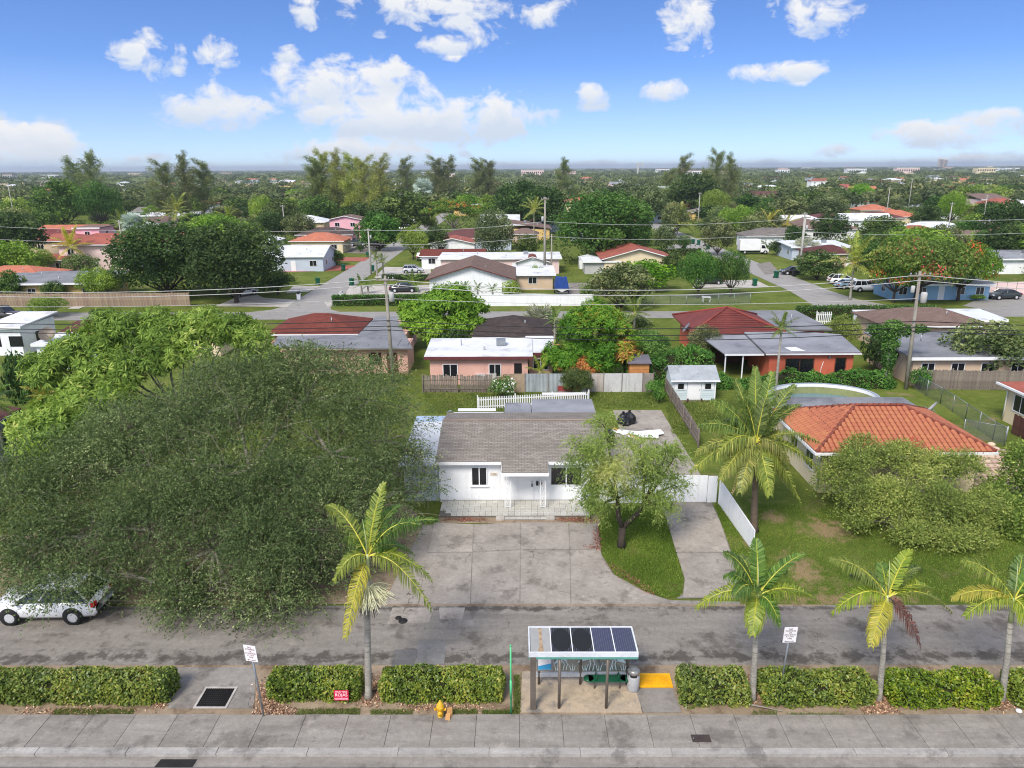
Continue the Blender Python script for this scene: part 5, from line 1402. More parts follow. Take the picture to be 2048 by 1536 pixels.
# ------------------------------------------------------------------ houses
def win_mesh(w_, h_, frame):
    def mk():
        m = MB(); f = .06
        m.b2(-w_/2-f, -.05, -h_/2-f, w_/2+f, .02, -h_/2).b2(-w_/2-f, -.05, h_/2, w_/2+f, .02, h_/2+f).b2(-w_/2-f, -.05, -h_/2, -w_/2, .02, h_/2).b2(w_/2, -.05, -h_/2, w_/2+f, .02, h_/2).b2(-.025, -.04, -h_/2, .025, .01, h_/2)
        p = MB().b2(-w_/2, -.025, -h_/2, w_/2, -.008, h_/2)
        return m.mesh('window', MAT[frame]), p.mesh('pane', MAT['glass_dark'])
    return cached(('win', w_, h_, frame), mk)


def win_at(par, x, y, z, face, w_=1.2, h_=1.0, frame='white_trim'):
    """face: 0 looks to -Y, 1 to +X, 2 to +Y, 3 to -X"""
    a, b = win_mesh(w_, h_, frame); o = link('window', a, par, (x, y, z), (0, 0, face*pi/2)); link('pane', b, o)
    return o


def roof_mb(W, D, h, kind, rh, ov, ridge='x', th=.14):
    m = MB(); a, b = W/2+ov, D/2+ov
    if kind == 'flat':
        return m.slab([(-a, -b, h+.14+rh*.0), (a, -b, h+.14), (a, b, h+.14+rh), (-a, b, h+.14+rh)], .14)
    if kind == 'hip':
        if W >= D: r = max(.1, a-b); A, B_ = (-r, 0, h+rh), (r, 0, h+rh)
        else: r = max(.1, b-a); A, B_ = (0, -r, h+rh), (0, r, h+rh)
        e = [(-a, -b, h), (a, -b, h), (a, b, h), (-a, b, h)]; lo = [(x, y, z-th) for x, y, z in e]
        vs = e+[A, B_]+lo
        fs = [(0, 1, 5, 4), (1, 2, 5), (2, 3, 4, 5), (3, 0, 4)] if W >= D else [(0, 1, 4), (1, 2, 5, 4), (2, 3, 5), (3, 0, 4, 5)]
        return m.add(vs, fs+[(6, 7, 1, 0), (7, 8, 2, 1), (8, 9, 3, 2), (9, 6, 0, 3), (9, 8, 7, 6)])
    if kind == 'gable':
        if ridge == 'x':
            P = [(-a, -b, h), (a, -b, h), (a, 0, h+rh), (-a, 0, h+rh), (a, b, h), (-a, b, h)]
            return m.add(P+[(x, y, z-th) for x, y, z in P], [(0, 1, 2, 3), (3, 2, 4, 5), (6, 9, 8, 7), (9, 11, 10, 8), (0, 6, 7, 1), (5, 4, 10, 11), (1, 7, 8, 2), (2, 8, 10, 4), (0, 3, 9, 6), (3, 5, 11, 9)])
        P = [(-a, -b, h), (-a, b, h), (0, b, h+rh), (0, -b, h+rh), (a, b, h), (a, -b, h)]
        return m.add(P+[(x, y, z-th) for x, y, z in P], [(3, 2, 1, 0), (5, 4, 2, 3), (7, 8, 9, 6), (8, 10, 11, 9), (0, 1, 7, 6), (4, 5, 11, 10), (0, 6, 9, 3), (3, 9, 11, 5), (1, 2, 8, 7), (2, 4, 10, 8)])


def house(label, x, y, W, D, h, kind, wall, roof, rh=1.2, ov=.5, ridge='x', rz=0.0, name='house', nw=None, door=True, fascia='white_trim', group=None, frame='white_trim', sides=True, cat='house', vent=True):
    t = thing(name, label, cat, (x, y, 0), rz, group)
    m = MB().b2(-W/2, -D/2, 0, W/2, D/2, h-.02)
    if kind == 'gable':
        if ridge == 'x':
            k = rh*(D/2)/(D/2+ov)
            for s in (-1, 1): m.add([(s*(W/2-.002), -D/2, h-.06), (s*(W/2-.002), D/2, h-.06), (s*(W/2-.002), 0, h-.1+rh)], [(0, 1, 2) if s > 0 else (2, 1, 0)])
        else:
            for s in (-1, 1): m.add([(-W/2, s*(D/2-.002), h-.06), (W/2, s*(D/2-.002), h-.06), (0, s*(D/2-.002), h-.1+rh)], [(0, 1, 2) if s < 0 else (2, 1, 0)])
    m.build('wall', MAT[wall], t)
    r = roof_mb(W, D, h, kind, rh, ov, ridge).build('roof', MAT[roof], t)
    a, b = W/2+ov+.015, D/2+ov+.015
    if kind != 'gable' or ridge == 'x':
        MB().b2(-a, -b, h-.16, a, -b+.05, h-.015 if kind != 'flat' else h+.12).build('fascia', MAT[fascia], t)
    else:
        MB().add([(-a, -b, h-.16), (0, -b, h-.16+rh), (a, -b, h-.16), (a, -b, h-.01), (0, -b, h-.01+rh), (-a, -b, h-.01)], [(0, 1, 4, 5), (1, 2, 3, 4)]).build('fascia', MAT[fascia], t)
    n = nw if nw is not None else max(1, int(W/3.4)); zc = min(1.55, h-.95)
    for i in range(n):
        xx = -W/2+W*(i+.5)/n
        if door and i == n//2 and n > 1:
            MB().b2(xx-.45, -D/2-.04, .05, xx+.45, -D/2-.003, 2.05).build('door', MAT['white_trim'], t); continue
        win_at(t, xx, -D/2, zc, 0, 1.3 if n < 4 else 1.1, 1.0, frame)
        if h > 4.2: win_at(t, xx, -D/2, h-1.4, 0, 1.2, 1.0, frame)
    if sides:
        for s, f in ((-1, 3), (1, 1)):
            for i in range(max(1, int(D/4.5))):
                yy = -D/2+D*(i+.5)/max(1, int(D/4.5)); win_at(t, s*W/2, yy, zc, f, 1.0, .9, frame)
                if h > 4.2: win_at(t, s*W/2, yy, h-1.4, f, 1.1, 1.0, frame)
    if kind == 'flat' and W > 8 and y < 260:
        MB().box(W*.22, D*.12, h+.16+rh*.62+.28, .85, .8, .56).build('air_conditioner', MAT['galv'], t)
        MB().tube([(-W*.2, D*.1, h+.1), (-W*.2, D*.1, h+.75+rh*.6)], .05, 6).build('vent_pipe', MAT['galv'], t)
        MB().tube([(W*.05, -D*.2, h+.1), (W*.05, -D*.2, h+.5+rh*.3)], .09, 8).build('roof_vent', MAT['grey_wall'], t)
    if vent and kind != 'flat':
        q = .35*(W/2); zv = h+rh*.4
        MB().tube([(q, -D*.22, h+rh*.3), (q, -D*.22, h+rh*.55+.45)], .06, 6).build('vent_pipe', MAT['galv'], t)
    return t


def hpx(label, L, Rr, back, h, kind, wall, roof, dep=None, **kw):
    """house from the photo points of its front eave corners (taken at eave height) and the depth"""
    ax, ay = G(L[0], L[1], h); bx_, by_ = G(Rr[0], Rr[1], h); ov = kw.get('ov', .5)
    W = bx_-ax-2*ov; y0 = (ay+by_)/2+ov
    if dep is None:
        _, yb = G((L[0]+Rr[0])/2, back, h); dep = yb-y0-ov
    return house(label, (ax+bx_)/2, y0+dep/2, W, dep, h, kind, wall, roof, **kw)


# ---- orange tiled house on the right, tile by tile
O = TH('tiled_house', 'cream house with orange barrel tile hip roof behind the olive shrub', 'house', 22.75, 44.2)
ex0, ex1, ey0, ey1, eh, rz_ = 17.5, 28.0, 40.35, 48.1, 2.88, 4.5
O.p('wall', MB().b2(18.1, 41.0, 0, 27.4, 47.5, 2.8), 'cream_wall')
A_, B_ = (21.25, 44.2, rz_), (24.15, 44.2, rz_)
E_ = [(ex0, ey0, eh), (ex1, ey0, eh), (ex1, ey1, eh), (ex0, ey1, eh)]
orf = O.p('roof', MB().add(E_+[A_, B_]+[(x, y, z-.1) for x, y, z in E_], [(0, 1, 5, 4), (1, 2, 5), (2, 3, 4, 5), (3, 0, 4), (6, 7, 1, 0), (7, 8, 2, 1), (8, 9, 3, 2), (9, 6, 0, 3)]), surf('tile_bed', S(168, 84, 62), S(140, 66, 50), .9, .8, 8, .2))
surf('tile_orange', S(188, 120, 86), S(164, 100, 72), .85, 1.2, 12, .2, .12, stain=S(112, 72, 56), stain_scale=1.3, stain_amt=.65, hue=.045)
tl = MB(); prof = [(-.15, 0), (-.12, .055), (-.06, .085), (.0, .09), (.06, .085), (.12, .055), (.15, 0)]
for v, zz_ in ((-.21, .035), (.21, .0)):
    pass
vs = [(x, -.21, z+.03) for x, z in prof]+[(x*.92, .21, z+.004) for x, z in prof]
tl.add(vs, [(i, i+1, 8+i, 7+i) for i in range(6)]+[tuple(range(7))[::-1]], False)
tmesh = tl.mesh('tile', MAT['tile_orange'])


def tile_face(P0, P1, Rl, Rr_, par, limit):
    """lay barrel tiles up one roof face: eave P0-P1, ridge Rl-Rr"""
    P0, P1, Rl, Rr_ = map(Vector, (P0, P1, Rl, Rr_)); u = (P1-P0).normalized(); n = u.cross(Rl-P0).normalized(); v = n.cross(u)
    if n.z < 0: n = -n; v = -v if v.z < 0 else v
    hgt = (Rl-P0).dot(v); W = (P1-P0).length; la, ra = (Rl-P0).dot(u), (Rr_-P0).dot(u); out = []
    nr = int(hgt/.36)
    for j in range(nr):
        vv = .17+j*.36; f = vv/hgt; lo, hi = la*f, W+(ra-W)*f; nc = int((hi-lo)/.335)
        for i in range(nc):
            p = P0+u*((lo+hi)/2+(i-(nc-1)/2)*.335)+v*vv+n*.012
            out.append(Matrix(((u.x, v.x, n.x, p.x), (u.y, v.y, n.y, p.y), (u.z, v.z, n.z, p.z), (0, 0, 0, 1))))
    return out


T_ = tile_face(E_[0], E_[1], A_, B_, orf, 300)
T2 = tile_face(E_[3], E_[0], A_, A_, orf, 300)
T3 = tile_face(E_[1], E_[2], B_, B_, orf, 300)+tile_face(E_[2], E_[3], B_, A_, orf, 300)
allt = T_+T2
for M_ in allt[:298]:
    o = link('tile', tmesh, orf); o.matrix_basis = M_
m = MB()
for M_ in allt[298:]+T3:
    m.add([tuple(M_@Vector(p)) for p in vs], [(i, i+1, 8+i, 7+i) for i in range(6)])
o = m.build('rear_tiles', MAT['tile_orange'], orf); o['kind'] = 'stuff'
for a, b in ((E_[0], A_), (E_[1], B_), (A_, B_), (E_[3], A_), (E_[2], B_)):
    a, b = Vector(a), Vector(b); n_ = int((b-a).length/.36); mm = MB()
    for i in range(n_):
        p, q = a.lerp(b, i/n_), a.lerp(b, (i+1.12)/n_); mm.tube([tuple(p+Vector((0, 0, .06))), tuple(q+Vector((0, 0, .03)))], [.11, .085], 8)
    O.s(orf, 'hip_tiles', mm, surf('tile_dark', S(150, 82, 64), S(110, 64, 54), .9, 2, 10, .2))
gtr = MB().b2(ex0-.02, ey0-.13, eh-.16, ex1+.06, ey0-.005, eh-.02).b2(ex0-.13, ey0-.12, eh-.16, ex0-.005, ey1, eh-.02).b2(ex1+.005, ey0, eh-.16, ex1+.12, ey1, eh-.02)
O.p('gutter', gtr, 'white_trim')
O.p('downpipe', MB().tube([(ex0+.1, ey0-.1, eh-.2), (ex0+.5, 40.9, 2.3), (ex0+.52, 40.92, .1)], .05, 6), 'white_trim')
for xa in (19.2, 25.1): wnd(O.e, xa, xa+1.3, .95, 2.15, 41.0, panes=3, off=O.o)
for yy in (42.6, 45.2): win_at(O.e, 18.1-22.75, yy-44.2, 1.55, 3, 1.1, 1.0)
O.p('porch_gable', MB().add([(22.5, 40.0, 2.65), (24.6, 40.0, 2.65), (23.55, 40.0, 3.2), (22.5, 42.6, 3.3), (24.6, 42.6, 3.3), (23.55, 42.9, 3.75)], [(0, 2, 5, 3), (2, 1, 4, 5), (0, 1, 2)]), 'tile_bed')
O.p('rear_flat_roof', MB().b2(18.4, 48.2, 2.5, 28.3, 51.9, 2.62), 'grey_flat_b'); O.p('rear_wall', MB().b2(18.9, 47.52, 0, 27.9, 51.4, 2.48), 'cream_wall'); O.p('roof_edge', MB().b2(18.4, 48.6, 2.63, 23.6, 48.85, 2.75), 'cream_wall')
# stone terrace beside it
tr_ = TH('stone_terrace', 'terrace of pale flat stones right of the orange tiled house', 'terrace', 29.6, 41)
tr_.p('bed', MB().poly(GP((1945, 925), (1985, 905), (2080, 905), (2080, 985), (1950, 985)), .005, .03), 'soil')
rgs = random.Random(2); mst = [MB().poly([(math.cos(q*1.05+s)*(.30+.1*rgs.random()), math.sin(q*1.05+s)*(.2+.08*rgs.random())) for q in range(6)], 0, .05).mesh('stone', surf('stone_pink', S(214, 188, 166), S(190, 160, 140), .9, 2, 14, .2, hue=.12)) for s in (0, .5, 1.1)]
for i in range(9):
    for j in range(8):
        px, py = 1955+i*14+(j % 2)*6, 915+j*9
        xx, yy = G(px, py); link('stone', mst[(i+j*2) % 3], tr_.e, (xx-29.6, yy-41, .03), (0, 0, rgs.random()*.8))
for (px, py, s) in ((1990, 903, .55), (2008, 912, .7), (1982, 893, .5)):
    xx, yy = G(px, py); rb = MB().lathe([(.3*s, 0), (.55*s, .15*s), (.5*s, .5*s), (.2*s, .62*s)], 7).build('boulder', MAT['stone_pink'], None, (xx, yy, 0), .7*s); tag(rb, {.55: 'small', .7: 'large rounded', .5: 'squat rear'}[s]+' pale boulder at the corner of the orange tiled house', 'boulder')
# cut-off house at the right edge
RH = TH('edge_house', 'cream house with orange tile roof cut by the right edge', 'house', 40.5, 47)
wx, wy = G(2016, 892, 0.0)
RH.p('wall', MB().b2(37.5, 41, 0, 47, 54.1, 2.9), 'cream_wall')
RH.p('roof', roof_mb(9.5, 13.1, 0, 'hip', 1.7, .5), 'roof_terra').location = (42.25-40.5, 47.55-47, 2.96)
RH.p('gutter', MB().b2(36.86, 40.4, 2.80, 36.99, 54.7, 2.95), 'white_trim')
RH.p('downpipe', MB().tube([(36.95, 54.4, 2.8), (37.42, 54.0, 2.4), (37.42, 54.0, .2)], .055, 6), 'white_trim')
for yy in (52.4, 48.6, 44.5): win_at(RH.e, 37.5-40.5, yy-47, 1.8, 3, 1.5, 1.2)


# ---- fences
def fence(label, a, b, h, wd, mat, gap=.012, name='wood_fence', posts=True, ragged=.06, skip=0.0, seed=1, lean=.0, rails=True, board='board', cat='fence', post_side=1, every=2.4, group=None, th=.022):
    rg = random.Random(seed); ax, ay = a; bx_, by_ = b; L = math.hypot(bx_-ax, by_-ay); rz = math.atan2(by_-ay, bx_-ax)
    t = thing(name, label, cat, ((ax+bx_)/2, (ay+by_)/2, 0), rz, group); n = max(1, int(L/(wd+gap))); me = boxmesh(wd, th, h, MAT[mat])
    for i in range(n):
        if rg.random() < skip: continue
        link(board, me, t, (-L/2+(i+.5)*L/n, rg.uniform(-.008, .008), h/2+.02+rg.uniform(-ragged, ragged)), (0, rg.uniform(-lean, lean), 0))
    if rails:
        for z in (h*.2, h*.75): MB().b2(-L/2, .02*post_side, z, L/2, .06*post_side, z+.08).build('rail', MAT[mat], t)
    if posts:
        k = int(L/every)+1; pm = boxmesh(.09, .09, h+.15, MAT[mat])
        for i in range(k): link('post', pm, t, (-L/2+L*i/max(1, k-1), .09*post_side, (h+.15)/2))
    return t


def chainlink(label, pts, h, spacing=.11, group=None):
    x0, y0 = pts[0]; t = thing('chain_link_fence', label, 'fence', (x0, y0, 0), 0, group)
    for (ax, ay), (bx_, by_) in zip(pts[:-1], pts[1:]):
        L = math.hypot(bx_-ax, by_-ay); ux, uy = (bx_-ax)/L, (by_-ay)/L; Q = []
        for s in (1, -1):
            k = int((L+h)/spacing)
            for i in range(k+1):
                u0 = i*spacing-(h if s > 0 else 0); u1 = u0+h*s if s > 0 else u0-h
                (ua, za), (ub, zb) = (u0, 0.0), (u1, h)
                for _ in range(1):
                    if ua < 0: za = (0-ua)/(ub-ua)*h; ua = 0
                    if ub < 0: zb = (0-u0)/(u1-u0)*h; ub = 0
                    if ub > L: zb = za+(L-ua)/(ub-ua)*(zb-za); ub = L
                    if ua > L: za = (L-u0)/(u1-u0)*h; ua = L
                if abs(ua-ub) < .01: continue
                P = lambda u, z: (ax-x0+ux*u, ay-y0+uy*u, z+.03)
                Q.append([P(ua, za-.009), P(ua, za+.009), P(ub, zb+.009), P(ub, zb-.009)])
        link('mesh', quads_mesh('mesh', np.array(Q), None, MAT['galv']), t)
        MB().tube([(ax-x0, ay-y0, h+.03), (bx_-x0, by_-y0, h+.03)], .022, 6).build('top_rail', MAT['galv'], t)
        k = max(1, round(L/2.6))
        for i in range(k+1):
            px_, py_ = ax-x0+ux*L*i/k, ay-y0+uy*L*i/k; MB().tube([(px_, py_, 0), (px_, py_, h+.10)], .032, 6).build('post', MAT['galv'], t)
    return t


fence('old grey board fence sagging behind the back garden lawn', (-8.4, 62.0), (-2.3, 61.95), 1.55, .135, 'wood_grey', .02, skip=.04, ragged=.10, lean=.05, seed=4, post_side=-1)
# corrugated and rendered panels right of it
pf = TH('panel_fence', 'rear fence of streaked metal and rendered panels behind the small tree', 'fence', 4.8, 61.9)
surf('panel_streak', S(178, 186, 190), S(150, 158, 164), .7, .8, 9, .1, .06, streak=S(84, 88, 92)); surf('panel_rusty', S(206, 202, 196), S(184, 178, 170), .8, .8, 9, .1, .06, streak=S(158, 92, 60)); surf('panel_white', S(206, 206, 206), S(186, 186, 188), .85, .8, 9, .1, .06, streak=S(150, 148, 148)); surf('block_grey', S(150, 142, 136), S(124, 118, 112), .9, 1, 9, .2, .1)
xs_ = [-1.2, .6, 2.6, 4.5, 6.0, 7.5, 9.1, 10.9, 11.85]
for i, mt in enumerate(['wood_tan', 'panel_streak', 'panel_streak', 'panel_white', 'panel_rusty', 'panel_white', 'panel_white', 'block_grey']):
    m = MB(); a, b = xs_[i]+.02, xs_[i+1]-.03; nk = 16
    if mt.startswith('panel_s') or mt == 'panel_rusty':
        vv = []
        for q in range(nk*2+1):
            xq = a+(b-a)*q/(nk*2); yq = 61.9+(.022 if q % 2 else -.022); vv += [(xq, yq, .05), (xq, yq, 1.72)]
        m.add(vv, [(2*q, 2*q+2, 2*q+3, 2*q+1) for q in range(nk*2)])
    else: m.b2(a, 61.86, .02, b, 61.96, 1.70)
    pf.p('panel', m, mt)
    pf.p('post', MB().b2(b-.01, 61.84, 0, b+.06, 61.98, 1.8), 'wood_grey')
fence('white picket fence closing the small yard behind the white bungalow', (-3.3, 57.1), (5.9, 58.6), 1.05, .09, 'white_trim', .10, name='picket_fence', ragged=.0, seed=6, board='picket', every=3.0)
MB_t = TH('red_bench', 'red topped bench against the rear fence panels', 'bench', 4.3, 60.3)
MB_t.p('seat', MB().b2(3.4, 60.1, .42, 5.2, 60.5, .5), 'red_trim'); MB_t.p('backrest', MB().b2(3.4, 60.5, .55, 5.2, 60.56, 1.0), surf('red_brown', S(158, 72, 70), S(138, 60, 58), .7, 2, 12, .05))
for x in (3.6, 5.0): MB_t.p('leg', MB().b2(x, 60.15, 0, x+.08, 60.5, .42), 'wood_grey')
tb = TH('white_table', 'long white topped table beside the picket fence', 'table', 3.6, 58.9)
tb.p('table_top', MB().b2(2.0, 58.75, .72, 5.6, 59.25, .80), 'white_trim'); tb.p('apron', MB().b2(2.1, 58.74, .6, 5.5, 58.8, .715), 'red_trim')
for x in (2.2, 5.3): tb.p('leg', MB().b2(x, 58.85, 0, x+.08, 59.15, .6), 'wood_grey')
fence('grey plank side fence running back from the white bungalow to the shed', (12.75, 48.6), (12.95, 61.6), 1.25, .13, 'wood_grey', .012, seed=8, ragged=.02)
yd = sheet('side_yard', [(5.5, 40.2), (11.7, 40.2), (11.6, 56.8), (7.7, 56.8), (7.6, 52.0), (5.5, 52.0)], .03, 'concrete_drive')
# things on the side yard
def bagmesh(s):
    rg = np.random.default_rng(s); m = MB(); k = 12; pr = [(.05, 0), (.30, .03), (.38, .2), (.33, .42), (.16, .6), (.05, .66), (.10, .74)]
    vs = []
    for r, h in pr:
        for j in range(k): q = 2*pi*j/k; rr = r*(1+.16*rg.normal()); vs.append((rr*math.cos(q), rr*math.sin(q), h+.02*rg.normal()))
    return m.add(vs, [(i*k+j, i*k+(j+1) % k, (i+1)*k+(j+1) % k, (i+1)*k+j) for i in range(len(pr)-1) for j in range(k)]+[tuple(range(k))[::-1]]).mesh('bag', MAT['bag_black'])


for i, (px, py, s, lab) in enumerate(((1246, 848, 1.35, 'left black rubbish bag heaped on the side yard concrete'), (1258, 847, 1.45, 'taller black rubbish bag on the side yard concrete'), (1251, 851, 1.0, 'small black rubbish bag in front of the bag heap'))):
    xx, yy = G(px, py); o = link('rubbish_bag', bagmesh(i), None, (xx, yy, .04), (0, 0, i), (s, s, s*.95)); tag(o, lab, 'rubbish bag', 'rubbish bags on the side yard')
rg = random.Random(5)
for i, (px, py, L, a, mt, lab) in enumerate(((1250, 868, 2.6, -1.0, 'wood_orange', 'tan timber board lying beside the rubbish bags'), (1245, 870, 2.2, -.9, 'white_trim', 'white board lying beside the tan timber'), (1240, 866, 1.2, .1, 'white_trim', 'short white board lying crosswise near the bags'), (1258, 868, 1.8, -.3, 'white_trim', 'broad white sheet dropped near the timber'), (1300, 868, 1.9, .2, 'white_trim', 'white plastic sheet under the feathery tree'), (1296, 876, 1.5, -.2, 'white_trim', 'white broken panel under the feathery tree'), (1308, 872, 1.3, .5, 'white_trim', 'white offcut panel nearest the side fence'))):
    xx, yy = G(px, py); o = MB().box(0, 0, .03+.02*i, L, .16 if i < 3 else .7, .04).build('loose_board', MAT[mt], None, (xx, yy, .04), a); tag(o, lab, 'board', 'boards lying on the side yard')


def bin_thing(label, x, y, mat='bin_green', rz=0.0, s=1.0, group='wheeled bins'):
    t = thing('wheeled_bin', label, 'bin', (x, y, .03), rz, group, (s, s, s))
    body = cached(('binb', mat), lambda: MB().box(0, 0, .55, .52, .58, .95, 0, 1.0).add([(-.29, -.34, 1.02), (.29, -.34, 1.02), (.29, .32, 1.02), (-.29, .32, 1.02), (-.24, -.26, .06), (.24, -.26, .06), (.24, .26, .06), (-.24, .26, .06)], [(4, 5, 1, 0), (5, 6, 2, 1), (6, 7, 3, 2), (7, 4, 0, 3)]).mesh('body', MAT[mat]))
    lid = cached(('binl', mat), lambda: MB().add([(-.31, -.37, 1.03), (.31, -.37, 1.03), (.31, .36, 1.06), (-.31, .36, 1.06), (-.27, -.30, 1.13), (.27, -.30, 1.13), (.27, .3, 1.15), (-.27, .3, 1.15)], [(4, 5, 6, 7), (0, 1, 5, 4), (1, 2, 6, 5), (2, 3, 7, 6), (3, 0, 4, 7), (3, 2, 1, 0)]).mesh('lid', MAT[mat]))
    whl = cached('binw', lambda: MB().lathe([(.13, -.04), (.13, .04)], 12, 0, 0, 0, axis='x').mesh('wheel', MAT['rubber']))
    hd = cached(('binh', mat), lambda: MB().tube([(-.25, .40, 1.0), (.25, .40, 1.0)], .02, 6).mesh('handle', MAT[mat]))
    link('body', body, t); link('lid', lid, t); link('handle', hd, t)
    for s_ in (-.27, .27): link('wheel', whl, t, (s_, .28, .13))
    return t


xx, yy = G(1218, 893); bin_thing('black wheeled bin behind the feathery tree', xx, yy, 'black_plastic', .2, 1.0)

# ---- garden shed
Sd = TH('garden_shed', 'pale garden shed with grey gable roof and white double door', 'shed', 14.75, 60.5)
surf('siding', S(206, 220, 224), S(192, 206, 212), .7, 1, 8, .05, .04)
Sd.p('wall', MB().b2(12.95, 59.15, .12, 16.55, 61.9, 1.98), 'siding')
for j in range(9):
    for xa, xb in ((12.95, 14.18), (15.34, 16.55)):
        Sd.p('board', MB().add([(xa, 59.148, .14+j*.2), (xb, 59.148, .14+j*.2), (xb, 59.12, .14+j*.2), (xa, 59.12, .14+j*.2), (xa, 59.148, .335+j*.2), (xb, 59.148, .335+j*.2)], [(3, 2, 5, 4), (0, 1, 2, 3), (0, 3, 4), (1, 5, 2)]), 'siding')
for xx in (12.93, 16.57): Sd.p('end_gable', MB().add([(xx, 59.15, 1.97), (xx, 61.9, 1.97), (xx, 60.55, 2.72)], [(0, 1, 2) if xx > 14 else (2, 1, 0)]), 'siding')
Sd.p('roof', MB().slab([(12.72, 58.85, 1.92), (16.80, 58.85, 1.92), (16.80, 60.55, 2.80), (12.72, 60.55, 2.80)], .06).slab([(12.72, 60.553, 2.80), (16.80, 60.553, 2.80), (16.80, 62.2, 1.95), (12.72, 62.2, 1.95)], .06), surf('shed_roof', S(170, 176, 180), S(150, 156, 160), .85, 1.2, 8, .1, .08, stain=S(120, 124, 126), stain_scale=.8))
Sd.p('trim', MB().b2(12.70, 58.80, 1.80, 16.82, 58.845, 1.93).b2(12.93, 59.10, .12, 13.03, 59.117, 1.9).b2(16.47, 59.10, .12, 16.57, 59.117, 1.9), 'white_trim')
sdr = Sd.p('door', MB().b2(14.20, 59.08, .18, 15.32, 59.147, 1.86), 'white_trim'); Sd.s(sdr, 'handle', MB().b2(15.2, 59.05, .95, 15.24, 59.08, 1.1), 'galv')
for xa in (13.38, 15.65): wnd(Sd.e, xa, xa+.5, 1.1, 1.6, 59.115, panes=1, off=Sd.o)
for xa in (13.13, 13.96, 15.40, 16.23): Sd.p('shutter', MB().b2(xa, 59.09, 1.05, xa+.17, 59.117, 1.66), 'white_trim')
for xa in (14.15, 15.3): Sd.p('step_post', MB().b2(xa, 58.75, 0, xa+.12, 58.87, .35), 'wood_brown')
Sd.p('floor', MB().b2(12.95, 59.1, 0, 16.55, 61.9, .118), 'wood_grey')

# ---- round above-ground pool
pcx, pcy, prx, pry = 24.6, 56.8, 4.2, 3.2
Po = TH('garden_pool', 'oval above ground pool half full of greenish water behind the orange roof', 'pool', pcx, pcy)
K = 40; ring = lambda s, z: [(pcx+prx*s*math.cos(2*pi*i/K), pcy+pry*s*math.sin(2*pi*i/K), z) for i in range(K)]
Po.p('wall', MB().add(ring(1, 0)+ring(1, 1.28), [(i, (i+1) % K, K+(i+1) % K, K+i) for i in range(K)]), surf('pool_wall', S(196, 200, 206), S(178, 182, 190), .5, 2, 8, .03))
Po.p('liner', MB().add(ring(.985, 1.02)+ring(.985, 1.28), [(K+i, K+(i+1) % K, (i+1) % K, i) for i in range(K)]), 'white_trim'); Po.p('liner_band', MB().add(ring(.984, .3)+ring(.984, 1.018), [(K+i, K+(i+1) % K, (i+1) % K, i) for i in range(K)]), surf('liner_green', S(150, 156, 108), S(136, 144, 98), .6, 2, 8, 0))
mr = MB().add(ring(.985, 1.282)+ring(1.035, 1.282)+ring(.985, 1.33)+ring(1.035, 1.33), [(2*K+i, 3*K+i, 3*K+(i+1) % K, 2*K+(i+1) % K) for i in range(K)]+[(K+i, K+(i+1) % K, 3*K+(i+1) % K, 3*K+i) for i in range(K)]+[((i+1) % K, i, 2*K+i, 2*K+(i+1) % K) for i in range(K)])
Po.p('rim', mr, surf('pool_rim', S(168, 178, 190), S(150, 160, 174), .4, 3, 8, 0))
for i in range(0, K, 4): Po.p('upright', MB().b2(pcx+prx*1.01*math.cos(2*pi*i/K)-.05, pcy+pry*1.01*math.sin(2*pi*i/K)-.05, 0, pcx+prx*1.01*math.cos(2*pi*i/K)+.05, pcy+pry*1.01*math.sin(2*pi*i/K)+.05, 1.28), 'pool_rim')
Po.p('water', MB().add(ring(.98, .45), [tuple(range(K))]), paint('pool_water', S(110, 136, 146), .08, spec=.5))
fl_ = TH('pool_float', 'yellow ring floating in the above ground pool', 'pool float', 27.4, 57.6)
fl_.p('ring', MB().lathe([(.28, .43), (.42, .45), (.42, .56), (.28, .6), (.18, .54)], 16, 27.4, 57.9), surf('float_yellow', S(240, 190, 40), None, .4, 2, 8, 0))
pu = TH('pool_pump', 'white pump and filter tank beside the above ground pool', 'pump', 20.0, 56.2)
pu.p('tank', MB().lathe([(.2, 0), (.22, .1), (.22, .6), (.12, .75)], 14, 20.0, 56.2), 'white_trim'); pu.p('hose', MB().tube([(20.1, 56.2, .6), (20.3, 56.3, .9), (20.6, 56.5, .7)], .04, 6), 'black_plastic')

# satellite dishes
def dish(label, x, y, z, r, az, mat='grey_wall', mast=1.0):
    t = thing('satellite_dish', label, 'satellite dish', (x, y, z), 0, 'satellite dishes')
    MB().tube([(0, 0, 0), (0, 0, mast), (.1*math.cos(az), .1*math.sin(az), mast+.15)], .035, 6).build('mast', MAT['galv'], t)
    vs = []; K2 = 18; rr = [0, .35, .7, 1.0]
    for q in rr:
        for j in range(K2): a = 2*pi*j/K2; vs.append((q*r*math.cos(a), q*r*math.sin(a), .22*r*q*q))
    o = MB().add(vs, [(i*K2+j, i*K2+(j+1) % K2, (i+1)*K2+(j+1) % K2, (i+1)*K2+j) for i in range(3) for j in range(K2)], True).build('reflector', MAT[mat], t, (.12*math.cos(az), .12*math.sin(az), mast+.2))
    o.rotation_euler = (0, .95, az)
    MB().tube([(.12*math.cos(az), .12*math.sin(az), mast+.0), (.75*r*1.6*math.cos(az), .75*r*1.6*math.sin(az), mast+.5*r)], .02, 5).build('feed_arm', MAT['galv'], t)


x, y = G(1875, 828, .0); dish('grey satellite dish on a mast behind the orange roof', 29.4, 49.5, 0, .55, 2.6, mast=2.3)
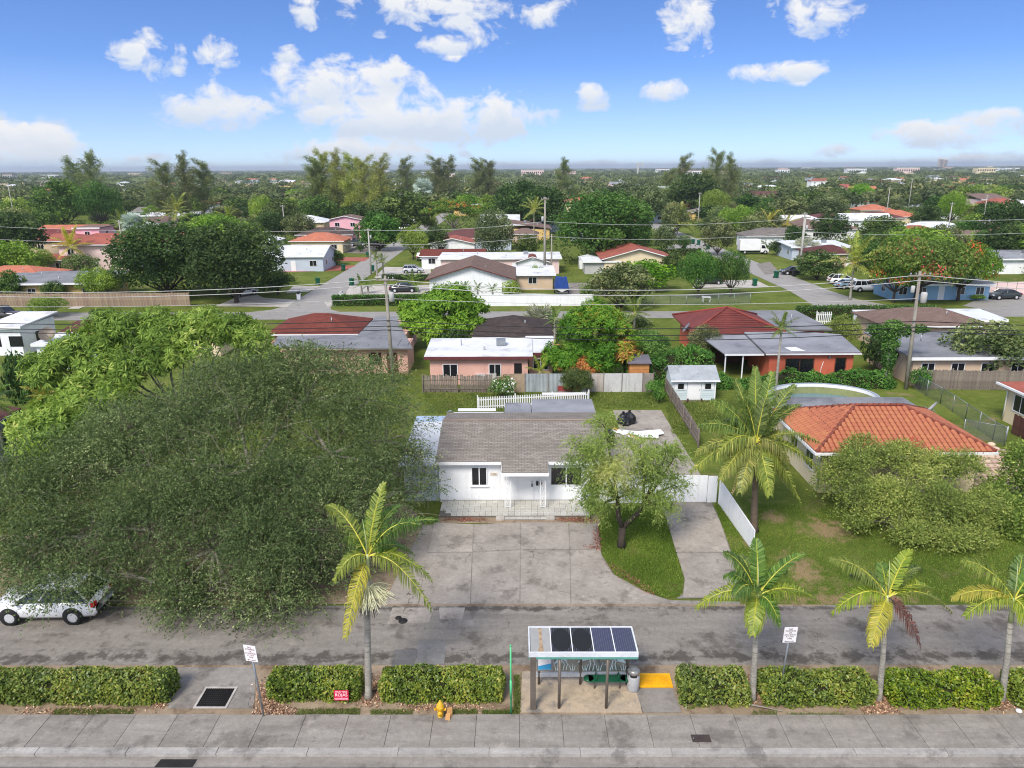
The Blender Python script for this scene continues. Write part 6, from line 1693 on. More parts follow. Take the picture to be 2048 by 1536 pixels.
# chain link
chainlink('chain link fence slanting across the right back gardens', GP((1826, 778), (1880, 808), (1930, 842), (1985, 880), (2008, 892)), 1.35)
chainlink('short chain link fence between the two orange roofed houses', GP((1925, 874), (2010, 890)), 1.3)
chainlink('long chain link fence round the corner lawn of the cross street', GP((1235, 612), (1340, 610), (1500, 606)), 1.3)
fence('brown upright board fence below the cut off house', (36.3, 51.2), (36.9, 44.0), 1.5, .14, 'wood_brown', .01, seed=14, rails=False, posts=False, name='board_fence')
fence('grey board fence under the round bushy tree at right', G(1832, 778), G(2110, 782), 1.75, .14, 'wood_grey', .012, seed=11, ragged=.05)
fence('long weathered board fence along the far side of the cross street', (-95, 105.2), (-47.6, 105.3), 1.9, .42, 'wood_tan', .02, seed=12, ragged=.03)
wl = TH('white_garden_wall', 'long plain white wall behind the grass of the cross street', 'wall', 2, 104.2)
wl.p('wall', MB().b2(-8.5, 104.1, 0, 10.8, 104.3, 1.55), 'white_wall'); wl.p('coping', MB().b2(-8.55, 104.06, 1.552, 10.85, 104.34, 1.62), 'white_trim')

# ---- second row
surf('maroon_fascia', S(110, 58, 58), S(98, 50, 52), .7, 2, 10, 0)
PH = hpx('pink bungalow with stained white flat roof behind the old board fence', (848, 716), (1066, 716), 682, 2.62, 'flat', 'pink_wall', 'white_roof', ov=.45, rh=.35, name='pink_bungalow', fascia='maroon_fascia', nw=0, dep=5.0)
for px, w_ in ((901, 1.25), (990, 1.0)): xx, zz_ = ZA(px, 735, 64.7); win_at(PH, xx-PH.location.x, -2.5, 1.35, 0, w_, 1.1)
MB().b2(3.2, -2.52, 0, 3.9, -2.505, 2.0).build('door', MAT['black_plastic'], PH)
wx_, wy_ = G(975, 742, .5)
wsh = TH('outdoor_tubs', 'pair of old white laundry tubs against the pink wall', 'tub', -2.6, 64.4)
for x in (-3.4, -2.4): wsh.p('tub', MB().b2(x-.45, 64.15, .35, x+.42, 64.6, 1.05), surf('tub_white', S(200, 196, 194), S(180, 176, 174), .6, 3, 12, .05))
hpx('pink annex with white roof right of the pink bungalow', (1052, 708), (1112, 708), 684, 2.6, 'flat', 'pink_wall', 'white_roof', ov=.3, rh=.3, name='pink_annex', fascia='maroon_fascia', dep=5, nw=1, door=False)
hpx('bungalow with dark shingle hip roof behind the pink bungalow', (944, 674), (1108, 674), 628, 2.75, 'hip', 'pink_wall', 'shingle_dark', ov=.55, rh=1.35, name='dark_roof_bungalow', dep=7.6, nw=3, door=False)
CO = TH('coral_house', 'coral painted house with flat grey roofs and red tile hip roof', 'house', 25.0, 72)
CO.p('wall', MB().b2(22.9, 65.0, 0, 30.5, 71.0, 2.66), 'coral_wall')
CO.p('flat_roof', MB().slab([(22.4, 64.6, 2.80), (31.0, 64.6, 2.80), (32.0, 71.6, 2.95), (23.0, 75.2, 2.95)], .14), 'grey_flat')
CO.p('fascia', MB().b2(22.38, 64.56, 2.62, 31.02, 64.6, 2.78), 'white_trim'); CO.p('flashing', MB().b2(22.38, 64.55, 2.785, 31.02, 64.59, 2.83), 'maroon_fascia')
CO.p('carport_roof', MB().slab([(18.9, 65.4, 2.55), (22.5, 65.4, 2.55), (22.9, 74.0, 2.75), (18.2, 72.6, 2.75)], .10), 'grey_flat'); CO.p('carport_fascia', MB().b2(18.9, 65.34, 2.38, 22.5, 65.39, 2.54), 'white_trim')
for x in (19.0, 20.6): CO.p('carport_post', MB().b2(x, 65.5, 0, x+.1, 65.6, 2.42), 'white_trim')
CO.p('carport_back', MB().b2(18.6, 71.9, 0, 22.6, 72.0, 2.5), 'wood_brown')
CO.p('rear_wall', MB().b2(18.3, 73.0, 0, 26.4, 81.5, 2.8), 'coral_wall')
t2 = roof_mb(8.6, 8.6, 0, 'hip', 1.7, .45); ro = CO.p('tile_roof', t2, surf('redtile', S(122, 62, 57), S(104, 52, 48), .85, .8, 8, .2, .1)); ro.location = (22.3-25, 77.6-72, 2.86)
a_, b_, rr2 = 4.75, 4.75, 1.7
for s_ in range(14):    # raised tile courses on the front and left slopes
    f = (s_+.5)/14; y_ = -4.75*(1-f); z_ = rr2*f; MB().tube([(-4.75*(1-f)+.05, y_, z_+.03), (4.75*(1-f)-.05, y_, z_+.03)], .05, 4).build('tile_course', MAT['redtile'], ro)
for a0, b0 in (((-4.75, -4.75, 0), (0, 0, 1.7)), ((4.75, -4.75, 0), (0, 0, 1.7)), ((-4.75, 4.75, 0), (0, 0, 1.7)), ((4.75, 4.75, 0), (0, 0, 1.7))): MB().tube([(a0[0], a0[1], .06), (b0[0], b0[1], b0[2]+.06)], .12, 6).build('hip_tiles', surf('redtile_l', S(150, 72, 62), S(130, 60, 52), .85, .8, 8, .2, .1), ro)
CO.p('rear_flat_roof', MB().b2(26.6, 74.9, 2.62, 32.6, 85.4, 2.76), 'grey_flat_b'); CO.p('side_wall', MB().b2(27.2, 75.4, 0, 32.0, 84.9, 2.6), 'coral_wall')
CO.p('roof_patch', MB().add([(24.9, 65.3, 2.835), (26.2, 65.2, 2.835), (25.8, 66.6, 2.865), (24.7, 66.5, 2.862)], [(0, 1, 2, 3)]), 'white_trim')
w_ = wnd(CO.e, 24.4, 26.9, .85, 2.15, 65.0, frame='rust', off=CO.o, bars=1, panes=2); wnd(CO.e, 28.9, 29.8, .8, 2.2, 65.0, frame='rust', off=CO.o, bars=1, panes=1)
CO.p('conduit', MB().tube([(27.6, 64.97, .3), (27.65, 64.97, 1.2), (27.8, 64.97, 1.9)], .025, 5), 'white_trim'); CO.p('wall_lamp', MB().b2(28.2, 64.9, 2.2, 28.4, 64.99, 2.4), 'galv')
CO.p('roof_vent', MB().tube([(29.4, 78, 2.7), (29.4, 78, 3.8)], .06, 6), 'galv')
dish('silver satellite dish at the corner of the red tile roof', 17.6, 74.6, 2.6, .6, 3.0, 'galv', .2)
R7 = hpx('long bungalow with red brown shingle hip roof beyond the great tree', (530, 668), (716, 668), None, 2.75, 'hip', 'pink_wall', 'shingle_red', dep=7.4, ov=.4, rh=1.4, name='red_roof_bungalow', nw=3, door=False)
F7 = TH('grey_roof_wing', 'pink wing with large patched grey flat roof beside the red brown roof', 'house', -15, 74)
F7.p('wall', MB().b2(-22.5, 68.4, 0, -10.6, 72.6, 2.5).b2(-16.2, 72.6, 0, -11.6, 82.0, 2.5), 'pink_wall')
F7.p('roof', MB().slab([(-23.5, 67.9, 2.66), (-10.0, 67.7, 2.66), (-14.0, 83.0, 2.7), (-16.3, 83.0, 2.7), (-16.4, 73.4, 2.7), (-24.5, 73.2, 2.7)], .12), 'grey_flat_b')
F7.p('fascia', MB().b2(-23.5, 67.82, 2.46, -10.0, 67.88, 2.64), 'tan_wall')
m = MB(); rg = random.Random(3)
for i in range(14): x = -23+i*.95; m.b2(x, 68.2+rg.random(), 2.666, x+.06, 71.5+rg.random(), 2.672)
F7.p('roof_seams', m, surf('tar', S(60, 62, 66), S(50, 52, 56), .8, 2, 10, 0))
wnd(F7.e, -14.3, -13.2, .9, 2.0, 68.4, frame='red_trim', off=F7.o); F7.p('door', MB().b2(-12.6, 68.35, .05, -11.6, 68.398, 2.05), 'wood_brown')
hpx('long bungalow with maroon shingle roof behind the lime mango tree', (118, 664), (440, 664), 636, 2.75, 'gable', 'cream_wall', 'shingle_maroon', ov=.4, rh=.5, ridge='x', name='maroon_roof_bungalow', dep=6.5, nw=4)
hpx('white flat roof annex in front of the maroon roof', (62, 690), (190, 690), 664, 2.5, 'flat', 'white_wall', 'white_roof', ov=.3, rh=.1, name='white_annex', dep=4.6, nw=2, door=False)
hpx('white house with sloping white roof at the far left edge', (-60, 662), (58, 650), 640, 3.1, 'flat', 'white_wall', 'white_roof', ov=.4, rh=.35, name='white_corner_house', dep=6, nw=3, frame='black_plastic')
dish('dark satellite dish above the white annex roof', -47.0, 71.5, 2.6, .75, -1.2, 'steel_brown', .5)
# right second row
hpx('tan bungalow with weathered grey flat roof behind the board fence', (1822, 717), (2090, 717), 668, 2.62, 'flat', 'tan_wall', 'grey_flat_b', ov=.5, rh=.25, name='grey_flat_bungalow', dep=8.5, nw=4, door=False)
hpx('house with brown hip roof behind the leaning pole', (1768, 652), (1995, 652), None, 2.9, 'hip', 'tan_wall', 'shingle_brown', ov=.5, rh=1.25, name='brown_hip_house', dep=7.0, nw=3, door=False)
hpx('long white metal patio roof at the right behind the brown hip roof', (1850, 622), (2090, 664), 610, 2.5, 'flat', 'white_wall', 'metal_white', ov=.2, rh=.2, name='white_patio_roof', dep=5, nw=0, cat='roof')
hpx('small white porch roof left of the brown hip roof', (1725, 632), (1800, 632), 622, 2.4, 'flat', 'white_wall', 'white_roof', ov=.2, rh=.05, name='white_porch', dep=2.5, nw=0, cat='porch')
WD = TH('orange_tool_shed', 'small orange timber shed behind the panel fence', 'shed', 10.9, 63.6)
WD.p('wall', MB().b2(9.9, 63.0, 0, 11.6, 64.4, 2.3), 'wood_orange')
for j in range(9): WD.p('plank', MB().b2(9.88, 62.965, .1+j*.24, 11.62, 62.995, .32+j*.24), 'wood_orange')
WD.p('roof', MB().slab([(9.7, 62.75, 2.38), (11.8, 62.75, 2.38), (11.8, 64.7, 2.7), (9.7, 64.7, 2.7)], .06), surf('felt', S(116, 112, 122), S(96, 94, 104), .9, 1, 8, .1))
PK = fence('white picket gate panel by the trimmed hedge at right', G(1632, 648), G(1662, 648), 1.5, .10, 'white_trim', .12, name='picket_gate', board='picket', seed=3, cat='gate')
# left edge blue house
LH = TH('blue_edge_house', 'pale blue house with red roof edge at the left edge of the picture', 'house', -31, 45); LH.o = (31-4.6, -45, 0); LH.e.location = (-31, 45, 0)
LH.p('wall', MB().b2(-38, 41.5, 0, -30.6, 49, 2.7), 'pale_blue_wall'); LH.p('roof', MB().slab([(-39, 40.9, 2.75), (-30.0, 40.9, 2.75), (-30.9, 49.6, 2.75), (-33.5, 49.6, 3.2), (-39, 45, 3.4)], .14), 'roof_maroon')
LH.p('fascia', MB().b2(-39, 40.82, 2.56, -29.95, 40.88, 2.78), 'white_trim'); win_at(LH.e, -36.0+31, 41.5-45, 1.5, 0, .7, 1.1); win_at(LH.e, -35.2+31, 44.5-45, 1.5, 1, 1.0, 1.1)
# ------------------------------------------------------------------ vehicles
SHAPES = {
    'sedan': dict(st=[(-2.32, .66, .42, .74, .80), (-2.18, .82, .30, .90, .97), (-1.6, .89, .25, .93, 1.02), (-.5, .91, .24, .93, .96), (.7, .91, .24, .92, .95), (1.25, .90, .25, .90, .97), (1.9, .87, .27, .80, .86), (2.2, .77, .32, .68, .72), (2.32, .6, .42, .56, .58)],
                  g=[(-1.85, 1.2, .93), (-.95, .42, 1.43)], wb=1.36, r=.33, hw=.84, ht=.64),
    'suv': dict(st=[(-2.32, .74, .42, .80, .86), (-2.22, .86, .32, 1.02, 1.06), (-1.6, .92, .28, 1.05, 1.08), (-.5, .93, .27, 1.05, 1.06), (.8, .93, .27, 1.03, 1.04), (1.25, .92, .28, 1.0, 1.08), (1.95, .88, .30, .90, .98), (2.22, .78, .36, .78, .82), (2.34, .62, .46, .62, .66)],
                g=[(-2.14, 1.2, 1.03), (-1.5, .22, 1.64)], wb=1.36, r=.36, hw=.88, ht=.64),
    'hatch': dict(st=[(-1.95, .70, .40, .78, .84), (-1.88, .80, .30, .95, 1.0), (-1.3, .85, .25, .97, 1.0), (-.4, .86, .24, .97, .98), (.7, .86, .24, .95, .97), (1.1, .85, .25, .92, .99), (1.65, .82, .27, .82, .88), (1.9, .72, .32, .70, .74), (1.98, .58, .42, .58, .6)],
                  g=[(-1.84, 1.1, .97), (-1.5, .35, 1.5)], wb=1.22, r=.31, hw=.80, ht=.62),
    'van': dict(st=[(-2.5, .80, .42, .9, .95), (-2.42, .92, .32, 1.05, 1.1), (-1.6, .96, .28, 1.08, 1.1), (-.5, .97, .27, 1.08, 1.1), (1.0, .97, .27, 1.05, 1.07), (1.55, .95, .28, 1.0, 1.06), (2.1, .90, .30, .9, .95), (2.4, .8, .36, .78, .82), (2.52, .64, .46, .6, .64)],
                g=[(-2.38, 1.75, 1.06), (-2.05, .75, 1.76)], wb=1.5, r=.35, hw=.91, ht=.74),
    'pickup': dict(st=[(-2.8, .86, .5, 1.0, 1.02), (-2.7, .93, .42, 1.06, 1.08), (-1.6, .95, .38, 1.08, 1.1), (-.6, .96, .36, 1.08, 1.1), (.9, .96, .36, 1.08, 1.1), (1.4, .95, .38, 1.08, 1.16), (2.2, .93, .40, 1.02, 1.1), (2.65, .84, .44, .9, .95), (2.78, .7, .52, .7, .74)],
                   g=[(-.75, 1.5, 1.08), (-.5, .85, 1.82)], wb=1.75, r=.40, hw=.90, ht=.72),
}


def car_parts(kind, cm):
    s = SHAPES[kind]; st = s['st']; vs = []; n = 11
    for x, hw, zb, zs, zt in st:
        half = [(0, zb), (hw*.86, zb), (hw*.98, zb+.14), (hw, (zb+zs)/2), (hw*.97, zs), (hw*.80, zt-.01)]
        sec = [(-a, b) for a, b in half[:0:-1]]+half
        sec = [(-y, z) for y, z in half[1:]][::-1]+[(0, zt+.02)] if False else half[1:]+[(0, zt+.015)]+[(-y, z) for y, z in half[:0:-1]]
        vs += [(x, y, z) for y, z in sec]
    k = len(vs)//len(st)
    fs = [(i*k+j, i*k+(j+1) % k, (i+1)*k+(j+1) % k, (i+1)*k+j) for i in range(len(st)-1) for j in range(k)]
    fs += [tuple(range(k)), tuple(range((len(st)-1)*k, len(st)*k))[::-1]]
    body = MB().add(vs, [f[::-1] for f in fs], True).mesh('body', cm)
    (b0, b1, zb), (t0, t1, zt) = s['g']; hw, ht = s['hw'], s['ht']
    gv = [(b0, -hw, zb-.02), (b1, -hw, zb-.02), (b1, hw, zb-.02), (b0, hw, zb-.02), (t0, -ht, zt-.03), (t1, -ht, zt-.03), (t1, ht, zt-.03), (t0, ht, zt-.03)]
    win = MB().add(gv, [(4, 5, 6, 7), (0, 1, 5, 4), (1, 2, 6, 5), (2, 3, 7, 6), (3, 0, 4, 7)]).mesh('windows', MAT['car_glass'])
    rm = MB().add([(t0-.06, -ht-.02, zt-.04), (t1+.06, -ht-.02, zt-.05), (t1+.06, ht+.02, zt-.05), (t0-.06, ht+.02, zt-.04), (t0+.05, -ht+.08, zt+.01), (t1-.08, -ht+.08, zt+.01), (t1-.08, ht-.08, zt+.01), (t0+.05, ht-.08, zt+.01)],
                  [(4, 5, 6, 7), (0, 1, 5, 4), (1, 2, 6, 5), (2, 3, 7, 6), (3, 0, 4, 7)], True)
    for a, b in ((0, 4), (1, 5), (2, 6), (3, 7)): rm.tube([gv[a], gv[b]], .045, 5, smooth=False)
    nm = 2 if kind in ('sedan', 'suv', 'hatch') else 3
    for i in range(1, nm+1):
        f = i/(nm+1)
        for sg in (-1, 1): rm.tube([(b0+(b1-b0)*f, sg*(hw+.005), zb), (t0+(t1-t0)*f, sg*(ht+.005), zt-.03)], .035, 4, smooth=False)
    roof = rm.mesh('roof', cm)
    return body, win, roof


def car(label, x, y, rz, kind, color, group='parked vehicles', z=.03, name='parked_car', cat='car'):
    s = SHAPES[kind]; cm = paint('paint_%d_%d_%d' % color, S(*color), .25, coat=.6)
    t = thing(name, label, cat, (x, y, z), rz, group)
    body, win, roof = cached(('car', kind, color), lambda: car_parts(kind, cm))
    link('body', body, t); link('windows', win, t); link('roof', roof, t)
    r = s['r']
    ty = cached(('tyre', r), lambda: MB().lathe([(r*.62, -.1), (r*.95, -.11), (r, -.07), (r, .07), (r*.95, .11), (r*.62, .1)], 22, axis='y', cap=False).mesh('wheel', MAT['rubber']))

    def rimm():
        m = MB().lathe([(r*.64, -.09), (r*.66, -.085), (r*.6, -.07), (r*.58, .0)], 22, axis='y')
        for i in range(10):
            q = 2*pi*i/10; m.add([(r*.12*math.cos(q+1.2), -.10, r*.12*math.sin(q+1.2)), (r*.12*math.cos(q-1.2), -.10, r*.12*math.sin(q-1.2)), (r*.63*math.cos(q-.1), -.095, r*.63*math.sin(q-.1)), (r*.63*math.cos(q+.1), -.095, r*.63*math.sin(q+.1))], [(0, 1, 2, 3)])
        return m.mesh('rim', MAT['rim_alloy'])
    rim = cached(('rim', r), rimm)
    ar = cached(('arch', r), lambda: MB().lathe([(r*1.22, -.02), (r*1.22, .02)], 22, axis='y').mesh('wheel_arch', MAT['rubber']))
    hw = max(q[1] for q in s['st'])
    for sx in (-1, 1):
        for sy in (-1, 1):
            wv = link('wheel', ty, t, (sx*s['wb'], sy*(hw-.075), r), (0, 0, 0 if sy < 0 else pi)); link('rim', rim, wv)
            link('wheel_arch', ar, t, (sx*s['wb'], sy*(hw-.018), r+.03))
    zf = s['st'][-3][3]; xf = s['st'][-2][0]; zt = s['st'][1][3]; xr = s['st'][1][0]
    for sy in (-1, 1):
        MB().box(xf-.02, sy*.62, zf-.10, .22, .30, .13).build('headlight', MAT['lamp_clear'], t)
        MB().box(xr-.03, sy*(hw-.2), zt-.12, .16, .26, .2).build('tail_light', MAT['tail_red'], t)
        MB().box(s['g'][0][1]-.25, sy*(hw+.08), s['g'][0][2]+.08, .14, .18, .12).build('mirror', cm, t)
    MB().box(s['st'][0][0]-.005, 0, .62, .02, .34, .12).build('number_plate', MAT['sign_white'], t)
    MB().box(s['st'][-1][0], 0, .42, .05, 1.2, .12).box(s['st'][0][0], 0, .42, .05, 1.3, .12).build('bumper', MAT['black_plastic'], t)
    return t


W_, K_, SV, GR = (232, 234, 238), (30, 32, 36), (186, 190, 196), (96, 106, 112)
car('white sport utility car half hidden under the great dark tree', -20.75, 28.5, pi+.02, 'suv', W_, z=.02)


def carp(label, px, py, rz, kind, color, **kw):
    x, y = G(px, py); return car(label, x, y, rz, kind, color, z=.04, **kw)


carp('black sedan in the driveway behind the long box hedge', 808, 584, 0.05, 'sedan', K_)
carp('silver hatchback on the concrete beside the brown gable house', 826, 546, .05, 'hatch', SV)
carp('silver van seen from behind near the red roofed houses', 846, 520, 1.5, 'van', SV)
carp('white van parked far up the left side street', 807, 461, pi, 'van', (216, 218, 224))
carp('black pickup truck on the circular drive', 750, 495, pi, 'pickup', K_)
carp('dark jeep parked behind the black pickup truck', 716, 492, .1, 'suv', (44, 46, 50))
carp('white sedan in the driveway under the big dark green tree', 487, 592, .9, 'sedan', W_)
carp('dark pickup with a loaded bed at the left end of the cross street', 2, 640, 0, 'pickup', (56, 54, 56))
carp('white crossover on the grass beside the coconut palm', 1684, 568, -.05, 'suv', W_)
carp('blue grey car squeezed behind the white minivan', 1697, 577, .15, 'sedan', (120, 146, 164))
carp('white minivan parked across the corner lawn', 1733, 583, 0, 'van', W_)
carp('dark green sedan in the yard beside the blue wall', 2006, 598, pi+.1, 'sedan', (40, 50, 52))
carp('black car behind the pole of the right side street', 1586, 549, pi, 'sedan', K_)
carp('black coupe in the drive under the two round trees', 1418, 568, pi, 'sedan', (36, 40, 46))
carp('white crossover far up the right side street', 1343, 461, 0.1, 'suv', W_)
carp('grey car parked on the right side street by the bins', 1334, 484, 1.9, 'sedan', (90, 96, 104))
carp('silver car behind the red shingle roof drive', 893, 476, .2, 'suv', SV)
carp('white car by the small bush in the left street gardens', 880, 490, .1, 'hatch', W_)
carp('white pickup parked at the far right edge yard', 2040, 493, .0, 'suv', W_)
# box truck
bt_ = thing('box_truck', 'white box truck parked on the grass of the right side street', 'truck', (*G(1508, 508), 0), 0)
MB().b2(-3.6, -1.15, .95, 1.0, 1.15, 3.3).build('cargo_box', MAT['white_trim'], bt_); MB().b2(-3.62, -1.18, .85, 1.02, 1.18, .949).build('box_sill', MAT['galv'], bt_)
MB().add([(1.1, -.95, .5), (3.0, -.95, .5), (3.0, .95, .5), (1.1, .95, .5), (1.1, -.92, 2.2), (1.9, -.9, 2.2), (1.9, .9, 2.2), (1.1, .92, 2.2), (2.5, -.95, 1.3), (2.5, .95, 1.3), (3.0, -.93, 1.15), (3.0, .93, 1.15)], [(0, 1, 10, 8, 5, 4), (2, 3, 7, 6, 9, 11), (4, 5, 6, 7), (8, 10, 11, 9), (1, 2, 11, 10), (3, 0, 4, 7)]).build('cab', MAT['white_trim'], bt_)
MB().add([(2.52, -.86, 1.33), (2.52, .86, 1.33), (1.95, .82, 2.14), (1.95, -.82, 2.14)], [(0, 1, 2, 3)]).add([(1.3, -.965, 1.35), (2.3, -.965, 1.35), (1.85, -.93, 2.05), (1.3, -.93, 2.05)], [(0, 1, 2, 3)]).build('windscreen', MAT['car_glass'], bt_)
for x in (-2.4, 2.2):
    for s in (-1, 1): wv = link('wheel', MB().lathe([(.26, -.13), (.44, -.13), (.46, -.08), (.46, .08), (.44, .13), (.26, .13)], 18, axis='y', cap=False).mesh('wheel', MAT['rubber']), bt_, (x, s*.98, .46)); link('rim', MB().lathe([(.27, -.10), (.12, -.12)], 14, axis='y').mesh('rim', MAT['rim_alloy']), wv, None, (0, 0, 0 if s < 0 else pi))
MB().b2(-3.5, -.4, .5, 3.0, .4, .84).build('chassis', MAT['black_plastic'], bt_)
# boat under a blue cover on a trailer
bo = thing('covered_boat', 'boat on a trailer under a bright blue cover behind the white wall', 'boat', (*G(1122, 585), 0), 0)
MB().add([(-1.1, -2.6, 1.0), (1.1, -2.6, 1.0), (1.15, 1.2, 1.05), (0, 3.2, 1.2), (-1.15, 1.2, 1.05), (-.75, -2.3, 2.7), (.75, -2.3, 2.7), (.8, 1.0, 2.5), (0, 2.2, 1.8), (-.8, 1.0, 2.5)], [(0, 1, 6, 5), (1, 2, 7, 6), (2, 3, 8, 7), (3, 4, 9, 8), (4, 0, 5, 9), (5, 6, 7, 8, 9)]).build('cover', MAT['tarp_blue'], bo)
MB().add([(-1.05, -2.6, .99), (1.05, -2.6, .99), (1.1, 1.2, 1.04), (0, 3.1, 1.19), (-1.1, 1.2, 1.04), (0, -2.5, .45), (0, 2.2, .5)], [(1, 0, 5), (2, 1, 5, 6), (3, 2, 6), (4, 3, 6), (0, 4, 6, 5)]).build('hull', MAT['white_trim'], bo)
MB().b2(-.9, -3.2, .4, -.8, 2.5, .5).b2(.8, -3.2, .4, .9, 2.5, .5).b2(-.9, -3.2, .4, .9, -3.1, .5).build('trailer_frame', MAT['galv'], bo)
for s in (-1.05, 1.05): MB().lathe([(.2, -.1), (.33, -.1), (.33, .1), (.2, .1)], 16, s, -.6, .33, axis='x').build('wheel', MAT['rubber'], bo)

# ------------------------------------------------------------------ bins, posts, small street things
BINS = [(636, 570, 'green bin standing at the kerb of the left side street driveway'), (704, 571, 'green bin right of the left side street mouth'), (687, 541, 'green bin on the lawn edge by the red paved drive'), (745, 543, 'green bin at the foot of the left street pole'), (735, 515, 'green bin beside the circular drive'), (1509, 572, 'green bin at the corner of the right side street'), (1552, 556, 'green bin by the left kerb end of the pole verge'),
        (1386, 488, 'first of the two green bins on the distant drive'), (1397, 490, 'second green bin on the distant drive'), (1369, 498, 'green bin beside the small round tree'), (62, 640, 'green bin behind the small round street tree'), (1416, 499, 'pale green bin near the distant drive mouth')]
for px, py, lab in BINS:
    x, y = G(px, py); bin_thing(lab, x, y, rz=random.random(), s=1.05)
x, y = G(1588, 553); bin_thing('dark bin behind the right street pole', x, y, 'black_plastic')
for px, py, lab in ((683, 598, 'white pillar letter box right of the side street'), (598, 599, 'small brick and white letter box left of the side street')):
    x, y = G(px, py); t = thing('letter_box', lab, 'letter box', (x, y, 0))
    MB().b2(-.25, -.25, 0, .25, .25, .9).build('pillar', MAT['white_trim'], t); MB().b2(-.18, -.35, .905, .18, .35, 1.2).build('box', MAT['black_plastic' if px < 650 else 'grey_wall'], t); MB().b2(-.3, -.3, .82, .3, .3, .903).build('cap', MAT['white_trim'], t)
x, y = G(1584, 1000, 0)


def pole(label, x, y, h, lean=(0, 0), arm=None, r=.16, mat='pole_wood', trans=(), group='utility poles', arm_z=None):
    t = thing('utility_pole', label, 'utility pole', (x, y, 0), 0, group)
    MB().tube([(0, 0, -.1), (lean[0]*.5, lean[1]*.5, h*.5), (lean[0], lean[1], h)], [r*1.15, r, r*.7], 9).build('shaft', MAT[mat], t)
    if arm:
        MB().box(lean[0], lean[1]-.12, h-.35, arm, .11, .12).build('crossarm', MAT['pole_wood'], t)
        for s in (-.45, -.2, .2, .45): MB().lathe([(.05, 0), (.07, .08), (.03, .2)], 8, lean[0]+arm*s, lean[1]-.12, h-.29).build('insulator', MAT['galv'], t)
    for (dx, z, s) in trans:
        MB().lathe([(.16*s, 0), (.24*s, .05), (.24*s, .75*s), (.18*s, .85*s)], 12, lean[0]*z/h+dx, lean[1]*z/h-.1, z).build('transformer', MAT['grey_wall'], t)
    return t


PA = (-11.5, 65.0); PB = (34.3, 62.5)
pole('weathered utility pole rising behind the great dark tree', PA[0], PA[1], 9.9, (-.25, 0), 1.6, trans=((.45, 7.6, 1.0),))
pole('tall leaning utility pole among vines at the right back gardens', PB[0], PB[1], 10.4, (-.3, 0), 1.8, trans=((.5, 7.7, 1.1), (-.5, 8.6, .7)))
pole('short vine covered pole beside the leaning utility pole', 32.6, 63.0, 5.6, (0, 0), None, .12, 'pole_conc')
pole('utility pole standing at the left side street', -27.5, 138, 8.4, (-.1, 0), 1.4, mat='pole_conc', trans=((.4, 6.6, .7),))
pole('tall grey pole in the middle before the huge round tree', 4.7, 129, 14.2, (0, 0), 1.4, .2, trans=((-.4, 10.2, .9),))
pole('short stub pole beside the tall grey pole', 5.9, 129.2, 8.0, (0, 0), None, .14)
pole('utility pole on the right side street verge', 51.4, 135, 10.5, (.2, 0), 1.6, mat='pole_conc', trans=((.4, 8, .9),))
for px, py0, py1, Y, lab in ((565, 470, 410, 205, 'thin pole among trees behind the orange roof'), (237, 478, 440, 175, 'pole before the two storey orange roof house'), (1905, 455, 405, 195, 'thin pole between the orange roofs at right'), (1240, 445, 395, 260, 'distant pole left of the pine group'), (15, 410, 365, 260, 'pole at the far left tree line'), (1400, 430, 385, 240, 'distant pole beside a lime tree'), (1610, 500, 425, 150, 'pole in front of the gold palm clump'), (1780, 440, 375, 260, 'pole behind the red roof house'), (1975, 470, 390, 215, 'pole near the dark tree at the right edge'), (1825, 400, 358, 330, 'far pole among the orange roofs')):
    x, z = ZA(px, py1, Y); pole(lab, x, Y, z, (0, 0), 1.2, .13, 'pole_conc')


def wire(label, a, b, sag, r=.03, mat='wire_grey', n=14):
    A, Bv = Vector(a), Vector(b); pts = [tuple(A.lerp(Bv, i/n)-Vector((0, 0, sag*4*(i/n)*(1-i/n)))) for i in range(n+1)]
    c = A.lerp(Bv, .5); o = MB().tube([tuple(Vector(p)-c) for p in pts], r, 4, cap=False).build('overhead_wire', MAT[mat], None, tuple(c))
    tag(o, label, 'wire', 'overhead wires')


surf('wire_grey', S(198, 198, 196), None, .6, 2, 10, 0); surf('wire_black', S(44, 44, 46), None, .6, 2, 10, 0)
za, zb = 9.62, 10.1
PL, PR = (-62, 67.3), (80, 60.2)
for dy, dz, nm in ((-.12, 0, 'upper pale wire'), (-.12, -.45, 'second pale wire')):
    wire(nm+' spanning between the two leaning poles over the gardens', (PA[0]-.3, PA[1]+dy, za+dz), (PB[0]-.3, PB[1]+dy, zb+dz), 1.15)
    wire(nm+' running left from the pole behind the great tree', (PL[0], PL[1], 8.9+dz), (PA[0]-.3, PA[1]+dy, za+dz), .9)
    wire(nm+' running right from the vine covered pole', (PB[0]-.3, PB[1]+dy, zb+dz), (PR[0], PR[1], 9.3+dz), .9)
wire('thin pale wire sagging below the paired wires', (PA[0]-.2, PA[1]-.15, 7.9), (PB[0]-.3, PB[1]-.15, 8.1), .55, .02)
wire('thin pale wire sagging left of the great tree pole', (PL[0], PL[1], 7.2), (PA[0]-.2, PA[1]-.15, 7.9), .5, .02)
for i, z in enumerate((5.9, 5.4, 5.05)):
    wire(['upper', 'middle', 'lower'][i]+' black cable above the pink bungalow roof', (PA[0]-.1, PA[1]-.2, z), (PB[0]-.2, PB[1]-.2, z+.25), .7+.1*i, .035, 'wire_black')
    wire(['upper', 'middle', 'lower'][i]+' black cable running right past the board fence', (PB[0]-.2, PB[1]-.2, z+.25), (PR[0], PR[1], z), .4, .035, 'wire_black')
    wire(['upper', 'middle', 'lower'][i]+' black cable running left behind the mango tree', (PL[0], PL[1], z-.1), (PA[0]-.1, PA[1]-.2, z), .5, .035, 'wire_black')
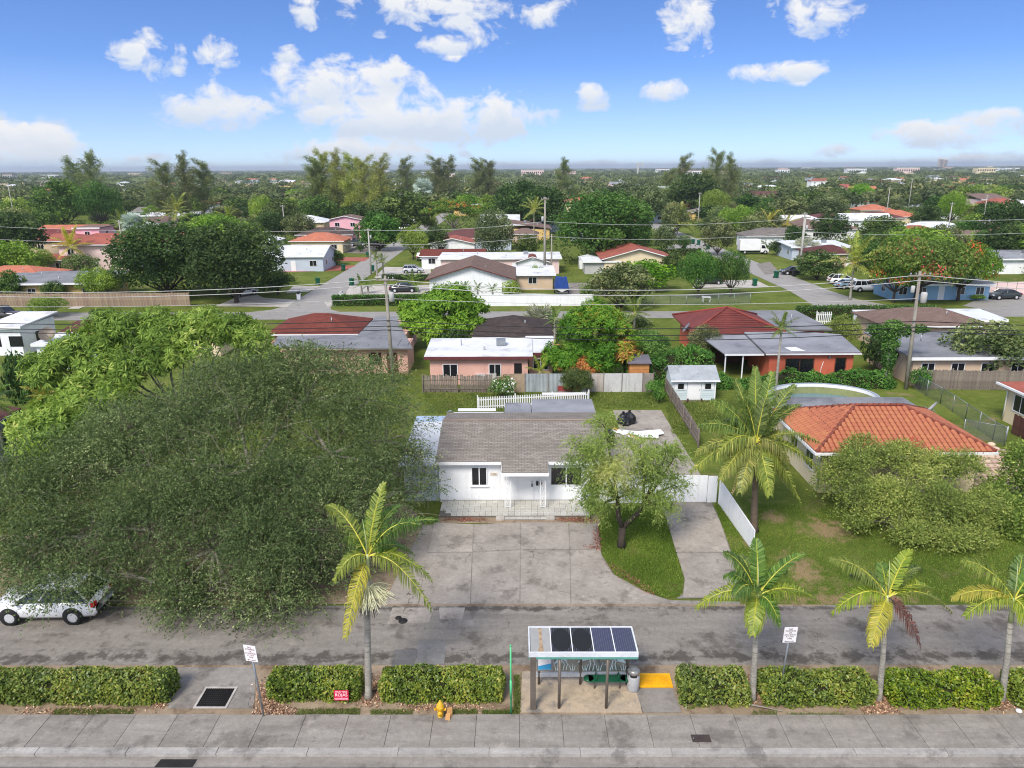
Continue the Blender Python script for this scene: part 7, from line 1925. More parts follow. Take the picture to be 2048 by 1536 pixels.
for z, nm in ((10.1, 'upper'), (7.6, 'lower')):
    wire(nm+' wire across the middle gardens to the tall grey pole', (-27.6, 138, z-2), (4.7, 129, z), .6, .03); wire(nm+' wire from the tall grey pole to the right street pole', (4.7, 129, z), (51.5, 135, z), .9, .03); wire(nm+' wire leaving the right street pole', (51.5, 135, z), (110, 140, z), .9, .03); wire(nm+' wire leaving the left street pole', (-27.6, 138, z-2), (-120, 150, z-1), .9, .03)

# ------------------------------------------------------------------ houses across the cross street
def hc(label, px, py, W, D, h, kind, wall, roof, **kw):
    x, y = G(px, py); return house(label, x, y+D/2, W, D, h, kind, wall, roof, **kw)


house('white house with broad brown gable facing the cross street', -7.2, 118.5, 12.6, 13, 2.75, 'gable', 'white_wall', 'shingle_brown', rh=2.1, ov=.6, ridge='y', name='brown_gable_house', nw=0, fascia='maroon_fascia')
hc('long white flat roofed house behind the brown gable', 1000, 548, 22, 8, 2.9, 'flat', 'pink_pale', 'white_roof', rh=.1, name='white_flat_house', nw=4)
hc('small white flat roof beside the brown gable', 1065, 580, 6.5, 9, 2.5, 'flat', 'tan_wall', 'white_roof', rh=.1, name='white_flat_annex', nw=1)
hc('low red gable shed roof by the grey pole', 1065, 548, 5.5, 4, 2.3, 'gable', 'white_wall', 'roof_redbrown', rh=1.0, ridge='y', name='red_shed', nw=0, vent=False)
hc('white house with dark red shingle roof beside the silver hatchback', 905, 538, 12, 8, 2.6, 'gable', 'white_wall', 'shingle_red', rh=.9, ridge='x', name='red_shingle_house', nw=3)
hc('cream house with red hip roof behind the leafy garden', 1276, 548, 12.5, 11, 2.8, 'gable', 'cream_wall', 'roof_terra', rh=1.9, ridge='y', ov=.6, name='red_gable_house', nw=1, door=False)
hc('open white carport beside the cream red roofed house', 1202, 548, 6, 5, 2.3, 'flat', 'grey_wall', 'white_roof', rh=.1, name='white_carport', nw=0, cat='carport')
hc('small white metal shed behind the carport', 1178, 538, 3.6, 3, 2.1, 'gable', 'white_wall', 'metal_white', rh=.4, ridge='y', ov=.1, name='metal_shed', nw=0, vent=False, cat='shed')
hc('yellow bungalow with dark grey roof behind the long board fence', 92, 605, 16, 9, 2.9, 'flat', 'yellow_wall', 'grey_flat_b', rh=.4, ov=.9, name='yellow_bungalow', nw=4, rz=.05)
hc('house with orange tile roof beside the yellow bungalow', 10, 590, 12, 8, 2.9, 'hip', 'cream_wall', 'roof_orange', rh=1.3, name='orange_corner_house', nw=2)
hc('two storey pink house with terracotta hip roof at left', 195, 545, 13.5, 10, 5.4, 'hip', 'pink_pale', 'roof_terra', rh=1.7, ov=.7, name='two_storey_house', nw=3)
hc('lower terracotta wing of the two storey pink house', 122, 548, 5, 6, 2.7, 'gable', 'pink_pale', 'roof_terra', rh=.8, name='terracotta_wing', nw=1, door=False, cat='house wing')
hc('pale house with dark red hip roof at the far left', 92, 498, 13, 9, 3.0, 'hip', 'yellow_wall', 'redtile', rh=1.6, name='dark_red_house', nw=3)
hc('small pink two storey house behind the yellow palm', 180, 498, 6, 7, 5.2, 'flat', 'pink_hot', 'roof_brown', rh=.1, name='pink_tower_house', nw=1, door=False)
hc('pale blue house with bright white metal roof on the left street', 588, 543, 11.5, 10, 2.9, 'gable', 'pale_blue_wall', 'metal_white', rh=1.6, ridge='x', ov=.4, name='white_metal_roof_house', nw=3)
hc('cream house with orange tile roof behind the white metal roof', 635, 507, 12, 9, 2.9, 'hip', 'cream_wall', 'roof_orange', rh=1.6, name='orange_hip_house', nw=3)
hc('pink house with dark hip roof beside the circular drive', 650, 492, 14, 9, 2.9, 'hip', 'pink_hot', 'roof_dark', rh=1.5, name='pink_dark_roof_house', nw=3)
hc('pink upper storey with brown roof above the circular drive', 692, 480, 8.5, 8, 5.6, 'gable', 'pink_hot', 'roof_brown', rh=1.0, ridge='y', name='pink_two_storey', nw=2, door=False)
hc('grey hip roofed white house behind the box truck', 1556, 496, 15, 9, 2.8, 'hip', 'white_wall', 'shingle_grey', rh=1.7, name='grey_hip_house', nw=3)
hc('low white roofed house right of the grey bush', 1640, 520, 12, 9, 2.7, 'flat', 'pale_blue_wall', 'metal_white', rh=.4, name='low_white_house', nw=2)
hc('long blue walled house behind the flame tree', 1880, 600, 14, 6, 2.3, 'flat', 'blue_wall', 'grey_flat', rh=.3, name='blue_house', nw=5)
hc('white house with grey lean-to roof at the right edge', 2045, 548, 14, 8, 2.7, 'flat', 'white_wall', 'grey_flat', rh=.6, name='grey_lean_house', nw=3)
fence('pink painted block wall beside the dark green sedan', G(1930, 592), G(2110, 586), 1.9, 1.6, 'pink_pale', .01, name='block_wall', rails=False, posts=False, ragged=0, board='panel', cat='wall', seed=1)
hc('dark shingle roof between the flame tree and the white crossover', 1672, 535, 9, 8, 2.7, 'hip', 'tan_wall', 'shingle_maroon', rh=1.3, name='maroon_hip_house', nw=2)
hc('brown roofed pale house left of the round dark tree at right', 1625, 472, 12, 9, 2.8, 'gable', 'pale_blue_wall', 'roof_brown', rh=1.6, ridge='y', name='brown_gable_cottage', nw=2)
hc('white house with red hip roof in the right distance', 1742, 418, 19, 10, 3.0, 'hip', 'white_wall', 'redtile', rh=2.3, name='red_hip_house', nw=4)
hc('cream house with orange porch roof in the right distance', 1795, 452, 14, 9, 3.0, 'hip', 'cream_wall', 'roof_orange', rh=1.9, name='orange_porch_house', nw=3)
hc('orange roofed house behind the cream porch house', 1752, 436, 12, 9, 3.0, 'hip', 'tan_wall', 'roof_orange', rh=1.8, name='orange_roof_house', nw=3)
hc('terracotta roofed house behind the flame tree', 1842, 488, 12, 9, 2.9, 'hip', 'tan_wall', 'roof_terra', rh=1.4, name='terracotta_house', nw=2)
hc('brown flat roof behind the ivy clad trunk at right', 1935, 498, 13, 8, 2.8, 'gable', 'tan_wall', 'roof_brown', rh=1.2, name='brown_roof_house', nw=2)
hc('small orange gable house in the distance right of centre', 1365, 430, 12, 9, 3.0, 'hip', 'cream_wall', 'roof_orange', rh=1.8, name='orange_gable_house', nw=2)
hc('white and orange villa left of the coconut crown in the distance', 1362, 412, 15, 9, 3.2, 'hip', 'tan_wall', 'roof_terra', rh=1.7, name='terracotta_villa', nw=3)
hc('terracotta stepped roofs behind the dark oval tree', 905, 512, 10, 8, 2.8, 'gable', 'white_wall', 'roof_terra', rh=1.2, ridge='y', name='terracotta_cottage', nw=2)
hc('brown gable pavilion roof left of the tall grey pole', 1050, 487, 6.5, 5, 2.5, 'hip', 'tan_wall', 'roof_brown', rh=1.3, name='garden_pavilion', nw=0, cat='pavilion')
hc('white roofed house behind the brown pavilion', 1040, 470, 12, 7, 2.8, 'flat', 'cream_wall', 'white_roof', rh=.2, name='white_flat_cottage', nw=3)
# box hedges and shrubs by the cross street
x, y = G(775, 612); hedge('box_hedge', 'long dark box hedge in front of the black sedan', x-8, x+5.5, y, y+1.2, 1.5, 'leaf_rich', 5200, .22, 61, core='hedge_core')
x, y = G(820, 562); hedge('low_hedge', 'low hedge behind the black sedan driveway', x-5, x+5, y, y+1.0, 1.1, 'leaf_dark', 1800, .25, 62)
x, y = G(1770, 640); hedge('garden_hedge', 'bright trimmed hedge beside the white picket gate', x-11, x+7, y, y+1.6, 1.7, 'leaf_rich', 5200, .25, 63)
x, y = G(1330, 512); hedge('far_hedge', 'dark trimmed hedge beyond the cream red roofed house', x-6, x+8, y, y+1.5, 1.5, 'leaf_dark', 1600, .4, 64)
# ------------------------------------------------------------------ middle-distance vegetation
random.seed(12)
AR = dict(
    broadN=[tree_arch('bn%d' % i, 100+i, 9, 5, .9, 22, 13000, .34, lr=1.75, shell=.6) for i in range(2)],
    broad=[tree_arch('b%d' % i, 200+i, 9, 5, .6, 18, 4200, .58, lr=1.9, shell=.6) for i in range(4)],
    airy=[tree_arch('a%d' % i, 300+i, 9, 5, .8, 22, 4600, .5, lr=1.6, shell=.35, var=.35) for i in range(3)],
    dome=[tree_arch('d%d' % i, 400+i, 7, 4.6, 1.4, 14, 9000, .34, lr=1.7, shell=.75, wratio=.42) for i in range(2)],
    bush=[tree_arch('s%d' % i, 500+i, 2.2, 1.6, .2, 9, 1500, .24, lr=.75, r0=.07, shell=.6) for i in range(3)],
    umb=[umbrella_arch('u%d' % i, 600+i, 8, 7, 7000, .36) for i in range(1)],
    pine=[pine_arch('p%d' % i, 700+i, 18, 5.2, 7500) for i in range(3)],
    flame=[tree_arch('fl%d' % i, 850+i, 8, 7, 2.3, 24, 13000, .36, lr=2.0, squash=.6, r0=.3, shell=.55) for i in range(2)],
    slim=[tree_arch('sl%d' % i, 800+i, 9, 2.2, .6, 10, 2200, .45, lr=1.1, shell=.55) for i in range(1)],
)


def tpx(label, px, by, ty, hw, kind, leaf, Y=None, v=0, bark=None, name='broadleaf_tree', group=None, cat='tree'):
    """tree from the photo: foot (or depth), top and half width"""
    if Y is None: x, Y = G(px, by)
    x, z = ZA(px, ty, Y); R = hw*math.hypot(Y, CAM_H)/F
    a = AR[kind]; return place_tree(a[v % len(a)], name, label, x, Y, max(z, .6), max(R, .3), leaf, bark, group, cat=cat)


# mango trees with leaf whorls
def whorl_tree(name, label, x, y, lobes, n, per, ln, wd, leaf, seed, fork=1.6, r0=.2, tvar=.2, t0=.45):
    rng = np.random.default_rng(seed); t = thing(name, label, 'tree', (x, y, 0))
    P, D, k = lobe_pts(rng, sublobes(rng, lobes, 8, .46, .68), n, .6, .35); k = k//8
    lt = rng.normal(size=len(lobes))*tvar; pt = rng.normal(size=n)*.13
    Q = rosettes(rng, P, nrm(D+UP*.3+rdir(rng, n)*.35), per, ln, wd)
    link('crown', quads_mesh('crown', Q, np.clip(np.repeat(t0+lt[k]+pt, per)+.1*rng.normal(size=n*per), 0, 1), MAT[leaf]), t)
    limbs(rng, lobes, 0, r0, fork).build('trunk', MAT['bark_grey'], t)
    return t


mx, my = -24.5, 50.5
LM = [(180, 690, 52, 2.6, 1.8), (250, 670, 53, 2.6, 1.8), (330, 668, 53.5, 2.6, 1.8), (400, 655, 54, 2.2, 1.6), (460, 665, 54, 1.9, 1.5), (130, 740, 50, 2.3, 1.8), (210, 740, 50, 2.4, 1.8), (290, 720, 51, 2.3, 1.7), (120, 800, 46.5, 2.0, 1.5), (200, 800, 47, 2.2, 1.5), (370, 700, 52, 2.0, 1.6), (500, 680, 54, 1.5, 1.3), (520, 710, 53, 1.2, 1.2), (80, 850, 43, 1.6, 1.2), (130, 850, 43.5, 1.5, 1.2), (90, 890, 41, 1.3, 1.0), (60, 900, 40, 1.0, .8)]
whorl_tree('mango_tree', 'wide lime green mango tree behind the great dark tree', mx, my, [LB(a, b, c, d, e, mx, my) for a, b, c, d, e in LM], 6200, 10, .48, .105, 'leaf_mango', 51, 2.2, .3, .12)
mx, my = G(1185, 772)
my = 66.0; mx, _ = ZA(1185, 700, my)
OM = [(1185, 650, 66, 2.4, 1.9), (1140, 670, 66, 1.8, 1.5), (1230, 670, 66, 1.8, 1.6), (1130, 710, 65, 1.8, 1.4), (1190, 705, 64.5, 2.2, 1.7), (1245, 705, 65, 1.6, 1.4), (1110, 725, 64.5, 1.2, 1.0), (1165, 640, 67, 1.5, 1.3), (1220, 640, 67, 1.3, 1.2), (1225, 735, 64, 1.5, 1.1), (1165, 740, 63.6, 1.4, 1.0), (1262, 680, 66, .9, .9)]
whorl_tree('mango_tree', 'mango tree flushed with orange new leaves behind the panel fence', mx, my, [LB(a, b, c, d, e, mx, my) for a, b, c, d, e in OM], 3000, 10, .44, .11, 'leaf_mango_or', 52, 1.8, .22, .26, .62)
yy_ = 79.0; xx_, _ = ZA(888, 640, yy_)
BG = [(888, 615, 79, 3.0, 2.4), (845, 630, 79, 2.2, 2.0), (935, 630, 79, 2.2, 2.0), (860, 655, 77.5, 2.3, 1.8), (915, 655, 77.5, 2.3, 1.8), (888, 600, 80, 2.2, 1.8), (835, 655, 78, 1.5, 1.4), (950, 655, 78, 1.5, 1.3), (888, 680, 77, 2.0, 1.4), (958, 620, 79.5, 1.0, 1.0)]
whorl_tree('mango_tree', 'round bright green tree standing beside the weathered utility pole', xx_, yy_, [LB(a, b, c, d, e, xx_, yy_) for a, b, c, d, e in BG], 2900, 9, .5, .15, 'leaf_bright', 53, 1.5, .25, .1)

TPX = [
    # label, px, foot, top, half width, kind, leaf, Y, variant
    ('left half of the big dark green tree over the board fence', 315, 618, 442, 105, 'broadN', 'leaf_dark', 112, 0), ('right half of the big dark green tree by the driveway', 455, 618, 440, 100, 'broadN', 'leaf_dark', 108, 1),
    ('small round street tree in front of the long board fence', 92, 642, 592, 37, 'dome', 'leaf_bright', 97.5, 0), ('lime tree between the yellow bungalow and the big dark tree', 190, 610, 535, 42, 'dome', 'leaf_lime', 109, 1),
    ('small leafy tree before the yellow bungalow wall', 102, 605, 562, 24, 'broad', 'leaf_mid', 107, 0), ('pale green tree before the two storey pink house', 155, 560, 507, 36, 'airy', 'leaf_oliveg', 135, 0), ('lime tree left of the two storey pink house', 68, 560, 497, 32, 'dome', 'leaf_lime', 138, 0),
    ('round dark tree at the left edge beside the orange corner house', 12, 600, 540, 30, 'broad', 'leaf_mid', 108, 1), ('dark clipped round tree left of the side street', 552, 602, 542, 33, 'dome', 'leaf_dark', 115, 1),
    ('huge dense round tree in the middle distance', 1210, 525, 380, 98, 'broadN', 'leaf_rich', 152, 0), ('dark oval tree before the centre houses', 985, 515, 418, 40, 'broadN', 'leaf_olive', 158, 1), ('umbrella flame tree in the centre distance', 905, 470, 386, 62, 'umb', 'leaf_poinc', 205, 0),
    ('big tree left of the flame tree crown', 800, 468, 380, 62, 'broad', 'leaf_mid', 215, 1), ('spreading green tree over the black pickup', 755, 492, 424, 45, 'broad', 'leaf_rich', 178, 2), ('round topiary tree on the left street verge', 824, 520, 452, 30, 'dome', 'leaf_lime', 160, 1), ('dark tree behind the round topiary tree', 868, 505, 452, 28, 'broad', 'leaf_dark', 168, 3),
    ('small weeping lime tree beyond the round topiary', 860, 460, 430, 16, 'dome', 'leaf_lime', 225, 0), ('dark bushy tree before the white garden wall end', 1245, 620, 525, 68, 'airy', 'leaf_oliveg', 101, 0), ('leafy garden tree over the carport', 1290, 590, 520, 62, 'broad', 'leaf_bright', 118, 0), ('round tree left of the black coupe', 1402, 592, 500, 40, 'dome', 'leaf_rich', 110, 0), ('round tree right of the black coupe', 1468, 590, 500, 36, 'dome', 'leaf_rich', 111, 1),
    ('great flame tree with red flowers over the blue house', 1850, 605, 474, 98, 'flame', 'leaf_poinc', 106, 0), ('right hand flame tree crown beside the blue house', 1935, 605, 484, 68, 'flame', 'leaf_poinc', 106.5, 1), ('lower flame tree limb over the blue wall', 1800, 604, 508, 56, 'flame', 'leaf_poinc', 105.5, 1), ('dark shrubby tree left of the white crossover', 1640, 560, 500, 45, 'broad', 'leaf_rich', 128, 1), ('grey leaved bush behind the box truck', 1612, 520, 474, 30, 'airy', 'leaf_grey', 158, 1), ('dark palm-like tree beside the box truck', 1560, 512, 480, 20, 'broad', 'leaf_dark', 165, 2),
    ('round dark green tree before the brown cottage', 1665, 480, 425, 36, 'broad', 'leaf_dark', 190, 1), ('domed tree before the orange porch house', 1765, 490, 430, 42, 'broad', 'leaf_mid', 185, 2), ('round bushy tree above the grey board fence at right', 1985, 775, 640, 85, 'airy', 'leaf_oliveg', 66, 2), ('bright rounded bush right of the coral house', 1690, 690, 630, 33, 'dome', 'leaf_lime', 76, 1),
    ('small dense tree in front of the rear fence panels', 1155, 805, 736, 34, 'broadN', 'leaf_mid', 60.6, 0), ('dark round tree at the corner of the coral house', 1412, 705, 650, 36, 'broadN', 'leaf_oliveg', 72, 1), ('vine tangled trees behind the garden shed', 1300, 740, 660, 48, 'broadN', 'leaf_vine', 68, 1), ('loose olive tree behind the flushed mango', 1265, 700, 630, 45, 'airy', 'leaf_oliveg', 84, 1),
    ('dark tree crown at the right end of the picture', 2030, 480, 400, 48, 'broad', 'leaf_dark', 190, 3), ('ivy clad trunk tree near the right edge', 1968, 520, 455, 14, 'slim', 'leaf_vine', 160, 0), ('green dome tree at the right edge lots', 1940, 480, 440, 34, 'broad', 'leaf_rich', 195, 0), ('lime tree right of the distant orange roofs', 1910, 440, 382, 26, 'dome', 'leaf_lime', 240, 0), ('dark spreading tree behind the right hand orange roofs', 1860, 460, 410, 34, 'airy', 'leaf_dark', 215, 0),
    ('dark tree over the left edge houses', 25, 520, 425, 55, 'broad', 'leaf_dark', 165, 1), ('bright dome crown behind the terracotta house', 190, 440, 362, 42, 'dome', 'leaf_rich', 250, 0), ('dark layered tree left of the bright dome crown', 115, 450, 355, 55, 'airy', 'leaf_mid', 255, 1), ('pale umbrella shaped tree left of centre', 302, 430, 405, 22, 'umb', 'leaf_bright', 260, 0),
    ('green tree above the white metal roof house', 560, 470, 398, 40, 'broad', 'leaf_mid', 225, 0), ('dark purple tinged tree behind the orange roof', 540, 480, 420, 32, 'airy', 'leaf_dark', 200, 2), ('olive tree right of the orange hip house', 595, 480, 425, 34, 'airy', 'leaf_oliveg', 198, 0), ('lime crown at the left centre', 520, 440, 390, 26, 'dome', 'leaf_lime', 245, 1),
    ('tall dark tree behind the huge round tree', 1040, 450, 360, 62, 'airy', 'leaf_dark', 245, 0), ('broad dark crown left of the tall grey pole', 1090, 470, 372, 50, 'broad', 'leaf_dark', 225, 2), ('rounded olive crown right of the huge round tree', 1300, 440, 370, 40, 'airy', 'leaf_olive', 260, 1), ('olive street tree over the right side street', 1350, 470, 402, 28, 'airy', 'leaf_oliveg', 215, 2), ('lime tree beside the distant pole', 1432, 420, 378, 30, 'dome', 'leaf_lime', 270, 0), ('bright round tree above the right street bins', 1480, 470, 410, 38, 'dome', 'leaf_bright', 210, 1), ('olive round crown behind the box truck', 1530, 480, 420, 40, 'airy', 'leaf_oliveg', 205, 0), ('dark cone shaped tree behind the box truck', 1500, 440, 385, 22, 'slim', 'leaf_dark', 260, 0),
    ('loose olive tree left of the box truck', 1440, 505, 436, 34, 'airy', 'leaf_oliveg', 165, 1), ('feathery olive crown above the box truck', 1512, 500, 430, 36, 'airy', 'leaf_oliveg', 192, 2), ('garden tree between the carport and the black coupe drive', 1345, 545, 508, 24, 'broad', 'leaf_mid', 134, 0), ('dark tree between the grey bush and the brown cottage', 1592, 500, 450, 22, 'broad', 'leaf_dark', 180, 1),
    ('leafy tree behind the white minivan', 1742, 545, 478, 38, 'broad', 'leaf_rich', 138, 2), ('tall crown between the maroon hip roof and the flame tree', 1790, 540, 455, 40, 'broad', 'leaf_mid', 150, 3), ('loose olive crown behind the flame tree', 1890, 540, 448, 46, 'airy', 'leaf_oliveg', 152, 0), ('dense dark crown over the right corner lots', 2008, 530, 448, 44, 'broad', 'leaf_dark', 146, 0), ('bushy tree left of the tall grey pole', 1055, 520, 468, 26, 'airy', 'leaf_mid', 160, 1), ('olive garden tree right of the huge round tree', 1330, 505, 450, 26, 'airy', 'leaf_olive', 172, 0), ('dark tree behind the pink upper storey', 720, 470, 405, 40, 'broad', 'leaf_dark', 222, 2), ('small tree by the red paved drive', 672, 530, 500, 16, 'airy', 'leaf_rich', 152, 2),
    ('small round tree on the distant drive', 1366, 500, 470, 18, 'dome', 'leaf_rich', 175, 0), ('dark green crown behind the pines right of centre', 1390, 440, 345, 52, 'broad', 'leaf_dark', 300, 3), ('pale trees behind the gold palm clump', 1580, 440, 390, 40, 'broad', 'leaf_oliveg', 250, 1), ('round dark crown over the right distance', 1620, 420, 380, 40, 'broad', 'leaf_mid', 275, 2),
]
for lab, px, by_, ty, hw, kd, lf, Y, v in TPX:
    tpx(lab, px, by_, ty, hw, kd, lf, Y, v)
# casuarinas standing above the tree line
PN = [(640, 310, 290, 'leaf_pine_y', 'pale pine at the left of the tall centre clump'), (668, 312, 300, 'leaf_pine_y', 'second tall pine of the centre clump'), (695, 318, 285, 'leaf_pine_y', 'broad pine in the middle of the centre clump'), (728, 322, 275, 'leaf_pine_y', 'drooping pine right of the centre clump'), (755, 322, 290, 'leaf_pine_y', 'rightmost pine of the tall centre clump'), (620, 325, 285, 'leaf_pine', 'slim pine left of the tall centre clump'),
      (320, 330, 260, 'leaf_pine', 'left pine of the group before the left horizon'), (360, 318, 265, 'leaf_pine', 'tallest pine of the group before the left horizon'), (395, 330, 270, 'leaf_pine', 'right pine of the group before the left horizon'), (178, 312, 330, 'leaf_pine', 'bare topped pine against the cloud bank'), (145, 325, 340, 'leaf_pine', 'thin leaning pine against the cloud bank'),
      (815, 322, 380, 'leaf_pine', 'wispy pine right of the tall clump'), (870, 320, 390, 'leaf_pine', 'wind swept pine above the centre trees'), (895, 322, 395, 'leaf_pine', 'second wind swept pine above the centre trees'), (950, 325, 380, 'leaf_pine', 'leaning pine above the dark centre crowns'), (975, 325, 385, 'leaf_pine', 'small pine beside the leaning one'), (1130, 325, 400, 'leaf_pine', 'lone pine left of the far crane'),
      (1375, 318, 330, 'leaf_pine', 'left pine of the right hand pair'), (1435, 308, 320, 'leaf_pine', 'tallest pine of the right hand pair'), (1462, 318, 325, 'leaf_pine', 'wind bent pine at the right hand pair'), (1345, 345, 320, 'leaf_pine', 'short pine below the right hand pair'), (1410, 345, 310, 'leaf_pine', 'dense pine between the right hand pair')]
for i, (px, ty, Y, lf, lab) in enumerate(PN):
    x, z = ZA(px, ty, Y); place_tree(AR['pine'][i % 3], 'pine_tree', lab, x, Y, z*1.02, (5.2 if i > 10 else 6.6)*(Y/300)*1.05, lf, None, 'pines above the tree line')

# flowers and bushes
BU = [('white flowering bush before the old board fence', 1005, 800, 752, 27, 'leaf_flower', 60.3), ('dark leafy bush by the cross street kerb', 192, 634, 617, 15, 'leaf_mid', 98), ('clipped ball bush by the circular drive', 720, 503, 490, 10, 'leaf_dark', None), ('bush beside the short shed wall', 1320, 815, 775, 14, 'leaf_rich', 58.8), ('round bush on the red paved drive', 665, 527, 505, 13, 'leaf_rich', None),
      ('low bush by the blue wall of the flame tree house', 1955, 600, 588, 17, 'leaf_bright', None), ('leafy bush between the pink bungalow roofs', 905, 700, 655, 30, 'leaf_dark', 74), ('dark bushes under the right board fence end', 1845, 775, 735, 22, 'leaf_vine', 62.3), ('shrub at the foot of the tall grey pole', 1075, 560, 530, 16, 'leaf_lime', 125), ('shrub before the white flat annex', 1022, 590, 560, 20, 'leaf_lime', 106.5), ('bush before the covered boat', 1180, 600, 565, 22, 'leaf_mid', 106.5),
      ('young bush at the feet of the great dark tree', 20, 1160, 1080, 40, 'leaf_oliveg', 32), ('bush left of the garden shed', 1310, 800, 760, 20, 'leaf_vine', 61), ('dark bush at the blue edge house', 30, 870, 820, 28, 'leaf_dark', 47), ('leafy growth at the foot of the mango', 60, 930, 880, 40, 'leaf_lime', 39), ('dark bushy growth left of the mango tree', 40, 800, 700, 45, 'leaf_dark', 56), ('dark undergrowth between the blue house and the mango', 75, 780, 715, 40, 'leaf_dark', 54), ('bush in front of the coral carport', 1380, 745, 690, 26, 'leaf_vine', 65), ('bush right of the coral house wall', 1765, 745, 660, 34, 'leaf_dark', 67.5)]
for lab, px, by_, ty, hw, lf, Y in BU:
    tpx(lab, px, by_, ty, hw, 'bush', lf, Y, random.randint(0, 2), name='garden_bush', cat='bush')
# vine bank along the right rear fence
vx0, vx1 = 13.2, 33.4
tf = lambda x: 1+.28*np.sin(x*.9+1)+.22*np.sin(x*.37)+.10*np.sin(x*2.3)
hedge('vine_bank', 'long bank of dark green vines smothering the rear fence below the coral house', vx0, vx1, 62.4, 64.0, 1.15, 'leaf_vine', 15000, .20, 71, topf=tf, lump=.16, cat='vines', rnd=.5)
hedge('vine_tangle', 'tall mass of vines hanging behind the garden shed', 9.6, 17.8, 64.2, 66.2, 2.7, 'leaf_vine', 9000, .22, 72, topf=lambda x: 1+.2*np.sin(x*.8), lump=.25, cat='vines', rnd=.6)
whv = [(0, 0, 1, .55, .5, 1.2), (.05, 0, 2.6, .6, .55, 1.2), (0, 0, 4.1, .8, .6, 1.0), (-.6, 0, 5.0, 1.1, .6, .7), (.9, 0, 5.2, 1.1, .6, .6), (-1.5, 0, 5.3, .8, .5, .5), (2.3, 0, 5.3, .9, .5, .4), (0, 0, 5.6, .9, .6, .6)]
shrub('climbing_vine', 'climbing vine wrapped round the short pole with hanging top', whv, 5200, 'leaf_vine', .22, 32.6, 62.9, 8, .05, cat='vine')

# palms
PL_ = [('tall slender palm in front of the coral house', 1565, 783, 640, 30, 'palm_leaf', 60.6, 14, True), ('slender palm left of the flushed mango', 1110, 742, 625, 24, 'palm_green', 66.5, 10, True), ('coconut palm beside the parked minivan', 1712, 605, 500, 48, 'palm_coco', 108, 16, False), ('yellow palm before the two storey pink house', 138, 530, 475, 34, 'palm_yellow', 140, 14, False), ('palm pair stem left by the left street pole', 752, 548, 510, 18, 'palm_leaf', 135, 10, False), ('palm pair stem right by the left street pole', 765, 548, 515, 17, 'palm_leaf', 136, 10, False),
       ('small palm at the box hedge left end', 722, 588, 560, 18, 'palm_green', 115, 10, False), ('small palm beside the box hedge', 735, 588, 562, 16, 'palm_green', 115.5, 10, False), ('short palm before the brown gable house', 930, 588, 570, 17, 'palm_green', 109, 10, False), ('second short palm before the brown gable house', 955, 588, 570, 16, 'palm_green', 109, 10, False), ('third short palm before the brown gable house', 985, 588, 571, 16, 'palm_green', 109, 10, False), ('palm left of the brown gable roof', 825, 560, 550, 24, 'palm_green', 117, 12, False),
       ('coconut palm in the right street gardens', 1357, 468, 428, 32, 'palm_coco', 215, 14, False), ('coconut palm at left centre before the pines', 350, 440, 405, 30, 'palm_coco', 240, 16, False), ('yellow green palm left of the lime crown', 455, 452, 425, 22, 'palm_lime', 235, 14, False), ('grey green palm before the terracotta roofs at left', 240, 470, 432, 24, 'palm_leaf', 210, 14, False), ('dark palm beside the silver one at left', 285, 470, 440, 20, 'palm_green', 205, 14, False), ('palm behind the flame tree at right', 1945, 520, 480, 32, 'palm_leaf', 150, 16, False), ('palm crown behind the white crossover', 1885, 500, 465, 24, 'palm_leaf', 165, 14, False),
       ('gold palm clump stem left', 1540, 470, 430, 24, 'palm_yellow', 200, 12, False), ('gold palm clump stem right', 1575, 465, 435, 22, 'palm_yellow', 205, 12, False), ('palm beside the flushed mango tree', 1270, 690, 610, 34, 'palm_leaf', 82, 14, False), ('low palm at the left edge before the mango', 85, 830, 770, 46, 'palm_yellow', 49, 14, False), ('large palm cut by the left picture edge', -22, 900, 770, 60, 'palm_green', 46, 16, False), ('ragged palm beside the tall grey pole', 1068, 470, 405, 26, 'palm_coco', 190, 14, False), ('palm by the cream red roofed house', 1185, 500, 480, 24, 'palm_leaf', 150, 12, False), ('banana like palm behind the panel fence', 1080, 770, 730, 26, 'palm_lime', 63.2, 9, False)]
for i, (lab, px, by_, ty, hw, lf, Y, nf, shf) in enumerate(PL_):
    x, z = ZA(px, ty, Y); R = hw*math.hypot(Y, CAM_H)/F; palm('garden_palm', lab, x, Y, max(.5, z-R*(.55 if not shf else .9)), R*1.05, nf, lf, None, r0=.13 if shf else .17, shaft=shf, seed=i)
x, z = ZA(846, 362, 250); fan_palm('silver_fan_palm', 'silver blue fan palm shining among the dark centre trees', x, 250, z-2.2, 3.8)
x, z = ZA(262, 432, 200); fan_palm('silver_fan_palm', 'silvery fan palm left of the big dark green tree', x, 200, z-2, 3.4)
x, z = ZA(1080, 620, 84); fan_palm('grey_fan_palm', 'grey green fan palm behind the dark shingle roof', x, 84, z-1.6, 2.6, 'leaf_grey')
# chairs and small garden things
x, y = G(1582, 568); t = thing('garden_table', 'small white garden table on the corner lawn', 'table', (*G(1412, 604), 0))
MB().b2(-.6, -.4, .7, .6, .4, .76).build('table_top', MAT['white_trim'], t)
for a in (-.5, .5): MB().b2(a-.04, -.3, 0, a+.04, .3, .7).build('leg', MAT['white_trim'], t)

# ------------------------------------------------------------------ far suburb: houses and trees scattered lot by lot
rg = random.Random(99)
occupied = [(o.location.x, o.location.y, 7) for o in COL.objects if o.parent is None and o.get('category') in ('house', 'tree', 'palm tree') and o.location.y > 95]


def free(x, y, r):
    if -37 < x < -24 and y < 330: return False
    if 39 < x < 53 and y < 340: return False
    return all((x-a)**2+(y-b)**2 > (r+c)**2*.34 for a, b, c in occupied)


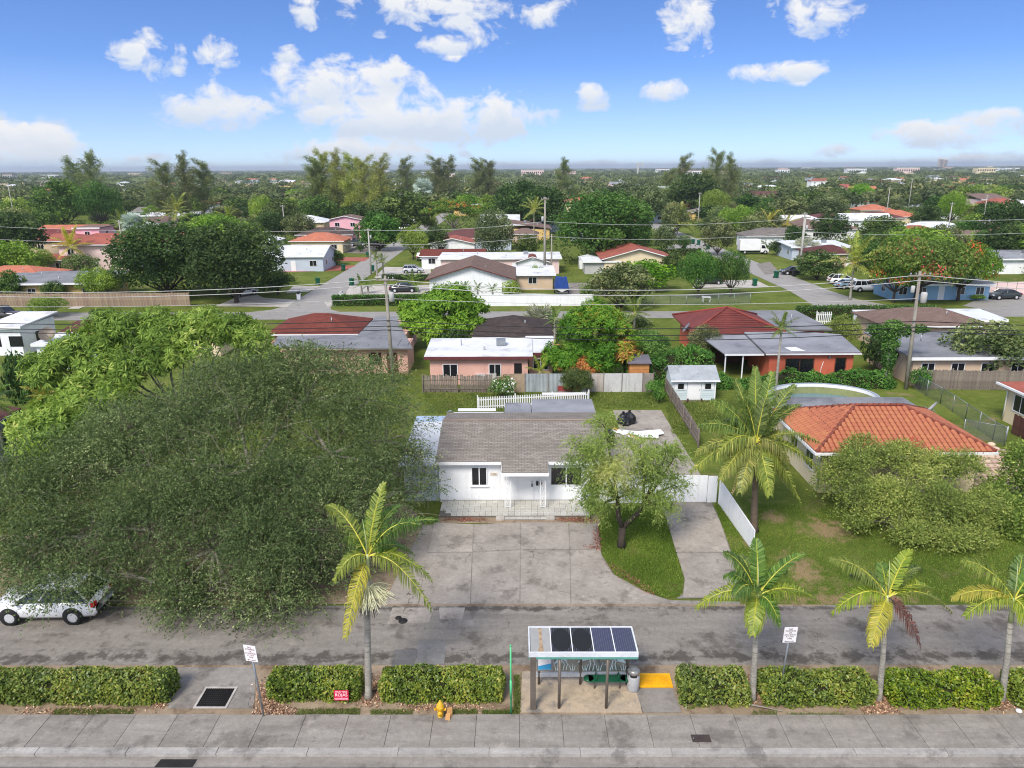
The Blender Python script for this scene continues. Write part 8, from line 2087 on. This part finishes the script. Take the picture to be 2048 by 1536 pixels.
def proj(x, y, z):
    d = np.array([x, y, z-CAM_H]); c = float(d@_fw); return 1024+F*float(d@CR)/c, 768-F*float(d@CU)/c


ANCH = [(640, 500, 'the orange hip house'), (692, 440, 'the pink upper storey'), (588, 515, 'the white metal roof'), (905, 420, 'the centre flame tree'), (846, 385, 'the silver blue fan palm'), (695, 350, 'the tall pine clump'), (360, 350, 'the left pine group'), (178, 340, 'the bare topped pine'), (190, 400, 'the bright dome crown'), (190, 500, 'the two storey pink house'), (92, 480, 'the dark red hip roof'), (25, 460, 'the left edge tree'), (380, 500, 'the big dark green tree'), (455, 435, 'the yellow green palm'), (350, 420, 'the left coconut palm'), (1210, 440, 'the huge round tree'), (1090, 430, 'the tall grey pole'), (985, 460, 'the dark oval tree'), (1040, 400, 'the tall dark centre tree'), (1130, 340, 'the lone pine'), (1276, 338, 'the far crane'), (1435, 340, 'the right pine pair'), (1357, 440, 'the right street coconut'), (1432, 395, 'the lime tree by the pole'), (1556, 475, 'the grey hip house'), (1508, 495, 'the box truck'), (1665, 450, 'the round dark cottage tree'), (1742, 405, 'the red hip house'), (1795, 430, 'the orange porch house'), (1860, 500, 'the great flame tree'), (1910, 410, 'the right lime tree'), (2030, 440, 'the right edge dark crown'), (1885, 330, 'the pale towers'), (800, 420, 'the tree by the flame crown'), (560, 430, 'the green tree over the metal roof')]
USED = set()


def where(what, x, y, z, sizes=None):
    """tell a far thing by the nearest landmark and the side it stands on"""
    px, py = proj(x, y, z); near = sorted(ANCH, key=lambda a: (a[0]-px)**2+(2.2*(a[1]-py))**2)
    lab = None
    for a in near[:4]:
        dx, dy = px-a[0], py-a[1]
        side = ('left of' if dx < 0 else 'right of') if abs(dx) > 1.1*abs(dy) else ('beyond' if dy < 0 else 'in front of')
        far_ = math.hypot(dx, dy); how = 'close ' if far_ < 35 else ('' if far_ < 80 else 'well ')
        how = how if side in ('left of', 'right of') else ('just ' if far_ < 35 else ('' if far_ < 80 else 'far '))
        lab = '%s %s%s %s' % (what, how, side, a[2])
        if lab not in USED: break
    USED.add(lab)
    return lab


ROOFS = [('roof_orange', 'orange'), ('roof_terra', 'terracotta'), ('white_roof', 'white'), ('roof_brown', 'brown'), ('roof_greytile', 'grey'), ('metal_white', 'white'), ('grey_flat', 'grey'), ('roof_maroon', 'maroon')]
WALLS = ['cream_wall', 'white_wall', 'pink_pale', 'tan_wall', 'yellow_wall', 'pale_blue_wall', 'white_wall']
nh = 0
for row in range(17):
    Y = 178+row*24+(row**1.75)*4
    for _ in range(18):
        x = rg.uniform(-.74, .74)*Y; y = Y+rg.uniform(-6, 6)
        if not free(x, y, 9): continue
        rfm, rc_ = rg.choice(ROOFS); side = 'left' if x < -.22*y else ('right' if x > .22*y else 'centre'); dist = 'nearer' if y < 330 else ('middle' if y < 520 else 'farthest')
        house(where('%s roofed house' % rc_, x, y, 3), x, y, rg.uniform(11, 17), rg.uniform(8, 11), rg.choice([2.8, 3.0, 3.0, 5.2 if y > 250 else 3.0]), rg.choice(['hip', 'hip', 'gable', 'flat']), rg.choice(WALLS), rfm, rh=rg.uniform(1.2, 2.0), name='distant_house', group='houses of the distant suburb', nw=2, sides=False, rz=rg.choice([0, 0, pi/2, .05]), vent=False, door=False)
        occupied.append((x, y, 9)); nh += 1
CLEAR = [(560, 455, 745, 545), (880, 470, 1110, 570), (1498, 470, 1620, 525), (1600, 485, 1725, 545), (1690, 388, 1850, 450), (60, 465, 270, 560), (745, 450, 835, 545), (1310, 455, 1375, 490), (1640, 545, 2048, 610), (850, 385, 965, 450)]


def clear(x, y, R, h):
    d = np.array([x, y, h*.5-CAM_H]); c = float(d@_fw); px = 1024+F*float(d@CR)/c; k = F/c
    dt = np.array([x, y, h-CAM_H]); db = np.array([x, y, -CAM_H]); t0 = 768-F*float(dt@CU)/float(dt@_fw); t1 = 768-F*float(db@CU)/float(db@_fw)
    return y > 300 or not any(px+R*k*.8 > a and px-R*k*.8 < c_ and t1 > b and t0 < d_ for a, b, c_, d_ in CLEAR)


KINDS = [('broad', 'leaf_dark', 'dark green'), ('broad', 'leaf_mid', 'mid green'), ('broad', 'leaf_rich', 'rich green'), ('airy', 'leaf_olive', 'grey green'), ('airy', 'leaf_oliveg', 'olive green'), ('broad', 'leaf_bright', 'bright green'), ('dome', 'leaf_lime', 'lime green'), ('broad', 'leaf_mid', 'mid green'), ('airy', 'leaf_shrub', 'yellow green')]
nt = 0
for i in range(6000):
    if nt >= 290: break
    Y = 122+(i % 300)/300*330+rg.uniform(-8, 8); x = rg.uniform(-.76, .76)*Y
    R = rg.uniform(3.4, 6.8); h = R*rg.uniform(1.1, 1.6)
    if Y < 150 and -20 < x < 15: continue
    if not free(x, Y, R*.9) or not clear(x, Y, R, h): continue
    kd, lf, cn = rg.choice(KINDS); side = 'left' if x < -.22*Y else ('right' if x > .22*Y else 'centre'); dist = 'nearer' if Y < 230 else ('middle' if Y < 340 else 'farther')
    place_tree(rg.choice(AR[kd if kd != 'dome' else 'broad']), 'distant_tree', where(('small ' if R < 4.6 else ('large ' if R > 6.3 else ''))+cn+' tree', x, Y, h*.6), x, Y, h, R, lf, None, 'trees of the distant suburb')
    occupied.append((x, Y, R*.75)); nt += 1
# shrubs and ground growth between the lots
rng = np.random.default_rng(321); Qs = []; Ts = []
for i in range(3200):
    Y = 118+(rng.random()**1.3)*330; x = rng.uniform(-.76, .76)*Y
    if (Y < 150 and -24 < x < 40): continue
    R = 1.0+2.2*rng.random()
    if not free(x, Y, R*.5) or (Y < 175 and not clear(x, Y, R, R)): continue
    c = np.array([(0, 0, R*.5, R, R, R*.75), (R*.7*rng.normal(), R*.4*rng.normal(), R*.4, R*.7, R*.7, R*.6)])
    Q, t = lobe_leaves(rng, c, 60, .55, shell=.6); Qs.append(Q+np.array([x, Y, 0])); Ts.append(np.clip(t*.6+.4*rng.random(), 0, 1))
o = link('garden_shrubbery', quads_mesh('garden_shrubbery', np.concatenate(Qs), np.concatenate(Ts), MAT['leaf_mid'])); tag(o, 'low shrubbery filling the gardens between the distant houses', 'shrubbery', kind='stuff')
# far landmarks
x, z = ZA(1882, 318, 5200); t = thing('tower_block', 'left of the two pale towers on the right horizon', 'building', (x, 5200, 0), 0, 'towers on the horizon')
for k, (px, zt) in enumerate(((1882, 318), (1891, 319))):
    x, z = ZA(px, zt, 5200)
    if k: t = thing('tower_block', 'right of the two pale towers on the right horizon', 'building', (x, 5200, 0), 0, 'towers on the horizon')
    MB().b2(-11, -11, 0, 11, 11, z).build('wall', MAT['tan_wall'], t); MB().b2(-8, -8, z, 8, 8, z+5).build('roof_plant', MAT['white_wall'], t)
    for q in range(5): MB().b2(-9+q*4, -11.4, 6, -6.6+q*4, -11.05, z-4).build('window_strip', MAT['glass_dark'], t)
x, z = ZA(1276, 326, 1500); t = thing('far_crane', 'grey crane frame standing on the horizon right of centre', 'crane', (x, 1500, 0))
MB().b2(-1.5, -1.5, 0, 1.5, 1.5, z).build('mast', MAT['grey_wall'], t); MB().b2(-2, -1, z-2, 11, 1, z+.5).build('jib', MAT['grey_wall'], t); MB().b2(9, -1, z-9, 10.5, 1, z-2).build('hanging_leg', MAT['grey_wall'], t)
for i in range(32):
    px = rg.choice([rg.uniform(1300, 2048), rg.uniform(1500, 2048), rg.uniform(0, 1300)]); Y = rg.uniform(1500, 3600); x, _ = ZA(px, 340, Y); w2 = rg.uniform(20, 60); h2 = rg.uniform(7, 13)
    wmat = rg.choice(['white_wall', 'cream_wall', 'grey_wall', 'pink_pale']); t = thing('horizon_building', where({'white_wall': 'white', 'cream_wall': 'cream', 'grey_wall': 'grey', 'pink_pale': 'pinkish'}[wmat]+(' long' if w2 > 40 else ' short')+' block on the horizon', x, Y, 8), 'building', (x, Y, 0), 0, 'pale blocks on the horizon')
    MB().b2(-w2/2, -9, 0, w2/2, 9, h2).build('wall', MAT[wmat], t); MB().b2(-w2/2-.5, -9.5, h2, w2/2+.5, 9.5, h2+1).build('roof', MAT[rg.choice(['white_roof', 'grey_flat', 'roof_terra'])], t)
    k = int(w2/5)
    for q in range(k): MB().b2(-w2/2+(q+.25)*w2/k, -9.3, h2*.45, -w2/2+(q+.75)*w2/k, -9.02, h2*.75).build('window', MAT['glass_dark'], t)
# the wooded suburb beyond: one mass to the horizon
rng = np.random.default_rng(500); Qs = []; Ts = []
N_ = 3500
yy_ = np.exp(rng.uniform(math.log(330), math.log(5200), N_)); xx_ = rng.uniform(-.78, .78, N_)*yy_
order = np.argsort(yy_)
for i in order:
    y = yy_[i]
    if y < 560 and not free(xx_[i], y, 2.0): continue
    R = (4.2+3.2*rng.random())*(1+max(0, y-900)/1500); h = (5.5+4.0*rng.random()); n = int(max(26, min(170, 62000/y)))
    nl = 5; c = np.stack([rng.normal(size=nl)*R*.42, rng.normal(size=nl)*R*.42, h*(.55+.22*rng.random(nl)), np.full(nl, R*.55), np.full(nl, R*.55), np.full(nl, h*.26)], 1)
    Q, t = lobe_leaves(rng, c, n, R*.30*(1 if y < 1200 else 1.4), shell=.5, var=.25)
    Q = Q+np.array([xx_[i], y, 0]); Qs.append(Q); Ts.append(np.clip(t*.6+.4*rng.random()-.02, 0, 1))
o = link('far_woodland', quads_mesh('far_woodland', np.concatenate(Qs), np.concatenate(Ts), leafmat('leaf_far', g((0, (44, 60, 36)), (.4, (70, 86, 48)), (.75, (102, 112, 64)), (1, (146, 146, 90))), trans=.2)))
tag(o, 'dark green wooded suburb stretching to the horizon', 'woodland', kind='stuff')

# ------------------------------------------------------------------ air
hz, t = newmat('air')
vol = t.n('ShaderNodeVolumePrincipled', {'Color': (.80, .88, 1.0, 1), 'Density': .00013, 'Anisotropy': .25})
t.n('ShaderNodeOutputMaterial', {1: vol.outputs[0]})
o = MB().b2(-9100, -310, -1, 9100, 16100, 66).build('haze', hz); o['kind'] = 'stuff'; tag(o, 'thin pale blue haze lying over the suburb', 'haze')
